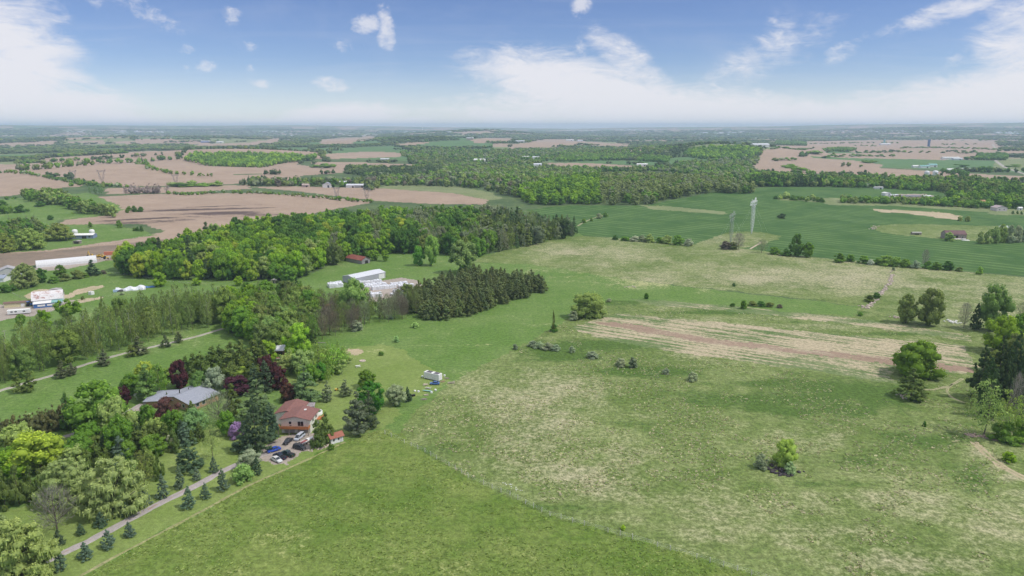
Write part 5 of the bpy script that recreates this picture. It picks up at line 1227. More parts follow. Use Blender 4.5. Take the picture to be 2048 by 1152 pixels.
# ------------------------------------------------------------------ pylons
def lattice(m, a, b, w0, w1, n, r=.11):
    a = np.array(a, float); b = np.array(b, float); d = b - a; d /= np.linalg.norm(d)
    u = np.cross(d, [.2, .9, .1]); u /= np.linalg.norm(u); v = np.cross(d, u)
    pts = []
    for i in range(n + 1):
        c = a + (b - a) * i / n; w_ = w0 + (w1 - w0) * math.sin(PI * i / n) if w0 != w1 else w0
        pts.append([c + u * w_ / 2 + v * w_ / 2, c - u * w_ / 2 + v * w_ / 2, c - u * w_ / 2 - v * w_ / 2, c + u * w_ / 2 - v * w_ / 2])
    for i in range(n):
        for k in range(4):
            m.bar(pts[i][k], pts[i + 1][k], r, 4); m.bar(pts[i][k], pts[i + 1][(k + 1) % 4], r * .7, 3)
def pylon(px, yb, yt, az_, label, mat, s=1.0, r=.11, twin=True):
    x, y, z, _, h = size_at(px, yb, yt, 10)
    e = empty('pylon', x, y, z, R(az_), label, 'pylon', 'power line pylons'); e.scale = (1, 1, 1)
    H = h; cw = H * .30; ch = H * .82; th = H * .10
    for s_ in (-1, 1):
        m = MB(); lattice(m, (s_ * .3, 0, 0), (s_ * cw * .62, 0, ch), .4, 2.2, 12, r); m.build('mast', mat, e)
    m = MB(); lattice(m, (-cw, 0, ch + th / 2), (cw, 0, ch + th / 2), th, th, 12, r); m.build('crossbeam', mat, e)
    for s_ in (-1, 1):
        m = MB(); lattice(m, (s_ * cw * .72, 0, ch + th), (s_ * cw * .95, 0, H), .9, .9, 4, r); m.build('peak', mat, e)
    for u in (-.98, 0, .98):
        MB().bar((u * cw, 0, ch - .2), (u * cw, 0, ch - H * .10), r * 1.6, 6).build('insulator', WHITE, e)
    for s_ in (-1, 1):
        for q in (-1, 1): MB().bar((s_ * cw * .6, 0, ch), (s_ * cw * 1.0, q * H * .4, 0), .025, 3).build('guy_wire', GALV, e)
    return e
pylon(1503, 467, 397, 62, 'tall white lattice pylon in the grass clearing beside the wheat', GALV, r=.10)
pylon(1461, 486, 424, 62, 'thin dull lattice pylon left of the white one', pm('dull_galvanised', (.33, .37, .33), .6), r=.08)
DULL = pm('dark_weathered_steel', (.22, .21, .22), .7)
pylon(205, 366, 339, 20, 'faint pylon standing in the ploughed hill', DULL, r=.10)
pylon(148, 361, 340, 20, 'faint pylon left of the one on the ploughed hill', DULL, r=.10)
pylon(352, 370, 348, 20, 'faint pylon past the leafless grove', DULL, r=.10)
pylon(674, 396, 374, 20, 'faint pylon in front of the white two storey house', DULL, r=.10)
pylon(734, 399, 374, 20, 'faint pylon in front of the twin barns', DULL, r=.10)
# roadside poles
def pole(px, yb, yt, label, name='utility_pole'):
    x, y, z, _, h = size_at(px, yb, yt, 2); e = empty(name, x, y, z, R(30), label, name.replace('_', ' '), 'wooden poles')
    MB().bar((0, 0, -.2), (0, 0, h), .16, 6, .11).build('pole', BARKP, e); MB().box(-1, 1, -.05, .05, h - .6, h - .45).build('crossarm', BARKP, e)
pole(16, 708, 660, 'grey utility pole in the paddock beside the poplars'); pole(1992, 392, 374, 'utility pole in front of the roadside wood')

# ------------------------------------------------------------------ vehicles
TYRE = pm('tyre_rubber', (.02, .02, .02), .9); CHROME = pm('grey_wheel_metal', (.45, .46, .48), .35, metal=.6); LAMP = pm('lamp_glass', (.6, .6, .58), .2); REDL = pm('red_lamp', (.4, .03, .02), .3)
def paint(name, col): return plain(name, col, .28, 0.0, .6, .04)
def car(kind, A, B, mat, label, L_=4.6):
    """A rear pixel, B front pixel on the ground"""
    a = np.array(g1(*A)); b = np.array(g1(*B)); c = (a + b) / 2; ang = math.atan2(b[1] - a[1], b[0] - a[0])
    nm = {'sedan': 'parked_car', 'suv': 'parked_suv', 'van': 'parked_minivan', 'pickup': 'parked_pickup'}[kind]
    e = empty(nm, c[0], c[1], c[2] + .03, ang, label, {'sedan': 'car', 'suv': 'suv', 'van': 'minivan', 'pickup': 'pickup truck'}[kind], 'vehicles parked below the house')
    k = L_ / 4.6; W_ = .92
    lo = {'sedan': [(-2.3, .35, .85), (-2.25, .9, .98), (-1.4, 1.0, 1.0), (.9, .95, 1.0), (2.1, .78, .95), (2.3, .5, .8)], 'suv': [(-2.3, .4, .9), (-2.28, 1.05, 1.0), (-1, 1.1, 1.0), (.9, 1.05, 1.0), (2.1, .95, .96), (2.3, .55, .85)],
          'van': [(-2.3, .38, .9), (-2.28, 1.05, 1.0), (-1, 1.1, 1.0), (1.2, 1.0, 1.0), (2.1, .85, .94), (2.3, .5, .82)], 'pickup': [(-2.3, .5, .95), (-2.28, 1.1, 1.0), (-1, 1.1, 1.0), (.9, 1.12, 1.0), (2.15, 1.05, .97), (2.3, .6, .88)]}[kind]
    rings = []
    for (x, top, w_) in lo:
        w_ = w_ * W_; rings.append([(x * k, -w_, .32), (x * k, -w_ * 1.0, top * .72), (x * k, -w_ * .86, top), (x * k, w_ * .86, top), (x * k, w_ * 1.0, top * .72), (x * k, w_, .32)])
    MB().loft(rings).build('body', mat, e, False)
    cab = {'sedan': (-1.75, -1.0, .35, 1.15, 1.42, .95), 'suv': (-2.2, -1.95, .45, 1.15, 1.75, 1.05), 'van': (-2.22, -2.0, .8, 1.65, 1.75, 1.05), 'pickup': (-.55, -.35, .75, 1.2, 1.78, 1.1)}[kind]
    x0, x1, x2, x3, zt, zb_ = cab
    def cabin(x0, x1, x2, x3, zb_, zt, w_, w2): return MB().add([(x0 * k, -w_, zb_), (x3 * k, -w_, zb_), (x3 * k, w_, zb_), (x0 * k, w_, zb_), (x1 * k, -w2, zt), (x2 * k, -w2, zt), (x2 * k, w2, zt), (x1 * k, w2, zt)], [(0, 3, 2, 1), (4, 5, 6, 7), (0, 1, 5, 4), (1, 2, 6, 5), (2, 3, 7, 6), (3, 0, 4, 7)])
    g = cabin(x0, x1, x2, x3, zb_ - .05, zt, .80, .66).build('windows', GLASS, e)
    MB().box((x1 - .02) * k, (x2 + .02) * k, -.67, .67, zt, zt + .05).build('roof', mat, e)
    m = MB()
    for s in (-1, 1):
        for xx in ((x1 + x2) / 2,): m.bar((xx * k, s * .80, zb_), (xx * k, s * .68, zt), .05)
        m.bar((x0 * k, s * .80, zb_), (x1 * k, s * .66, zt), .05); m.bar((x3 * k, s * .80, zb_), (x2 * k, s * .66, zt), .05)
    m.build('pillars', mat, e)
    if kind == 'pickup': MB().box(-2.15 * k, -.62 * k, -.72, .72, 1.0, 1.13).build('cargo_bed', BLACK, e)
    for u in (-1.4, 1.42):
        for s in (-1, 1):
            w = MB().bar((u * k, s * .74, .34), (u * k, s * .95, .34), .34, 14).build('wheel', TYRE, e); MB().bar((u * k, s * .95, .34), (u * k, s * .965, .34), .19, 10).build('rim', CHROME, w)
    for s in (-1, 1):
        MB().box(2.22 * k, 2.31 * k, s * .62 - .16, s * .62 + .16, .55, .70).build('headlight', LAMP, e); MB().box(-2.33 * k, -2.26 * k, s * .66 - .12, s * .66 + .12, .7, .88).build('tail_light', REDL, e)
    return e
BLK = paint('black_car_paint', (.02, .021, .024))
car('sedan', (562, 898), (533, 907), paint('bright_blue_paint', (.02, .07, .42)), 'bright blue sedan parked beside the tall spruce', 4.7)
car('sedan', (582, 880), (569, 891), BLK, 'black sedan parked between the blue sedan and the silver minivan', 4.7)
car('van', (608, 870), (590, 884), paint('silver_paint', (.50, .54, .62)), 'silver minivan parked at the garage doors', 5.1)
car('suv', (586, 895), (613, 901), BLK, 'black suv parked below the boat', 4.9)
car('pickup', (592, 916), (560, 906), paint('dark_green_paint', (.015, .045, .035)), 'dark green pickup truck between two black vehicles', 5.6)
car('pickup', (574, 921), (546, 911), paint('navy_paint', (.015, .02, .05)), 'dark navy pickup in front of the dark green one', 5.5)
car('sedan', (541, 916), (566, 928), paint('pale_silver_paint', (.62, .63, .62)), 'white silver sedan at the lawn edge of the parking area', 4.8)
def boat(px, py, rz, L_, label, trailer=True):
    x, y, z = g1(px, py); e = empty('boat', x, y, z, R(rz), label, 'boat')
    rings = []
    for u, w_, hh in ((-.5, .85, 1.0), (-.2, 1.0, 1.0), (.15, .95, 1.05), (.38, .6, 1.15), (.5, .06, 1.3)):
        rings.append([(u * L_, -w_, .5 + hh * .6), (u * L_, -w_ * .7, .55), (u * L_, 0, .35), (u * L_, w_ * .7, .55), (u * L_, w_, .5 + hh * .6)])
    MB().loft(rings).build('hull', WHITE, e)
    MB().box(-.42 * L_, .05 * L_, -.62, .62, 1.08, 1.2).build('cockpit', pm('boat_red_seat', (.35, .12, .12)), e); MB().add([(.05 * L_, -.7, 1.15), (.05 * L_, .7, 1.15), (-.02 * L_, .6, 1.65), (-.02 * L_, -.6, 1.65)], [(0, 1, 2, 3)]).build('windscreen', GLASS, e)
    MB().box(-.52 * L_, -.46 * L_, -.2, .2, .6, 1.7).build('outboard_motor', BLACK, e)
    for s in (-1, 1): MB().bar((-.1 * L_, s * .8, .3), (-.1 * L_, s * 1.0, .3), .3, 12).build('trailer_wheel', TYRE, e)
    return e
boat(613, 886, 62, 6.8, 'white boat on a trailer beside the cedar'); boat(560, 720, 8, 5.5, 'white boat on a trailer in front of the metal roofed outbuilding')
tractor(308, 806, 20, 1.2, 'cluttered blue grey ride-on machine under the bungalow eave', pm('blue_grey_paint', (.2, .22, .3)), None)
# white box trailer on the lawn
pA, pB = np.array(g1(848, 757)), np.array(g1(877.6, 763.5)); ang = math.atan2(pB[1] - pA[1], pB[0] - pA[0]); Lc = float(np.linalg.norm(pB - pA)); c = (pA + pB) / 2
nx, ny = -math.sin(ang), math.cos(ang)
e = empty('storage_container', c[0] + nx * 1.3, c[1] + ny * 1.3, c[2], ang, 'white box container standing alone at the end of the back lawn', 'container')
MB().box(-Lc / 2, Lc / 2, -1.3, 1.3, .35, 3.2).build('body', WHITE, e)
for u in (-.22, .26): MB().box(u * Lc - .16 * Lc, u * Lc + .16 * Lc, -1.0, 1.15, 3.2, 3.26).build('roof_panel', pm('dark_roof_felt', (.13, .12, .14), .8), e)
for s in (-.62, .62): MB().box(Lc / 2, Lc / 2 + .05, s - .58, s + .58, .4, 3.1).build('door', WHITE, e)
for u in (-.4, .4): MB().box(u * Lc - .5, u * Lc + .5, -1.1, 1.1, -.05, .34).build('skid', BLACK, e)
# odds and ends lying round it
def scrap(name, px, py, rz, mb, mat, label, cat, group='odds and ends lying round the white container'):
    x, y, z = g1(px, py); tag(mb.build(name, mat, None, loc=(x, y, z), rz=R(rz)), label, cat, group)
def boards(n, L_, w_, seed):
    r = random.Random(seed); m = MB()
    for i in range(n):
        a = r.uniform(-.5, .5); y = r.uniform(-w_, w_); z = .02 + i * .06; l = L_ * r.uniform(.6, 1)
        c_, s_ = math.cos(a), math.sin(a); b = MB().box(-l / 2, l / 2, -.12, .12, z, z + .05); m.add([(p * c_ - q * s_, p * s_ + q * c_ + y, t) for p, q, t in b.v], b.f)
    return m
def hullm(L_, w_, h_): return MB().loft([[(u * L_, -w_ * k, h_), (u * L_, 0, h_ * (1 - k) + .03), (u * L_, w_ * k, h_)] for u, k in ((-.5, .08), (-.3, .8), (0, 1), (.3, .8), (.5, .08))])
car_ = car('sedan', (876, 769), (863, 769), paint('faded_blue_paint', (.05, .13, .36)), 'derelict blue car lying in front of the white container', 4.3); car_['group'] = 'odds and ends lying round the white container'
scrap('canoe', 855, 783, -16, hullm(5.0, .5, .45), pm('sea_green_fibreglass', (.25, .48, .42), .5), 'sea green canoe lying upturned in the grass', 'canoe')
scrap('board_pile', 851, 770, 10, boards(9, 2.6, .8, 1), pm('bleached_boards', (.55, .48, .38), .9, var=.3), 'pile of bleached boards left of the derelict blue car', 'board pile')
scrap('board_pile', 856, 777, -20, boards(8, 3.0, .8, 2), pm('whitish_boards', (.58, .57, .50), .9, var=.3), 'whitish planks just above the canoe', 'board pile')
scrap('board_pile', 886, 764, 40, boards(7, 2.4, .7, 3), pm('brown_boards2', (.38, .27, .18), .9, var=.3), 'brown planks at the container doors', 'board pile')
scrap('board_pile', 903, 766, 15, boards(9, 4.0, .9, 4), pm('grey_boards', (.42, .38, .28), .9, var=.3), 'long grey planks farthest from the container', 'board pile')
scrap('board_pile', 893, 757, -30, boards(6, 2.6, .7, 5), WOODM, 'dark planks behind the container end', 'board pile')
scrap('board_pile', 852, 790, 20, boards(7, 2.2, .7, 6), pm('bleached_boards', (.5, .45, .36)), 'bleached planks below the canoe', 'board pile')
scrap('board_pile', 848, 799, 25, boards(7, 2.8, .7, 7), WOODM, 'planks at the hay field edge near the silver willow', 'board pile')
for i, (px, py, lab) in enumerate([(830, 783, 'white tub on the lawn left of the canoe'), (837, 784, 'second white tub on the lawn left of the canoe'), (871, 781, 'white tub right of the canoe'), (863, 786, 'pale drum below the canoe'), (889, 752, 'pale drum behind the container doors'), (845, 754, 'white block at the far end of the container')]):
    n = 12; scrap('tub', px, py, 0, MB().loft([[(math.cos(2 * PI * k / n) * r, math.sin(2 * PI * k / n) * r, zz) for k in range(n)] for r, zz in ((.45, -.05), (.5, .5), (.42, .6))]), WHITE, lab, 'tub')
scrap('barrow', 826, 793, 30, MB().loft([[(-.7, -.4, .3), (.7, -.3, .3), (.7, .3, .3), (-.7, .4, .3)], [(-.9, -.6, .8), (1.0, -.45, .8), (1.0, .45, .8), (-.9, .6, .8)]]).bar((-.9, -.5, .6), (-1.8, -.5, .5), .05).bar((-.9, .5, .6), (-1.8, .5, .5), .05).bar((.8, -.1, .2), (.8, .1, .2), .25, 10), BLACK, 'dark wheelbarrow beside the small spruce', 'wheelbarrow')
# picnic table and other lawn things
x, y, z = g1(716, 734); e = empty('picnic_table', x, y, z, R(25), 'white picnic table on the back lawn', 'picnic table')
MB().box(-1.1, 1.1, -.4, .4, .72, .78).build('table_top', WHITE, e)
for s in (-1, 1):
    MB().box(-1.1, 1.1, s * .8 - .14, s * .8 + .14, .42, .47).build('bench', WHITE, e); MB().bar((s * .8, -.8, 0), (s * .8, .3, .72), .05).bar((s * .8, .8, 0), (s * .8, -.3, .72), .05).build('leg', WHITE, e)
x, y, z = g1(725, 722); n = 16; tag(MB().loft([[(math.cos(2 * PI * k / n) * r, math.sin(2 * PI * k / n) * r, zz) for k in range(n)] for r, zz in ((1.5, -.05), (1.5, .3), (1.2, .3), (1.15, .1))]).build('fire_ring', ROCK, None, loc=(x, y, z)), 'stone fire ring at the edge of the back lawn', 'fire ring')
x, y, z = g1(640, 686); tag(MB().bar((-3, 0, .25), (3, 0, .3), .22, 8, .16).build('fallen_log', BARKP, None, loc=(x, y, z), rz=R(-10)), 'pale fallen log in the paddock below the grove', 'log')
x, y, z = g1(674, 781); e = empty('ride_on_mower', x, y, z, R(200), 'yellow ride-on mower on the back lawn', 'mower'); MB().box(-.5, .9, -.4, .4, .3, .85).build('body', YEP, e); MB().box(-.6, -.2, -.3, .3, .85, 1.25).build('seat', BLACK, e)
for u in (-.4, .7):
    for s in (-.45, .45): MB().bar((u, s - .08, .25), (u, s + .08, .25), .25, 10).build('wheel', TYRE, e)
x, y, z = g1(274, 800); e = empty('satellite_dish', x, y, z, R(20), 'white satellite dish on a post beside the forecourt', 'satellite dish'); MB().bar((0, 0, 0), (0, 0, 2.0), .06, 6).build('post', GALV, e)
MB().loft([[(math.cos(2 * PI * i / 14) * r, -.1 - dd, 2.3 + math.sin(2 * PI * i / 14) * r) for i in range(14)] for r, dd in ((.1, 0), (.6, .08), (1.0, .3))], cap=False).build('dish', WHITE, e)
for (px, py, lab) in [(655, 786, 'white garden lantern by the thin grey pine'), (585, 803, 'white statue like post behind the brown roof')]:
    x, y, z = g1(px, py); tag(MB().bar((0, 0, -.1), (0, 0, 1.0), .12, 8).loft([[(math.cos(2 * PI * k / 8) * r, math.sin(2 * PI * k / 8) * r, zz) for k in range(8)] for r, zz in ((.25, 1.0), (.3, 1.3), (.05, 1.5))]).build('garden_lantern', WHITE, None, loc=(x, y, z)), lab, 'garden lantern')
# ------------------------------------------------------------------ stones
def stones(line, n, name, label, s0=.35, s1=.9, wid=1.0, mat=None, seed=3):
    P = G([p[0] for p in line], [p[1] for p in line]); r = np.random.default_rng(seed); V, F = [], []; k = 0
    for i in range(n):
        u = r.uniform(0, len(P) - 1.001); q = int(u); p = P[q] + (P[q + 1] - P[q]) * (u - q) + np.array([r.normal(0, wid), r.normal(0, wid), 0]); p[2] = float(T(p[0], p[1]))
        s = r.uniform(s0, s1); v = ICO_V * s * r.uniform(.75, 1.25, (12, 1)) * np.array([1, 1, .7]) + p + np.array([0, 0, s * .2]); V.append(v); F.append(ICO_F + k); k += 12
    me = make_mesh(name, np.concatenate(V), np.concatenate(F), [mat or ROCK]); o = link(name, me); o['kind'] = 'stuff'; o['label'] = label
stones([(1785, 550), (1780, 565), (1768, 580), (1756, 595), (1744, 606), (1734, 617)], 230, 'stone_row', 'pinkish fieldstones heaped in a row across the dry grass', .35, .9, .8)
stones([(1724, 612), (1728, 616)], 14, 'stones', 'short second heap of stones beside the row', .4, .9, .8); stones([(1788, 634), (1798, 636)], 14, 'stones', 'stones in front of the narrower round tree', .4, .8, 1)
stones([(1899, 643), (1913, 646)], 22, 'stones', 'white stones heaped in the shade left of the dead conifer', .4, .9, 1.2, WHITE)
stones([(1936, 870), (1960, 873), (1985, 878), (2010, 881), (2052, 890)], 150, 'stone_row', 'reddish stones strewn in a row under the birches', .2, .6, .6, pm('reddish_stones', (.36, .27, .22), .9, var=.3))
stones([(1802, 790), (1812, 797)], 26, 'stones', 'pinkish stones beside the wide green spruce', .3, .6, .7); stones([(1010, 965), (1040, 982)], 16, 'stones', 'small pale stones along the fence line', .1, .25, .4, WHITE)
stones([(618, 903), (640, 897), (655, 891), (662, 889)], 60, 'garden_stones', 'pale stones edging the beds between the parking area and the shed', .15, .45, .5); stones([(1545, 938), (1560, 945), (1590, 942)], 70, 'brush_heap', 'dark charred brush under the lime green sapling', .3, .8, 1.4, pm('charred_brush', (.07, .06, .065), .9))
stones([(1273, 575), (1262, 572), (1250, 575)], 16, 'stones', 'pale stones at the end of the green strip', .3, .6, .6); stones([(1780, 545), (1786, 541)], 8, 'stones', 'stones at the upper end of the row', .3, .6, .5)
stones([(1745, 459), (1752, 452)], 20, 'stones', 'sandy stones at the tip of the rough patch in the wheat', .5, 1.2, 1.5); stones([(2006, 453), (2012, 455)], 24, 'stones', 'white stone heap beside the willow bushes', .5, 1.2, 1.6, WHITE)
# ------------------------------------------------------------------ roads
def ribbon(name, line, width, mat, label, dz=.07, rag=.12, step=2.5):
    P = G([p[0] for p in line], [p[1] for p in line])[:, :2]; pts = []
    for a, b in zip(P[:-1], P[1:]):
        n = max(1, int(np.linalg.norm(b - a) / step)); pts += [a + (b - a) * i / n for i in range(n)]
    pts.append(P[-1]); pts = np.array(pts)
    for _ in range(4): pts[1:-1] = (pts[:-2] + pts[1:-1] * 2 + pts[2:]) / 4
    d = np.gradient(pts, axis=0); d /= np.linalg.norm(d, axis=1, keepdims=True); nrm = np.stack([-d[:, 1], d[:, 0]], 1)
    r = np.random.default_rng(1); V = []; cols = 5
    for i, p in enumerate(pts):
        for c in range(cols):
            u = (c / (cols - 1) - .5) * width * (1 + r.normal(0, rag) * (c in (0, cols - 1)))
            q = p + nrm[i] * u; V.append((q[0], q[1], float(T(q[0], q[1])) + dz - (.1 if c in (0, cols - 1) else 0)))
    F = [(i * cols + c, i * cols + c + 1, (i + 1) * cols + c + 1, (i + 1) * cols + c) for i in range(len(pts) - 1) for c in range(cols - 1)]
    dr = [(.42 if k % cols == 2 else 0.0) + r.normal(0, .08) for k in range(len(V))]
    o = link(name, make_mesh(name, V, F, [mat], True, {'dry': dr})); o['kind'] = 'structure'; o['label'] = label; return o
DRIVE = ground_mat('gravel_drive', (0.36, 0.325, 0.315), (0.46, 0.42, 0.41), (0.34, 0.24, 0.20), mott=.12, bump=.15, drybias=.1)
LANE = ground_mat('lane_gravel', (0.36, 0.34, 0.29), (0.44, 0.42, 0.36), (0.30, 0.26, 0.19), mott=.12, bump=.15)
TRK = ground_mat('worn_track', (0.34, 0.32, 0.19), (0.44, 0.40, 0.26), (0.17, 0.24, 0.07), mott=.2, bump=.3, drybias=.15, soft=(.1, .9))
ribbon('driveway', [(86, 1125), (180, 1081), (250, 1044), (330, 1001), (400, 968), (440, 944), (475, 928), (505, 916), (540, 905)], 3.4, DRIVE, 'straight gravel driveway between two rows of blue spruces')
ribbon('lane', [(-60, 804), (0, 781), (60, 763), (110, 750), (170, 729), (250, 706), (330, 688), (390, 674), (450, 656), (490, 644)], 3.2, LANE, 'narrow gravel lane below the poplar grove')
ribbon('garden_drive', [(30, 897), (100, 882), (140, 870), (190, 856), (230, 840), (262, 820), (285, 808)], 3.2, DRIVE, 'drive leading to the forecourt of the grey roofed bungalow')
ribbon('garden_path', [(150, 926), (190, 903), (230, 887), (272, 873), (310, 858)], 2.6, DRIVE, 'short drive behind the willows')
ribbon('track', [(1948, 884), (1965, 900), (1985, 920), (2010, 938), (2060, 962), (2120, 985)], 3.4, GM['sand'], 'worn sandy track leaving the clump of birches')
ribbon('track', [(1925, 757), (1905, 770), (1880, 778), (1850, 781), (1830, 778)], 1.6, TRK, 'faint wheel track past the wide green spruce', rag=.3)
ribbon('track', [(1905, 768), (1893, 778), (1890, 788), (1900, 796), (1930, 806)], 1.2, TRK, 'faint wheel track curving toward the dark spruces', rag=.3)
ribbon('path', [(1500, 498), (1508, 493), (1516, 489), (1522, 484)], 2.2, ground_mat('sandy_path', (.5, .4, .32), (.55, .46, .36), (.4, .3, .2), mott=.1), 'sandy path into the pylon clearing')
ribbon('track', [(1155, 452), (1168, 444), (1185, 437), (1200, 432), (1215, 428)], 2.5, TRK, 'farm track through the wheat'); ribbon('road', [(2060, 352), (2010, 335), (1990, 320), (2000, 300), (1985, 288)], 9, LANE, 'straight country road far off at the picture edge', dz=.3, step=12)
ribbon('farm_track', [(1160, 340), (1100, 334)], 6, LANE, 'pale road in the middle distance', dz=.3, step=10)
ribbon('mown_edge', [(690, 884), (612, 921), (500, 969), (380, 1035), (240, 1108), (150, 1158)], 1.2, ground_mat('mown_strip', (.26, .27, .11), (.32, .32, .16), (.42, .38, .22), mott=.2, bump=.2), 'pale mown strip between the lawn and the hay field', rag=.35)
0 and ribbon('mown_edge', [(770, 868), (850, 905), (950, 962), (1020, 992), (1100, 1032), (1290, 1086), (1420, 1125), (1560, 1168)], .8, ground_mat('fence_strip', (.24, .28, .12), (.34, .34, .2), (.5, .5, .42), mott=.25, bump=.3, drybias=.1), 'pale strip of grass under the wire fence', rag=.5)
# ------------------------------------------------------------------ fences
def fence(line, sp, label, h=1.3, r=.07, mat=BARKP, wires=3, skip=0.0, maxn=98):
    P = G([p[0] for p in line], [p[1] for p in line]); a0 = P[0]; e = empty('wire_fence', a0[0], a0[1], a0[2], 0, label, 'fence')
    pts = []
    for a, b in zip(P[:-1], P[1:]):
        n = max(1, int(np.linalg.norm(b - a) / sp)); pts += [a + (b - a) * i / n for i in range(n)]
    pts.append(P[-1]); r_ = random.Random(3); last = None; w_ = MB()
    for i, p in enumerate(pts[:maxn]):
        q = p - a0; q[2] = float(T(p[0], p[1])) - a0[2]
        if r_.random() > skip or i in (0, len(pts) - 1):
            hh = h * r_.uniform(.85, 1.12); MB().bar((q[0], q[1], q[2] - .2), (q[0] + r_.uniform(-.08, .08), q[1], q[2] + hh), r, 5).build('post', mat, e)
        if last is not None:
            for k in range(wires): w_.bar(last + np.array([0, 0, h * (.35 + .28 * k)]), q + np.array([0, 0, h * (.35 + .28 * k)]), .012, 3)
        last = q
    w_.build('wire', GALV, e); return e
PW = pm('bleached_post', (.62, .60, .52), .9)
fence([(770, 868), (850, 905), (950, 962), (1020, 992), (1100, 1032), (1290, 1086), (1420, 1125), (1560, 1168)], 3.2, 'post and wire fence with bleached posts between the hay field and the meadow', 1.6, .10, PW, skip=.15)
fence([(60, 633), (112, 618), (170, 604), (225, 591), (290, 581)], 5, 'dark wire fence along the paddock above the poplars', 1.2, .08, WOODM)
fence([(24, 588), (50, 598), (62, 604)], 4, 'short wire fence beside the white barn', 1.3, .09, WOODM); fence([(130, 556), (200, 545), (250, 548), (330, 563), (380, 568)], 7, 'wire fence below the long wood', 1.2, .08, WOODM)
fence([(90, 503), (150, 497), (220, 487), (300, 470)], 8, 'wire fence round the farm with the blue building', 1.2, .09, WOODM)
ORD = 'first second third fourth fifth sixth seventh eighth ninth tenth eleventh twelfth thirteenth fourteenth fifteenth sixteenth seventeenth eighteenth nineteenth'.split()

# ------------------------------------------------------------------ the single trees, by the pixel of their foot
def rows(kind, lst, group=None, **kw):
    for (px, yb, yt, w_, tint, label) in lst:
        T_(kind, px, yb, yt, w_, tint, label, group, **kw)
GD = 'blue spruces planted along the gravel drive'
rows('spruce', [
 (119, 1143, 1099, 31, 'blue', 'blue spruce at the very end of the gravel drive, on the hay field side'),
 (168, 1120, 1087, 33, 'blue', 'wide blue spruce, second from the end on the hay field side of the gravel drive'),
 (215, 1098, 1061, 30, 'blue', 'blue spruce, third from the end on the hay field side of the gravel drive'),
 (257, 1075, 1045, 25, 'blue', 'small blue spruce, fourth from the end on the hay field side of the drive'),
 (377, 1018, 973, 31, 'blue', 'blue spruce standing alone past the long gap on the field side of the drive'),
 (410, 999, 966, 22, 'blue', 'slim blue spruce between two larger ones on the field side of the drive'),
 (445, 982, 937, 28, 'blue', 'tall blue spruce on the field side, next to the pale green bush by the drive'),
 (75, 1104, 1076, 23, 'bluedark', 'dark little spruce beside the pale willow at the drive end'),
 (116, 1091, 1060, 26, 'bluedark', 'conical spruce in front of the grey leafless tree'),
 (160, 1071, 1049, 22, 'bluedark', 'smallest spruce on the lawn side of the gravel drive'),
 (200, 1054, 1026, 30, 'bluedark', 'squat green spruce under the outer edge of the big willow'),
 (248, 1033, 1003, 30, 'bluedark', 'spruce half hidden under the hanging willow branches'),
 (288, 1014, 975, 28, 'blue', 'blue spruce just clear of the big willow'),
 (325, 997, 950, 30, 'blue', 'tallest, broadest blue spruce on the lawn side of the drive'),
 (359, 979, 933, 25, 'blue', 'narrow tall blue spruce at the foot of the large shaggy spruce'),
 (393, 962, 935, 20, 'blue', 'short blue spruce in the middle of the lawn side row'),
 (427, 945, 914, 23, 'blue', 'blue spruce nearest the silver tree on the lawn side of the drive'),
 (513, 951, 915, 24, 'bluedark', 'dark blue spruce at the mouth of the parking area'),
], GD)
rows('spruce', [
 (240, 928, 874, 46, 'blue', 'big blue green spruce standing behind the two willows'),
 (375, 945, 884, 57, 'bluedark', 'large shaggy spruce on the lawn above the drive'),
 (369, 892, 845, 42, 'blue', 'pale blue spruce beside the white lilac'),
 (510, 908, 800, 60, 'bluedark', 'tall dark spruce beside the parking area, hiding the house corner'),
 (541, 884, 806, 46, 'bluedark', 'dense spruce against the end of the brown roofed house'),
 (490, 906, 845, 56, 'bluedark', 'broad spruce beside the purple lilac'),
 (508, 782, 728, 42, 'bluedark', 'blue green spruce left of the pointed one by the copper beech'),
 (530, 784, 722, 44, 'bluedark', 'pointed spruce right against the copper beech'),
 (815, 804, 774, 20, 'bluedark', 'small dark spruce hugging the silver willow bush'),
 (595, 604, 553, 20, 'dark', 'narrow dark spruce rising out of the grove'),
 (463, 650, 592, 22, 'dark', 'dark thin spruce at the end of the poplar grove'),
])
rows('darkspruce', [
 (1826, 799, 739, 70, (0.085, 0.120, 0.034), 'wide green spruce in front of the round bright tree in the meadow'),
 (1962, 800, 690, 52, 'dark', 'dark spruce at the outer corner of the meadow spruce stand'),
 (1994, 802, 672, 50, 'dark', 'tall dark spruce, second in the meadow spruce stand'),
 (2024, 800, 662, 50, 'dark', 'tall dark spruce, third in the meadow spruce stand'),
 (2054, 800, 668, 52, 'dark', 'dark spruce cut off by the picture edge'),
 (1984, 836, 738, 46, (0.05, .085, .03), 'lower spruce between the birches and the dark stand'),
 (1953, 660, 607, 27, 'dark', 'dark conifer next to the bleached dead conifer'),
 (1976, 812, 716, 44, (0.05, .085, .03), 'green spruce filling the gap between the two outer dark spruces'), (2010, 806, 692, 46, 'dark', 'dark spruce squeezed between the second and third of the stand'),
 (2040, 804, 700, 46, 'dark', 'dark spruce in front of the one cut off by the picture edge'),
 (2046, 832, 752, 50, 'dark', 'dark spruce behind the white birch stems'),
])
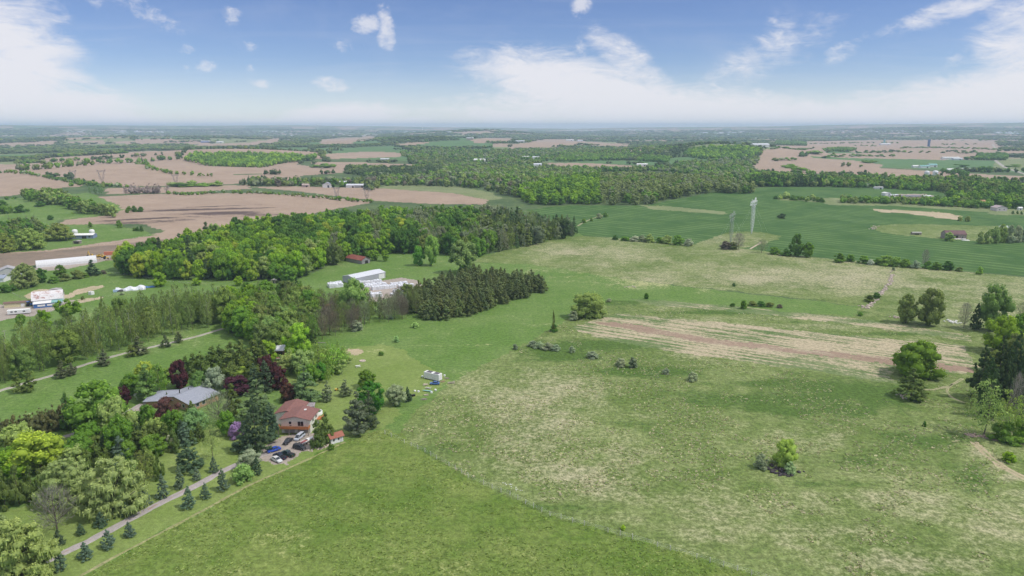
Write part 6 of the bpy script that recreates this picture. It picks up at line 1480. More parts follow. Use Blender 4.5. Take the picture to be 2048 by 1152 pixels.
rows('willow', [
 (222, 1036, 922, 132, 'willow', 'huge round pale green weeping willow by the gravel drive'),
 (130, 1014, 924, 118, 'willow', 'weeping willow behind the grey leafless tree'),
 (28, 1175, 1052, 150, 'willow', 'pale weeping willow at the lower corner of the garden'),
 (-30, 1130, 1030, 110, 'willow', 'weeping willow mostly outside the picture'),
 (55, 499, 457, 64, 'wildwillow', 'round willow on the grass left of the blue roofed building'),
 (112, 482, 446, 58, 'wildwillow', 'willow next to the blue roofed building'),
 (6, 505, 466, 44, 'wildwillow', 'willow at the picture edge beside the round one'),
 (45, 576, 527, 62, (0.15, .19, .06), 'broad hazy willow in front of the grey house'),
])
rows('bare', [
 (106, 1068, 984, 88, 'grey', 'leafless grey tree in front of the weeping willow'),
 (436, 856, 790, 68, 'greygreen', 'grey twiggy tree just breaking leaf at the grey roof'),
 (1930, 657, 608, 27, 'grey', 'bleached dead conifer at the field corner'),
 (2022, 872, 750, 26, (0.16, .16, .14), 'leafless white stemmed birch in front of the dark spruces'),
 (1850, 536, 500, 16, 'grey', 'thin dead tree in the field hedge'),
 (1478, 500, 468, 28, 'grey', 'grey leafless thicket at the pylon clearing'),
 (1524, 506, 480, 26, 'greygreen', 'bare shrub beside the sandy path at the pylon clearing'),
 (2046, 640, 606, 30, 'greygreen', 'twiggy grey shrub at the picture edge'),
])
rows('maple', [
 (190, 872, 764, 108, (0.105, .195, .028), 'large vivid green maple beside the cedar hedge'),
 (232, 884, 798, 74, 'spring', 'yellow green maple leaning against the larger vivid one'),
 (357, 778, 721, 42, 'red', 'dark purple maple rising behind the grey roof'),
 (534, 752, 713, 44, 'red', 'upper copper beech of the pair behind the pointed spruce'),
 (553, 780, 736, 44, 'red', 'lower copper beech of the pair behind the pointed spruce'),
 (474, 792, 754, 54, (0.055, .022, .03), 'almost black purple maple between the two houses'),
 (246, 814, 774, 30, 'red', 'small purple maple beside the paved forecourt'),
 (331, 840, 797, 48, 'redbrown', 'copper brown maple in front of the grey roofed house'),
 (319, 862, 828, 26, 'red', 'dark red shrub tree below the copper brown maple'),
 (576, 805, 766, 34, 'redbrown', 'small brownish plum tree behind the brown roofed house'),
 (741, 829, 764, 62, (0.045, .125, .018), 'dense deep green maple on the back lawn'),
 (733, 776, 741, 38, 'mid', 'smaller maple directly behind the deep green one'),
 (594, 716, 648, 54, (0.20, .32, .03), 'lime green maple in front of the grove'),
 (534, 726, 682, 42, 'bright', 'bright oval tree beside the half hidden metal roof'),
 (1815, 648, 587, 40, (0.13, .185, .05), 'narrower of the two round trees on the field edge'),
 (1862, 653, 577, 54, (0.12, .165, .05), 'broader of the two round trees on the field edge'),
 (1992, 664, 570, 62, (0.10, .165, .04), 'tall open tree behind the dark conifer'),
 (2010, 708, 634, 74, 'bright', 'bright green spreading tree above the dark spruce stand'),
 (2046, 698, 626, 60, 'mid', 'mid green tree cut by the picture edge above the spruces'),
 (1593, 513, 467, 28, 'deep', 'tall dark tree in the hedge beside the pylon clearing'),
 (1616, 515, 484, 25, 'mid', 'lighter tree beside the tall dark one in the hedge'),
 (86, 662, 620, 32, (.12, .22, .02), 'bright multi stemmed tree in the paddock below the white caravan'),
 (318, 574, 545, 28, 'bright', 'bright tree at the end of the blue tarpaulin'),
 (120, 556, 529, 22, 'mid', 'green tree between the farm hedge and the arched hall'),
 (80, 566, 536, 28, 'deep', 'dark tree beside the broad hazy willow'),
 (392, 571, 556, 18, 'bright', 'small bright tree at the edge of the paddock'),
 (476, 572, 552, 18, 'bright', 'bright tree hiding the grey shed'),
 (575, 566, 530, 40, 'mid', 'round tree beside the tiny garden hut'),
])
rows('broad', [
 (72, 950, 870, 110, 'yellow', 'yellow green broad tree above the left willow'),
 (14, 965, 905, 70, 'bright', 'green tree between the yellow one and the picture edge'),
 (30, 908, 852, 66, 'spring', 'pale feathery tree at the end of the cedar hedge'),
 (236, 915, 836, 60, 'mid', 'loose green tree below the yellow green maple'),
 (156, 935, 872, 56, 'mid', 'soft green tree beside the upper drive'),
 (296, 862, 810, 32, 'mid', 'tight green tree covering the forecourt edge'),
 (345, 874, 822, 44, 'mid', 'green tree below the copper brown maple'),
 (390, 876, 817, 50, (0.12, .21, .07), 'blue green tree in front of the grey house'),
 (270, 858, 826, 28, 'deep', 'dark small tree beside the forecourt'),
 (400, 788, 741, 44, (0.11, .2, .05), 'green tree just behind the grey roof ridge'),
 (427, 792, 735, 46, 'silver', 'silver leaved tree behind the grey roof'),
 (497, 941, 904, 48, 'silver', 'silver willow at the top of the gravel drive'),
 (793, 812, 772, 47, 'silver', 'silver willow bush at the corner of the back lawn'),
 (711, 640, 556, 72, (0.13, .22, .06), 'large pale green tree in front of the storage yard'),
 (490, 742, 711, 26, 'lime', 'lime green sapling among the dark cedars'),
 (486, 768, 734, 36, 'lime', 'lime green bush tree in front of the cedars'),
 (604, 752, 700, 50, 'spring', 'light green tree behind the white pine'),
 (925, 548, 478, 58, (.12, .17, .05), 'rounded hazy tree at the tip of the conifer plantation'),
 (862, 532, 468, 34, (.14, .23, .05), 'upright pale green tree at the wood edge'),
 (838, 532, 490, 26, (.10, .22, .03), 'bright round tree beside the upright pale one'),
 (748, 522, 500, 22, 'bright', 'round small tree right of the red roofed barn'),
 (770, 523, 500, 16, 'bright', 'thin small tree in the paddock behind the red roofed barn'),
 (1988, 745, 700, 40, 'olive', 'olive tree between the bright tree and the spruce stand'),
 (2034, 740, 668, 56, 'olive', 'olive green tree above the tallest spruces'),
])
rows('vase', [(134, 648, 598, 48, 'mid', 'tall vase shaped elm in the paddock'), (42, 662, 628, 20, 'mid', 'slim vase shaped tree beside the bright multi stemmed one'),
 (210, 634, 612, 10, 'mid', 'tiny sapling in the paddock')])
rows('pine', [
 (608, 808, 734, 70, (0.10, .165, .065), 'wide layered white pine behind the brown roofed house'),
 (514, 846, 762, 78, (0.10, .155, .065), 'wide layered white pine next to the almost black maple'),
 (292, 802, 732, 62, (0.10, .17, .05), 'layered pine beside the grey roof gable'),
 (183, 552, 520, 32, (0.05, .085, .04), 'dark pine in the hedge below the machinery yard'),
 (714, 870, 786, 60, (0.085, .10, .055), 'broad dusky pine above the white garden shed'),
 (738, 858, 782, 44, (0.080, .10, .05), 'dusky pine behind the broad one on the lawn edge'),
 (123, 757, 722, 30, (.085, .1, .05), 'pine by the lane left of the paired one'), (142, 751, 726, 26, (.085, .1, .05), 'paired pine leaning over the lane'),
 (207, 732, 700, 30, (.085, .1, .05), 'pine standing alone on the lane verge'), (275, 710, 674, 42, (.08, .1, .045), 'largest pine on the lane verge'), (262, 714, 690, 22, 'olive', 'small pine tucked under the largest pine on the lane'),
 (330, 695, 670, 24, (.08, .1, .045), 'pine on the lane where it straightens'), (357, 686, 664, 18, (.08, .1, .045), 'last small pine up the lane'),
 (655, 804, 762, 24, 'greygreen', 'thin grey pine on the back lawn'), (690, 794, 760, 28, 'greygreen', 'thin grey pine nearer the deep green maple'),
 (35, 786, 742, 30, 'olive', 'olive pine at the lane beside the poplars'), (58, 784, 738, 32, 'olive', 'taller olive pine at the lane beside the poplars'),
])
rows('cedar', [
 (634, 897, 840, 36, 'cedar', 'dense cedar next to the boat by the deck'), (651, 886, 826, 42, 'cedar', 'dense cedar between the house and the shed'),
 (312, 893, 846, 38, 'cedar', 'cedar below the dark red shrub tree'), (277, 908, 860, 42, 'cedar', 'cedar at the middle of the upper drive'), (465, 832, 768, 40, 'cedar', 'tall cedar between the two houses'),
 (382, 834, 802, 26, 'cedar', 'clipped cedar at the grey house wall'), (564, 806, 787, 14, 'cedar', 'small upright cedar behind the brown roof'), (335, 808, 783, 7, 'cedar', 'needle thin cedar against the house wall'),
 (292, 952, 896, 50, 'olive', 'olive cedar behind the blue spruce clear of the willow'), (452, 766, 700, 62, 'cedar', 'broadest cedar of the group above the dark maple'),
 (1107, 664, 619, 8, 'olive', 'very thin ivy covered stump tree on the field edge'), (136, 862, 785, 38, (.06, .11, .03), 'dark conical tree at the end of the cedar hedge'),
])
G5 = 'cedars massed above the two houses'
for q, (px, yb, yt, w_) in enumerate([(372, 748, 712, 30), (386, 752, 708, 40), (402, 764, 704, 46), (424, 746, 694, 48), (440, 738, 690, 40), (462, 734, 684, 40), (481, 742, 680, 56), (500, 772, 704, 46), (508, 744, 680, 52), (526, 736, 686, 36), (528, 740, 690, 30)]):
    T_('cedar', px, yb, yt, w_, 'cedar', ORD[q] + ' dusky cedar massed above the two houses, counted from the left', G5)
G6 = 'cedars clipped into a tall hedge'
for q, px in enumerate(range(4, 142, 13)):
    T_('column', px, 888 - px * .26 + (q % 3), 838 - px * .26 + (q % 2) * 5, 34, (.095, .10, .04), ORD[q] + ' brownish cedar from the picture edge in the tall hedge', G6)
G7 = 'cedars screening the lower garden'
for q, (px, yb, yt, w_) in enumerate([(6, 1020, 940, 50), (34, 1012, 930, 48), (62, 1000, 932, 42), (88, 975, 925, 30), (130, 950, 908, 34), (165, 945, 898, 38), (195, 935, 892, 36), (212, 930, 896, 30), (318, 962, 905, 24)]):
    T_('column', px, yb, yt, w_, 'cedar', ORD[q] + ' dusky cedar from the picture edge in the screen behind the willows', G7)
rows('airy', [
 (285, 988, 905, 58, 'olive', 'olive tinted birch with a white stem beside the lawn'), (424, 920, 852, 42, 'spring', 'pale weeping birch on the lawn'), (318, 800, 727, 48, 'mid', 'open green tree behind the layered pine'),
 (666, 748, 690, 52, (.15, .25, .04), 'tall shrubby willow at the far lawn corner'), (636, 742, 690, 44, (.15, .23, .05), 'shrubby willow left of the corner one'), (580, 742, 698, 46, 'spring', 'light open tree in front of the metal roof'), (684, 736, 694, 34, (.14, .23, .04), 'slim shrubby willow at the lawn edge'),
 (1976, 876, 762, 92, (.15, .2, .06), 'thin leaved birch at the tip of the right hand clump'), (2012, 880, 782, 66, (.17, .24, .06), 'light green birch under the white stems'), (2046, 884, 792, 60, (.16, .23, .05), 'light green birch at the picture edge'),
 (1944, 820, 780, 36, (.13, .18, .05), 'low hazel shrub at the foot of the outer dark spruce'),
])
def bushes(lst, label, group, kind='bush', frm='from the left'):
    for i, (px, yb, yt, w_, tint) in enumerate(sorted(lst)):
        T_(kind, px, yb, yt, w_, tint, ORD[i] + ' ' + label + ', ' + frm, group)
rows('bush', [
 (473, 879, 846, 40, 'purple', 'purple flowering lilac on the lawn'), (341, 897, 871, 24, 'blossom', 'white flowering lilac beside the pale blue spruce'), (482, 967, 932, 50, (.17, .26, .07), 'pale green spreading bush at the top of the drive'),
 (712, 662, 641, 32, 'silver', 'round pale bush in the paddock below the grove'), (781, 639, 631, 12, 'silver', 'small pale bush by the grove edge'), (829, 656, 645, 18, (.2, .3, .1), 'low grassy bush below the plantation'),
 (792, 685, 672, 14, (.2, .3, .1), 'low grassy bush near the old garden ring'), (762, 711, 703, 12, 'mid', 'tuft bush by the old garden ring'), (1147, 641, 622, 21, 'silver', 'silver bush beside the yellow green willow'), (1108, 664, 648, 18, 'deep', 'dark bush at the foot of the thin stump tree'),
 (1524, 938, 909, 34, 'silver', 'grey green bush left of the lime sapling'), (1581, 948, 925, 26, (.2, .27, .13), 'grey green bush under the lime sapling'), (2018, 886, 846, 66, 'mid', 'green undergrowth below the birches'), (2050, 884, 838, 44, 'bright', 'bright undergrowth at the picture edge'),
 (1565, 437, 427, 19, 'dark', 'lone dark bush out in the wheat'), (1218, 604, 597, 13, 'silver', 'small bush past the yellow green willow'), (1293, 598, 586, 10, 'deep', 'tiny dark juniper in the green strip'), (1247, 1060, 1051, 12, (.22, .33, .03), 'lime weed clump on the fence line'),
 (1468, 573, 566, 8, 'deep', 'tiny dark bush in the dry grass'), (1787, 541, 534, 8, 'silver', 'bush at the top of the stone row'), (1849, 853, 842, 9, 'deep', 'small dark shrub in the lower meadow'), (2018, 925, 905, 30, 'bright', 'low bright weeds beside the worn track'),
 (1960, 549, 532, 14, (.17, .28, .05), 'bright shrub in the wheat edge'), (243, 590, 585, 10, 'silver', 'little bush on the sand heap'), (165, 600, 592, 9, 'olive', 'shrub between the barn and the sand heap'), (662, 900, 888, 14, 'mid', 'bush behind the white garden shed'),
 (1900, 482, 464, 22, (.14, .22, .06), 'bush growing against the ruined farmhouse wall'), (1920, 442, 432, 10, 'spring', 'first round shrub past the bare knoll'), (1936, 443, 432, 12, 'spring', 'second round shrub past the bare knoll'), (1985, 467, 458, 12, 'mid', 'green shrub right of the ruined farmhouse'),
])
bushes([(1066, 694, 682, 24, 'silver'), (1080, 697, 684, 26, 'silver'), (1096, 700, 686, 28, 'silver'), (1112, 702, 690, 20, 'silver'), (1143, 706, 692, 15, 'silver'), (1185, 717, 704, 27, 'silver'), (1242, 733, 717, 25, 'silver'), (1266, 736, 715, 21, 'greygreen'),
        (1333, 749, 738, 17, 'silver'), (1387, 762, 744, 26, 'silver'), (1030, 699, 688, 12, 'greygreen')], 'pale willow bush on the ditch between the meadow and the stubble', 'pale bushes along the ditch')
bushes([(1231, 480, 470, 15, 'deep'), (1250, 482, 473, 22, 'mid'), (1270, 483, 472, 22, 'blossom'), (1285, 483, 470, 20, 'silver'), (1300, 485, 468, 22, 'spring'), (1318, 486, 474, 18, 'mid'), (1335, 488, 470, 25, 'spring'), (1357, 490, 470, 27, 'mid'), (1379, 492, 477, 22, 'blossom')],
       'rounded hawthorn in the hedge between dry grass and wheat', 'hawthorns left of the pylon clearing')
bushes([(1452, 499, 482, 24, 'brownish'), (1467, 499, 484, 20, 'olive'), (1550, 509, 494, 26, 'mid'), (1573, 512, 497, 24, 'mid'), (1680, 525, 506, 26, 'mid'), (1702, 524, 509, 22, 'mid'), (1728, 527, 511, 27, 'mid'), (1743, 530, 519, 16, 'blossom'), (1757, 529, 515, 20, 'mid'), (1774, 532, 511, 30, (.12, .2, .04)),
        (1795, 534, 514, 28, (.12, .2, .04)), (1813, 535, 518, 24, 'mid'), (1832, 537, 520, 22, 'silver'), (1857, 538, 522, 20, 'mid'), (1875, 540, 524, 22, 'mid'), (1898, 541, 522, 25, 'deep'), (1920, 543, 534, 16, 'olive')],
       'rounded bush in the hedge between dry grass and wheat', 'bushes right of the pylon clearing')
bushes([(1740, 604, 590, 23, 'olive'), (1754, 598, 585, 18, 'deep'), (1722, 632, 624, 12, 'mid')], 'bush growing beside the row of stones', 'bushes at the stone row')
bushes([(1466, 613, 606, 12, 'deep'), (1487, 618, 600, 16, 'mid'), (1505, 612, 602, 22, 'olive'), (1522, 613, 602, 22, 'deep'), (1540, 614, 605, 20, 'olive'), (1560, 616, 609, 14, 'brownish')], 'low dark bush in the green strip beside the stubble', 'low bushes in the green strip')
bushes([(1167, 446, 437, 13, 'mid'), (1183, 442, 435, 9, 'mid'), (1198, 437, 426, 14, 'silver'), (1211, 434, 425, 13, 'mid')], 'bush on the farm track through the wheat', 'bushes on the wheat track')
bushes([(105, 566, 552, 25, 'mid'), (128, 562, 547, 26, 'olive'), (152, 558, 540, 28, 'olive'), (168, 555, 545, 18, 'mid'), (8, 586, 569, 26, 'deep'), (27, 582, 568, 22, 'deep'), (205, 548, 540, 14, 'brownish')], 'bush in the hedge between the paddock and the machinery yard', 'hedge bushes below the machinery yard')
bushes([(258, 422, 412, 14, 'mid'), (268, 424, 411, 14, 'deep'), (280, 424, 413, 14, 'deep'), (254, 426, 418, 8, 'mid')], 'dark bush at the corner of the ploughed field', 'bushes at the ploughed field corner')
bushes([(275, 462, 453, 10, 'deep'), (268, 462, 455, 8, 'mid'), (283, 463, 451, 8, 'deep'), (238, 456, 440, 14, 'mid'), (180, 455, 443, 9, 'mid')], 'small tree on the farmyard boundary', 'young trees round the blue roofed building')
bushes([(40, 425, 409, 28, 'deep'), (78, 413, 402, 22, 'deep'), (93, 410, 404, 8, 'deep'), (60, 402, 395, 12, 'deep'), (20, 425, 412, 18, 'mid'), (5, 428, 410, 24, 'mid'), (4, 412, 400, 18, 'deep'), (100, 440, 430, 12, 'deep')], 'dark bush in the small green field', 'bushes in the small green field')
bushes([(1962, 488, 462, 18, 'spring'), (1976, 488, 458, 18, 'spring'), (1990, 487, 452, 20, 'spring'), (2004, 486, 448, 22, 'spring'), (2020, 486, 448, 22, 'silver'), (2036, 485, 449, 22, 'silver'), (2050, 484, 452, 20, 'silver')], 'rounded willow bush right of the ruined farmhouse', 'willow bushes near the ruined farmhouse')
bushes([(2026, 428, 421, 7, 'deep'), (2035, 428, 421, 7, 'deep'), (2043, 429, 422, 7, 'deep')], 'small round conifer on the lawn of the white cottage', 'three round conifers', 'cedar')

rows('broad', [(262, 792, 748, 44, 'mid', 'green tree above the small purple maple'), (318, 786, 730, 46, (.12, .2, .035), 'yellowish tree between the layered pine and the purple maple'), (286, 762, 724, 40, 'lime', 'lime tinted tree at the edge of the lane meadow'),
 (452, 870, 822, 40, 'mid', 'green tree between the grey twiggy tree and the purple lilac'), (208, 872, 812, 46, 'bright', 'green tree below the large vivid maple'), (176, 900, 848, 50, 'mid', 'green tree beside the end of the upper drive'),
 (560, 700, 668, 34, 'olive', 'olive tree left of the half hidden metal roof'), (618, 772, 728, 40, 'mid', 'green tree left of the ball shaped maple')])
rows('ball', [(1840, 756, 684, 98, (0.095, .170, .022), 'large round bright green tree standing in the meadow'), (1573, 934, 880, 50, (0.19, .27, .05), 'lime green round sapling alone in the meadow'),
 (1178, 637, 586, 72, (.145, .20, .05), 'big yellow green willow on the hedge line between two fields'), (641, 760, 724, 28, (0.06, .15, .02), 'ball shaped bright green maple on the lawn')])
# ------------------------------------------------------------------ woods
def world_poly(poly): return G([p[0] for p in poly], [p[1] for p in poly])
def scatter(poly, sp, jitter=.42, keep=1.0):
    Wp = world_poly(poly)
    x0, y0 = Wp[:, 0].min() - sp, Wp[:, 1].min() - sp; x1, y1 = Wp[:, 0].max() + sp, Wp[:, 1].max() + sp
    gx, gy = np.meshgrid(np.arange(x0, x1, sp), np.arange(y0, y1, sp * .87))
    gx = gx + (np.arange(gx.shape[0]) % 2)[:, None] * sp * .5
    gx = gx.ravel() + RNG.uniform(-1, 1, gx.size) * sp * jitter; gy = gy.ravel() + RNG.uniform(-1, 1, gy.size) * sp * jitter
    # test in the plan of the ground
    m = inside(gx, gy, [(a, b) for a, b in Wp[:, :2]])
    if keep < 1: m &= RNG.uniform(size=m.size) < keep
    gx, gy = gx[m], gy[m]
    return gx, gy, T(gx, gy)
CL = {'b': 'broad', 'm': 'maple', 'p': 'poplar', 'c': 'darkspruce', 'w': 'pine', 'a': 'airy', 's': 'bush', 'd': 'cedar', 'x': 'bare'}
LODK = {'b': 'b', 'm': 'b', 'p': 'p', 'c': 'c', 'w': 'c', 'a': 'p', 's': 'b', 'd': 'c', 'x': 'p'}
WOODS = []      # every scattered tree: (size px, wood, kind, x, y, z, w, h, tint)
def pick(ws):
    r = random.random() * sum(w for _, w in ws)
    for k, w_ in ws:
        r -= w_
        if r <= 0: return k
    return ws[-1][0]
def wood(name, poly, sp, mix, h, hv=.2, fat=.8, keep=1.0, tintf=None, jitter=.42):
    gx, gy, gz = scatter(poly, sp, jitter, keep)
    vx, vy, vd = proj(gx, gy, gz)
    for x, y, z, px, py, d in zip(gx, gy, gz, vx, vy, vd):
        if px < -120 or px > 2170: continue
        k, tn = pick(mix)
        if tintf:
            r = tintf(px, py)
            if r: k, tn = r
        hh = h * (1 + random.uniform(-hv, hv)) * {'s': .55, 'c': 1.05, 'x': .9}.get(k, 1)
        ww = hh * fat * {'b': .95, 'm': .85, 'p': .50, 'c': .52, 'w': .62, 'a': .58, 's': 1.3, 'd': .5, 'x': .6}[k] * random.uniform(.85, 1.15)
        ww = max(ww, sp * .62)
        t = TINT[tn] if isinstance(tn, str) else tuple(c * TB for c in tn)
        WOODS.append((hh * FPX / d, name, k, x, y, z, ww, hh, t))
# the long wood across the middle
def t_long(px, py):
    n = float(vnoise(px, py, 38, 31)); r = random.random()
    if px > 985: return (pick([('c', 1.2), ('a', 2), ('w', 1.5), ('x', 1.0), ('b', .8)]), pick([('dark', 1), ('olive', 2), ('pine', 1), ('greygreen', 1.3)]))
    if px < 420 and r < .32: return ('w', pick([('dark', 1), ((.055, .09, .035), 2)]))
    if n > .62: return ('m', 'deep' if r < .5 else 'mid')
    if n < .28 and px > 640: return (pick([('a', 1), ('x', .5), ('b', 1)]), pick([('greygreen', 1.5), ('olive', 1), ('mid', 1)]))
    if px > 820: return (pick([('m', 3), ('b', 2), ('a', .4), ('x', .5)]), pick([('mid', 2), ('deep', 2.0), ('olive', .8), ('greygreen', .4)]))
    return (pick([('m', 2), ('b', 2)]), pick([('bright', 3), ('mid', 2.0), ('yellow', .7), ('spring', .5), ('deep', .4)]))
wood('long wood', [(236, 548), (255, 528), (330, 512), (400, 488), (480, 472), (560, 460), (700, 447), (850, 440), (1000, 438), (1060, 452), (1120, 462), (1165, 468), (1110, 482), (1030, 498), (950, 515), (900, 512), (830, 508), (745, 508), (735, 518), (690, 524), (640, 540), (600, 556), (540, 562), (440, 560), (390, 560), (320, 560), (250, 552)], 7.8, [(('b', 'bright'), 1)], 16.5, .28, .8, tintf=t_long)
# hill wood behind the wheat
def t_hill(px, py):
    r = random.random()
    if px < 1200: return (pick([('m', 1), ('b', 2), ('c', .3)]), pick([('bright', 2.2), ('mid', 1.4), ('deep', .6)]))
    return (pick([('b', 2), ('a', 1), ('m', 1)]), pick([((.135, .165, .06), 3), ('olive', 1.6), ('greygreen', 1), ('mid', .9)]))
wood('hill wood', [(1040, 398), (1055, 410), (1290, 410), (1425, 384), (1470, 388), (1512, 388), (1500, 378), (1430, 364), (1250, 356), (1100, 366), (1035, 384)], 11, [(('b', 'mid'), 1)], 15, .15, .95, tintf=t_hill)
wood('conifer plantation', [(852, 640), (890, 645), (930, 636), (1000, 612), (1088, 584), (1082, 572), (1010, 562), (950, 560), (900, 566), (850, 585), (815, 612), (820, 634)], 5.7, [(('d', (.10, .13, .05)), 2), (('c', (.090, .115, .045)), 3), (('d', (.10, .125, .048)), 2), (('c', (.115, .14, .05)), 1)], 10.5, .2, 1.45)
wood('poplar grove', [(-40, 782), (100, 744), (250, 700), (380, 664), (452, 648), (462, 622), (380, 628), (250, 656), (120, 694), (40, 722), (-40, 742)], 6.6, [(('p', 'poplar'), 2), (('a', (.11, .155, .042)), 2.4), (('a', (.14, .20, .05)), 1.0), (('b', (.12, .17, .04)), .3)], 18, .2, .8)
def t_grove(px, py):
    if px > 640 and py > 612: return (pick([('x', 2.2), ('a', 1), ('c', .15)]), pick([('brownish', 2), ('greygreen', 2), ('olive', 1.5)]))
    if px < 520: return (pick([('m', 1), ('b', 1), ('a', 1.4)]), pick([('bright', 1.2), ('mid', 1.4), ('olive', 1)]))
    return (pick([('a', 2.2), ('b', 1.3), ('c', .12)]), pick([('olive', 2), ('mid', 1.5), ((.13, .19, .05), 2)]))
wood('grove', [(452, 648), (470, 676), (515, 698), (560, 704), (640, 690), (690, 668), (740, 652), (800, 640), (845, 630), (825, 606), (760, 622), (700, 622), (640, 612), (560, 600), (490, 604), (455, 618)], 6.2, [(('b', 'mid'), 1)], 14, .18, .85, tintf=t_grove)
wood('left tree line', [(50, 398), (100, 396), (150, 408), (200, 422), (238, 432), (225, 436), (170, 428), (120, 414), (60, 403)], 10, [(('b', 'spring'), 1), (('b', 'olive'), 1.5), (('m', 'mid'), 1.2)], 14, .25, .95)
wood('garden thicket', [(150, 948), (200, 932), (262, 934), (330, 914), (400, 900), (402, 872), (345, 880), (300, 866), (250, 872), (200, 884), (150, 905)], 5.6, [(('d', 'cedar'), 2), (('b', 'mid'), 1.6), (('b', 'olive'), 1), (('b', 'spring'), .7), (('c', (.06, .1, .045)), .6)], 7.5, .25, 1.1, .9)
wood('garden thicket', [(-40, 960), (30, 945), (90, 930), (150, 905), (100, 900), (20, 905), (-40, 915)], 5.6, [(('b', 'mid'), 2), (('b', 'bright'), 1), (('d', 'cedar'), 1)], 7.5, .25, 1.1, .9)
wood('shrubby willows', [(562, 748), (602, 768), (652, 768), (692, 744), (690, 716), (640, 708), (588, 716)], 4.2, [(('p', (.15, .22, .05)), 3), (('b', 'spring'), 1.2), (('a', (.14, .22, .045)), 1.5)], 8.0, .2, 1.0, .9)
wood('willow wood', [(-60, 470), (20, 452), (70, 452), (100, 462), (70, 474), (30, 482), (-60, 500)], 10, [(('b', 'mid'), 2), (('b', 'deep'), 1), (('a', 'greygreen'), 1), (('b', 'olive'), 1.4)], 12, .25, .9)
wood('roadside wood', [(1500, 375), (1560, 374), (1680, 375), (1710, 377), (1760, 376), (1830, 382), (1900, 386), (2000, 392), (2120, 398), (2120, 372), (1990, 368), (1880, 362), (1780, 364), (1680, 362), (1560, 358), (1495, 352)], 12, [(('b', 'mid'), 2), (('b', 'olive'), 2), (('m', 'deep'), 1), (('m', 'bright'), .5), (('c', 'dark'), 1.0)], 14, .25, .9, .85)
wood('roadside wood', [(1500, 374), (1650, 374), (1650, 366), (1500, 364)], 9, [(('c', 'dark'), 4), (('b', 'deep'), 1)], 15, .15, .9)
wood('cottage hedge', [(1680, 406), (1780, 408), (1900, 414), (1985, 418), (1985, 412), (1900, 406), (1880, 404), (1800, 403), (1680, 402)], 8, [(('b', 'mid'), 2), (('b', 'deep'), 1.5), (('m', 'bright'), .6), (('b', 'olive'), 1)], 9.5, .3, .95)
wood('cottage wood', [(1900, 404), (1985, 408), (2000, 417), (2120, 421), (2120, 402), (2000, 396), (1890, 392)], 10, [(('b', 'mid'), 2), (('b', 'deep'), 1.5), (('m', 'bright'), 1.2), (('b', 'olive'), 1.4)], 12, .25, .95)
wood('wheat hedge', [(1542, 395), (1600, 397), (1640, 401), (1650, 407), (1630, 405), (1590, 401), (1545, 398)], 8, [(('s', 'mid'), 2), (('b', 'spring'), 1), (('s', 'deep'), 1)], 9, .3, 1.0)
wood('dark valley wood', [(740, 385), (760, 372), (850, 372), (960, 378), (1010, 392), (1060, 400), (1050, 384), (1010, 372), (940, 362), (860, 356), (760, 358), (700, 366), (640, 366), (560, 364), (500, 362), (480, 372), (560, 374), (640, 370), (720, 372)], 13, [(('c', 'dark'), 1.6), (('c', (.05, .085, .035)), 1.2), (('b', 'olive'), 1.6), (('b', 'greygreen'), 1.2), (('b', 'mid'), 1.2), (('b', 'brownish'), .6)], 13, .25, .95, .9)
wood('dark valley wood', [(850, 352), (1000, 362), (1040, 380), (1100, 360), (1200, 352), (1180, 342), (1040, 338), (900, 340)], 15, [(('c', 'dark'), .9), (('b', 'olive'), 1.6), (('b', 'greygreen'), 1.2), (('b', 'mid'), 1.4), (('b', 'spring'), .5)], 13, .25, .95, .85)
def hedge(name, line, sp, mix, h, wid=4, **kw):
    P = G([p[0] for p in line], [p[1] for p in line])
    for a, b in zip(P[:-1], P[1:]):
        n = max(1, int(np.linalg.norm(b - a) / sp))
        for i in range(n):
            u = (i + random.random()) / n
            x, y = a[0] + (b[0] - a[0]) * u + random.uniform(-wid, wid), a[1] + (b[1] - a[1]) * u + random.uniform(-wid, wid)
            z = float(T(x, y)); px, py, d = proj(x, y, z)
            k, tn = pick(mix); t = TINT[tn] if isinstance(tn, str) else tuple(c * TB for c in tn)
            hh = h * random.uniform(.7, 1.3); ww = max(sp * .9, hh * .9 * {'p': .5, 'c': .6, 'x': .8}.get(k, 1))
            WOODS.append((hh * FPX / float(d), name, k, x, y, z, ww, hh, t))
MIXH = [(('b', 'mid'), 2), (('b', 'deep'), 1.5), (('b', 'olive'), 1.5), (('b', 'silver'), .4)]
hedge('field hedge', [(14, 344), (60, 350), (115, 360), (165, 369), (230, 373), (252, 375)], 7, MIXH, 7, 6)
hedge('field hedge', [(130, 372), (180, 370), (230, 375)], 7, MIXH, 8, 12)
hedge('field hedge', [(272, 328), (300, 338), (340, 347), (380, 350), (424, 353)], 7, MIXH, 8, 6)
hedge('tree belt', [(40, 342), (90, 338), (140, 333), (190, 330)], 8, [(('b', 'olive'), 1), (('b', 'greygreen'), 1), (('b', 'mid'), 1)], 15, 8)
hedge('tree belt', [(200, 328), (270, 325), (330, 320), (372, 318)], 8, [(('c', 'dark'), 1), (('b', 'deep'), 1.5), (('b', 'mid'), 1)], 14, 10)
hedge('field hedge', [(332, 388), (375, 391), (440, 386), (500, 388)], 6, MIXH, 5.5, 4)
hedge('field hedge', [(500, 386), (560, 390), (620, 395), (690, 401), (748, 406)], 5, MIXH, 5.5, 4)
hedge('field hedge', [(-60, 402), (0, 400), (30, 398), (60, 396)], 6, MIXH, 5, 3)
hedge('field hedge', [(-60, 348), (0, 346), (14, 346)], 6, MIXH, 5, 3)
hedge('roadside trees', [(340, 371), (400, 372), (440, 372), (475, 371)], 22, [(('b', 'spring'), 1), (('b', 'mid'), 1), (('a', 'greygreen'), 1)], 10, 6)
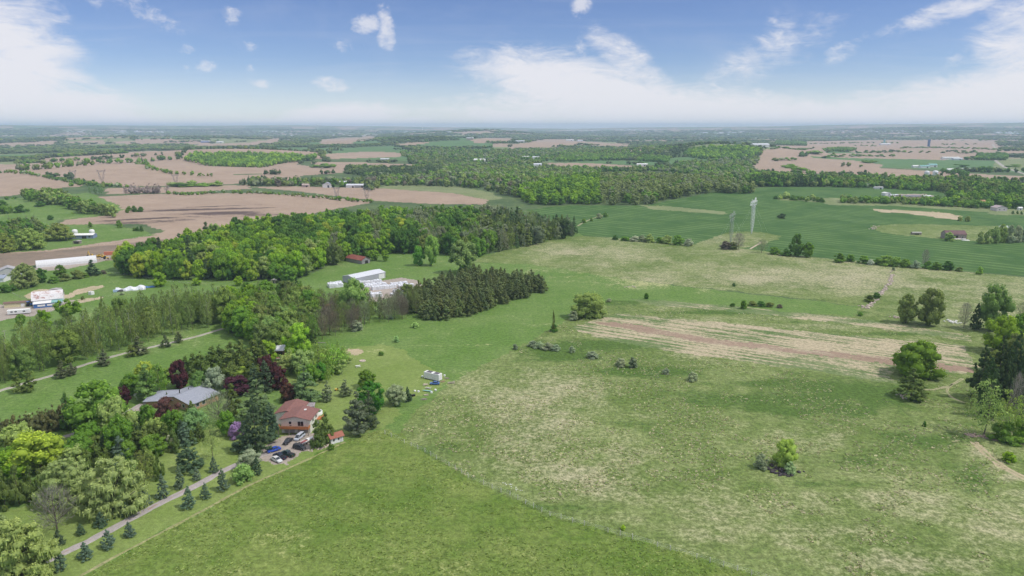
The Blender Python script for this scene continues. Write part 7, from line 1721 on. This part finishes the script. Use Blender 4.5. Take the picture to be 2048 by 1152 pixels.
hedge('tree belt', [(478, 372), (500, 371), (540, 371), (600, 372), (650, 374), (700, 374)], 10, [(('b', 'mid'), 2), (('a', 'greygreen'), 1), (('b', 'deep'), 1), (('b', 'olive'), 1)], 14, 10)
hedge('grove of pale trees', [(178, 388), (205, 389)], 5, [(('p', (.12, .19, .08)), 1)], 16, 8)
hedge('leafless grove', [(256, 386), (290, 387), (330, 387)], 2.6, [(('x', (.19, .155, .14)), 1)], 15, 10)
hedge('far hedge', [(1600, 372), (1680, 372), (1750, 376)], 9, MIXH, 11, 8)
hedge('far hedge', [(1500, 352), (1530, 349), (1620, 349), (1700, 352), (1780, 356), (1860, 358), (1930, 362), (2060, 366)], 13, MIXH, 12, 9)
hedge('far hedge', [(1885, 345), (1930, 353), (1880, 352)], 10, [(('c', 'dark'), 1), (('b', 'deep'), 1)], 12, 8)
hedge('far hedge', [(1950, 345), (2000, 345), (2070, 347)], 9, [(('c', 'dark'), 1), (('b', 'deep'), 1)], 14, 12)
hedge('lone field trees', [(1678, 333), (1700, 333)], 12, [(('b', 'greygreen'), 1), (('b', 'olive'), 1)], 13, 5)
hedge('lone field trees', [(1712, 334), (1720, 335)], 14, [(('b', 'mid'), 1)], 10, 3)
for (px, py, h_) in [(1737, 326, 12), (1579, 336, 16), (1595, 344, 12), (1625, 308, 12), (1632, 308, 12), (2026, 334, 12), (1921, 334, 12), (656, 336, 16), (630, 335, 10), (414, 372, 10), (362, 373, 8), (372, 373, 8)]:
    hedge('lone field trees', [(px, py), (px + 1, py)], 50, [(('b', 'mid'), 2), (('b', 'deep'), 1)], h_, 1)
for ln_ in ([(1545, 299), (1620, 298), (1700, 299)], [(1715, 306), (1800, 305), (1900, 306), (1985, 309)], [(1640, 316), (1720, 313), (1790, 313)], [(1620, 288), (1720, 286), (1800, 287)], [(1800, 297), (1880, 296), (1990, 300)], [(1700, 292), (1760, 293)], [(1540, 322), (1600, 321)], [(1880, 290), (1950, 289)]):
    hedge('far hedgerows', ln_, 26, MIXH, 9, 10)
wood('field copse', [(1648, 303), (1700, 304), (1712, 300), (1690, 298), (1655, 299)], 13, [(('b', 'mid'), 2), (('b', 'deep'), 1)], 13, .2, 1)
wood('field copse', [(1595, 314), (1615, 314), (1615, 311), (1597, 311)], 13, [(('b', 'deep'), 2), (('c', 'dark'), 1)], 14, .2, 1)
wood('field copse', [(1948, 320), (2012, 321), (2014, 312), (1960, 311)], 14, [(('b', 'deep'), 2), (('b', 'mid'), 1)], 14, .2, 1)
wood('field copse', [(1550, 291), (1612, 292), (1612, 286), (1552, 284)], 16, [(('b', 'deep'), 2), (('b', 'mid'), 1)], 15, .2, 1)
wood('round hill wood', [(1366, 312), (1400, 318), (1450, 320), (1500, 317), (1522, 308), (1518, 300), (1470, 296), (1400, 298), (1370, 305)], 15, [(('b', 'mid'), 2), (('b', 'deep'), 1), (('b', 'bright'), 1)], 15, .15, 1)
wood('green ridge wood', [(372, 322), (400, 328), (470, 334), (560, 328), (625, 322), (640, 316), (560, 312), (430, 310), (380, 312)], 15, [(('m', 'mid'), 2), (('m', 'deep'), 1), (('b', 'bright'), 1)], 16, .15, 1)
wood('middle woods', [(1270, 322), (1330, 326), (1340, 318), (1290, 314)], 13, [(('b', 'deep'), 1), (('b', 'mid'), 1)], 13, .2, 1)
wood('middle woods', [(1380, 352), (1420, 362), (1500, 366), (1520, 350), (1500, 338), (1520, 320), (1440, 322), (1350, 330), (1350, 342)], 15, [(('b', 'olive'), 2), (('b', 'mid'), 1.2), (('b', 'greygreen'), 1), (('b', 'deep'), 1), (('c', 'dark'), .6)], 13, .3, 1, .75)
wood('middle woods', [(1030, 372), (1180, 345), (1330, 345), (1380, 352), (1400, 345), (1340, 338), (1200, 340), (1100, 338), (1030, 345), (960, 340), (900, 345), (960, 360)], 14, [(('b', 'olive'), 2), (('b', 'mid'), 1), (('c', 'dark'), 1.3), (('b', 'deep'), 1.2), (('b', 'greygreen'), .8)], 12, .3, 1, .62)
wood('middle woods', [(860, 340), (1024, 335), (1100, 322), (1200, 316), (1330, 310), (1350, 300), (1240, 300), (1100, 300), (1020, 302), (880, 300), (800, 305), (820, 325)], 17, [(('b', 'olive'), 2), (('b', 'mid'), 1), (('c', 'dark'), 1.3), (('b', 'deep'), 1.2), (('b', 'greygreen'), .8)], 13, .3, 1, .5)
wood('middle woods', [(1110, 324), (1260, 320), (1280, 312), (1130, 310)], 15, [(('b', 'mid'), 2), (('b', 'deep'), 1)], 13, .2, 1, .9)

# the far countryside: copses, woods and hedgerows, out to the ridge
FIELD_POLYS = [z[2] for z in ZONES if z[2] and z[1] in ('tan', 'fgreen', 'fdull', 'wheat', 'meadow', 'pasture', 'dark', 'gravel')]
fx, fy = [], []
r = 1500.0
while r < 12500:
    s = max(13.0, r * 0.0052); th = np.arange(-R(41), R(41), s / r)
    fx.append((r + RNG.uniform(-.5, .5, th.size) * s * 1.2) * np.sin(th + RNG.uniform(-.5, .5, th.size) * s / r)); fy.append((r + RNG.uniform(-.5, .5, th.size) * s * 1.2) * np.cos(th))
    r += s * 1.35
fx = np.concatenate(fx); fy = np.concatenate(fy); fr = np.hypot(fx, fy)
kk, edge, iu, iv = patch(fx, fy)
n1 = vnoise(fx, fy, 420, 41); n2 = vnoise(fx, fy, 90, 42); n3 = vnoise(fx, fy, 1300, 43)
sfar = np.maximum(13.0, fr * .0052)
want = ((kk > .66) & (n2 > .22)) | ((edge < sfar * .8) & (n1 > .30)) | (n3 + n1 * .5 > 1.02) | ((kk > .5) & (n2 > .72)) | ((fr > 7000) & (n2 > .60))
want &= ~((kk < .50) & (edge > sfar * .7))
fz = T(fx, fy); ppx, ppy, ppd = proj(fx, fy, fz)
want &= (ppx > -60) & (ppx < 2110)
for p in FIELD_POLYS: want &= ~inside(ppx, ppy + 1, p)
want &= RNG.uniform(size=want.size) < .92
# keep clear what the trees above already fill
want &= ~((fr < 2300) & (ppx < 500)) | (RNG.uniform(size=want.size) < .25)
idxs = np.nonzero(want)[0]
FT = [TINT['mid'], TINT['deep'], TINT['olive'], (.105, .155, .065), (.15, .205, .09), TINT['dark'], (.18, .205, .14)]
bins = {}
for i in idxs:
    con = n1[i] > .68
    lod = LOWX if fr[i] > 2600 else LOW
    kkey = 'c' if (con and random.random() < .7) else 'b'
    s = sfar[i]; h_ = random.uniform(10, 15) * (1 if fr[i] < 5000 else 1.1)
    m = lod[kkey][random.randrange(3)]
    t = TINT['dark'] if kkey == 'c' else FT[int((vnoise(fx[i], fy[i], 60, 51) * .8 + random.random() * .5) * 5.2) % 7]
    nm = ('farmland_trees' if fr[i] < 3200 else 'distant_woodland') if fr[i] < 6500 else 'horizon_woodland'
    bins.setdefault(nm, []).append((m, fx[i], fy[i], fz[i] - 1, s * 1.45 if kkey == 'b' else s * .9, h_, random.uniform(0, 6.3), t))
LBL = {'farmland_trees': 'scattered trees, hedgerows and copses between the far fields', 'distant_woodland': 'bluish woods and hedgerows far out on the plain', 'horizon_woodland': 'hazy woods on the low hills at the horizon'}
for nm, pts in bins.items(): mass(nm, None, pts, LBL[nm])

# the largest of each kind stand alone, the rest of each wood is one mass
CATN = {'b': 'broadleaf_tree', 'm': 'maple_tree', 'p': 'poplar_tree', 'c': 'conifer', 'w': 'pine_tree', 'a': 'young_tree', 's': 'bush', 'd': 'conifer', 'x': 'bare_tree'}
CAP = {'b': 230, 'm': 225, 'p': 150, 'c': 230, 'w': 120, 'a': 150, 's': 60, 'd': 60, 'x': 120}
WLAB = {'garden thicket': 'in the thicket behind the big willows', 'shrubby willows': 'in the light green thicket above the white pine', 'long wood': 'in the long wood above the grey metal hall', 'hill wood': 'in the rounded wood behind the wheat field', 'conifer plantation': 'in the dense plantation beside the storage yard',
        'poplar grove': 'in the thin grove above the lane', 'grove': 'in the tangled grove in front of the storage yard', 'left tree line': 'in the line across the small green field', 'willow wood': 'behind the willows at the farm with the blue roof',
        'roadside wood': 'in the wood along the road behind the wheat', 'cottage hedge': 'in the hedge in front of the scrap yard', 'cottage wood': 'in the wood round the white cottage', 'wheat hedge': 'in the short hedge inside the wheat',
        'dark valley wood': 'in the dark wood in the valley', 'field hedge': 'in a hedge between ploughed fields', 'tree belt': 'in a tree belt beyond the ploughed hill', 'roadside trees': 'beside the road past the ploughed field',
        'grove of pale trees': 'in the pale clump beside the leafless grove', 'leafless grove': 'in the leafless grove in the ploughed land', 'lone field trees': 'alone in the far fields', 'far hedge': 'along the far side of the roadside wood'}
DESC = {'b': 'broadleaf', 'm': 'maple', 'p': 'slim poplar', 'c': 'dark conifer', 'w': 'pine', 'a': 'thin tree', 's': 'bush', 'd': 'cedar', 'x': 'leafless tree'}
def tone(k, t):
    if k in 'xcdw': return {'x': 'grey', 'c': '', 'd': 'dusky', 'w': 'dusky'}[k]
    if t[1] > .21 and t[2] < .05: return 'bright green'
    if t[2] > .095: return 'grey green'
    if t[1] > .19: return 'pale green'
    if t[1] < .125: return 'deep green'
    return 'mid green' if t[0] < .1 else 'olive green'
SPOTS = {
 'long wood': ([(330, 'by the machinery yard'), (420, 'past the pines'), (500, 'above the grey shed'), (600, 'above the tiny hut'), (690, 'left of the red barn'), (780, 'behind the red barn'), (880, 'above the paddock trees'), (985, 'above the hazy tree'), (1060, 'near the wheat'), (9999, 'at the wheat corner')],
    lambda x: np.interp(x, [236, 400, 560, 800, 1000, 1160], [530, 520, 510, 478, 468, 465]), 'long wood'),
 'conifer plantation': ([(860, 'at the storage yard end'), (910, 'at the blunt near corner'), (960, 'in the near half'), (1020, 'in the middle'), (1060, 'in the far half'), (9999, 'at the pointed far end')], lambda x: np.interp(x, [820, 1088], [620, 570]), 'plantation'),
 'poplar grove': ([(60, 'at the picture edge'), (150, 'by the paired pines'), (230, 'behind the lone verge pine'), (310, 'behind the largest lane pine'), (390, 'behind the last lane pines'), (9999, 'where the lane ends')], lambda x: np.interp(x, [0, 460], [755, 640]), 'poplar grove'),
 'grove': ([(500, 'where the lane ends'), (560, 'above the half hidden metal roof'), (640, 'round the lime green maple'), (700, 'round the orange roof'), (760, 'below the storage yard'), (9999, 'at the plantation')], lambda x: np.interp(x, [450, 600, 840], [650, 655, 620]), 'tangled grove'),
 'hill wood': ([(1120, 'at the valley end'), (1210, 'left of centre'), (1300, 'in the middle'), (1400, 'right of centre'), (9999, 'at the far tip')], lambda x: np.interp(x, [1040, 1500], [395, 376]), 'rounded hill wood'),
}
def spot(nm, px, py):
    if nm not in SPOTS: return WLAB[nm]
    bins_, mid_, word = SPOTS[nm]
    m = float(mid_(px))
    for lim, s in bins_:
        if px < lim: break
    return ('on the edge of the ' if py > m + 12 else 'deep in the ' if py < m - 8 else 'in the ') + word + ' ' + s
HM = {}
for q in WOODS: HM.setdefault(q[2], []).append(q[7])
HM = {k: float(np.median(v)) for k, v in HM.items()}
WOODS.sort(key=lambda q: -q[0])
cnt = {}; rest = {}
for (s, nm, k, x, y, z, w_, h, t) in WOODS:
    cnt[k] = cnt.get(k, 0) + 1
    if cnt[k] <= CAP[k] and nm in WLAB:
        gname = 'trees ' + WLAB[nm]
        px_, py_, d_ = proj(x, y, z)
        lab = (('tall ' if h > HM[k] * 1.08 else 'low ' if h < HM[k] * .92 else '') + tone(k, t) + ' ' + DESC[k] + ' ' + spot(nm, float(px_), float(py_))).replace('  ', ' ').strip()
        if len(lab.split()) > 16: lab = lab.replace('mid green ', '').replace('olive green ', 'olive ').replace('bright green ', 'bright ').replace('deep green ', 'deep ')
        if len(lab.split()) > 16: lab = lab.replace(' above the ', ' over ').replace('left of the ', 'left of ')
        while len(lab.split()) > 16: lab = lab.split(' ', 1)[1]
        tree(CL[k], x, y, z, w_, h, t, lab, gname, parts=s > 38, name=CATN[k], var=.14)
    else:
        rest.setdefault(nm, []).append((s, k, x, y, z, w_, h, t))
for nm, lst in rest.items():
    pts = []
    for (s, k, x, y, z, w_, h, t) in lst:
        kk_ = LODK[k]
        lod = MID if s > 17 else (LOW if s > 7 else LOWX)
        ms = lod[kk_]; u = random.uniform(.86, 1.14)
        tt = tuple(c * u for c in t)
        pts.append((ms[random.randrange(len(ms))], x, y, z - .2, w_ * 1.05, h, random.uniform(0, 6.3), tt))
    mass(nm.replace(' ', '_') + ('' if nm.endswith(('wood', 'trees')) else '_trees'), None, pts, 'remaining trees of the ' + nm if nm in WLAB else 'trees of the ' + nm)

# ------------------------------------------------------------------ tufts of grass standing in the meadow and the hay
def tufts(name, mat_names, n, polys, excl, cols, hh, ww, label, thr, seed):
    r = np.random.default_rng(seed)
    rad = 150 * (430 / 150) ** (r.uniform(size=n * 6)); th = r.uniform(-R(38), R(38), n * 6)
    x, y = rad * np.sin(th), rad * np.cos(th); px, py, d = proj(x, y, 0)
    m = np.zeros(x.shape, bool)
    for p in polys: m |= inside(px, py, p)
    for p in excl: m &= ~inside(px, py, p)
    nn = vnoise(x, y, 7, seed) * .5 + vnoise(x, y, 28, seed + 1) * .5
    m &= (nn > thr) & (px > -30) & (px < 2080) & (py < 1180)
    x, y = x[m][:n], y[m][:n]; k = len(x); z = T(x, y)
    h_ = hh * r.uniform(.6, 1.4, k); w_ = ww * r.uniform(.6, 1.5, k); V, F, C_, LVv = [], [], [], []
    for j in range(2):
        a = r.uniform(0, PI, k); ca, sa = np.cos(a) * w_ / 2, np.sin(a) * w_ / 2; lean = r.normal(0, 1.1, (k, 2)) * h_[:, None]
        q = np.stack([np.stack([x - ca, y - sa, z - .02], 1), np.stack([x + ca, y + sa, z - .02], 1), np.stack([x + ca * .8 + lean[:, 0], y + sa * .8 + lean[:, 1], z + h_], 1), np.stack([x - ca * .5 + lean[:, 0], y - sa * .5 + lean[:, 1], z + h_ * .8], 1)], 1)
        V.append(q.reshape(-1, 3)); F.append(np.arange(4 * k).reshape(k, 4) + j * 4 * k)
    ci = r.integers(0, len(cols), k); c = np.array(cols)[ci] * r.uniform(.85, 1.15, (k, 1)); c = np.concatenate([c, c])
    me = make_mesh(name, np.concatenate(V), np.concatenate(F), [FOLM], False, None, {'lv': np.tile(r.uniform(.2, .8, k), 2), 'tint': np.concatenate([c, np.ones((2 * k, 1))], 1)})
    o = link(name, me); o['kind'] = 'stuff'; o['label'] = label
ZP = lambda n: [z[2] for z in ZONES if z[0] == n]
EX = ZP('parking_area') + ZP('wheat_field') + ZP('rough_patch')
tufts('dry_grass_tufts', None, 11000, ZP('rough_meadow'), ZP('stubble_field') + ZP('dirt_strip') + ZP('wheat_field'), [(.52, .48, .31), (.46, .46, .27), (.36, .44, .17), (.28, .37, .12), (.50, .50, .27)], .20, .70, 'straw coloured and green grass tufts in the rough meadow', .53, 71)
tufts('hay_grass_tufts', None, 9000, ZP('hay_field'), ZP('lawn'), [(.25, .35, .09), (.23, .33, .08), (.30, .38, .12)], .14, .7, 'uneven tufts of green grass in the hay field', .42, 73)

# ------------------------------------------------------------------ haze: the air itself
hm = bpy.data.materials.new('haze'); hm.use_nodes = True
ht = hm.node_tree; ht.nodes.clear()
ho = ht.nodes.new('ShaderNodeOutputMaterial'); hv_ = ht.nodes.new('ShaderNodeVolumePrincipled')
hv_.inputs['Color'].default_value = (0.62, 0.79, 1.0, 1)
hv_.inputs['Density'].default_value = 0.000082
hv_.inputs['Anisotropy'].default_value = 0.0
ht.links.new(hv_.outputs[0], ho.inputs['Volume'])
zb, zt = -70.0, 195.0
x0, x1, y0, y1 = -26000, 26000, -400, 26500
hz = make_mesh('haze', [(x, y, z) for x in (x0, x1) for y in (y0, y1) for z in (zb, zt)], [(0, 1, 3, 2), (4, 6, 7, 5), (0, 4, 5, 1), (2, 3, 7, 6), (0, 2, 6, 4), (1, 5, 7, 3)], [hm])
ho_ = link('haze', hz); ho_['kind'] = 'stuff'; ho_['label'] = 'thin bluish haze in the air over the plain'
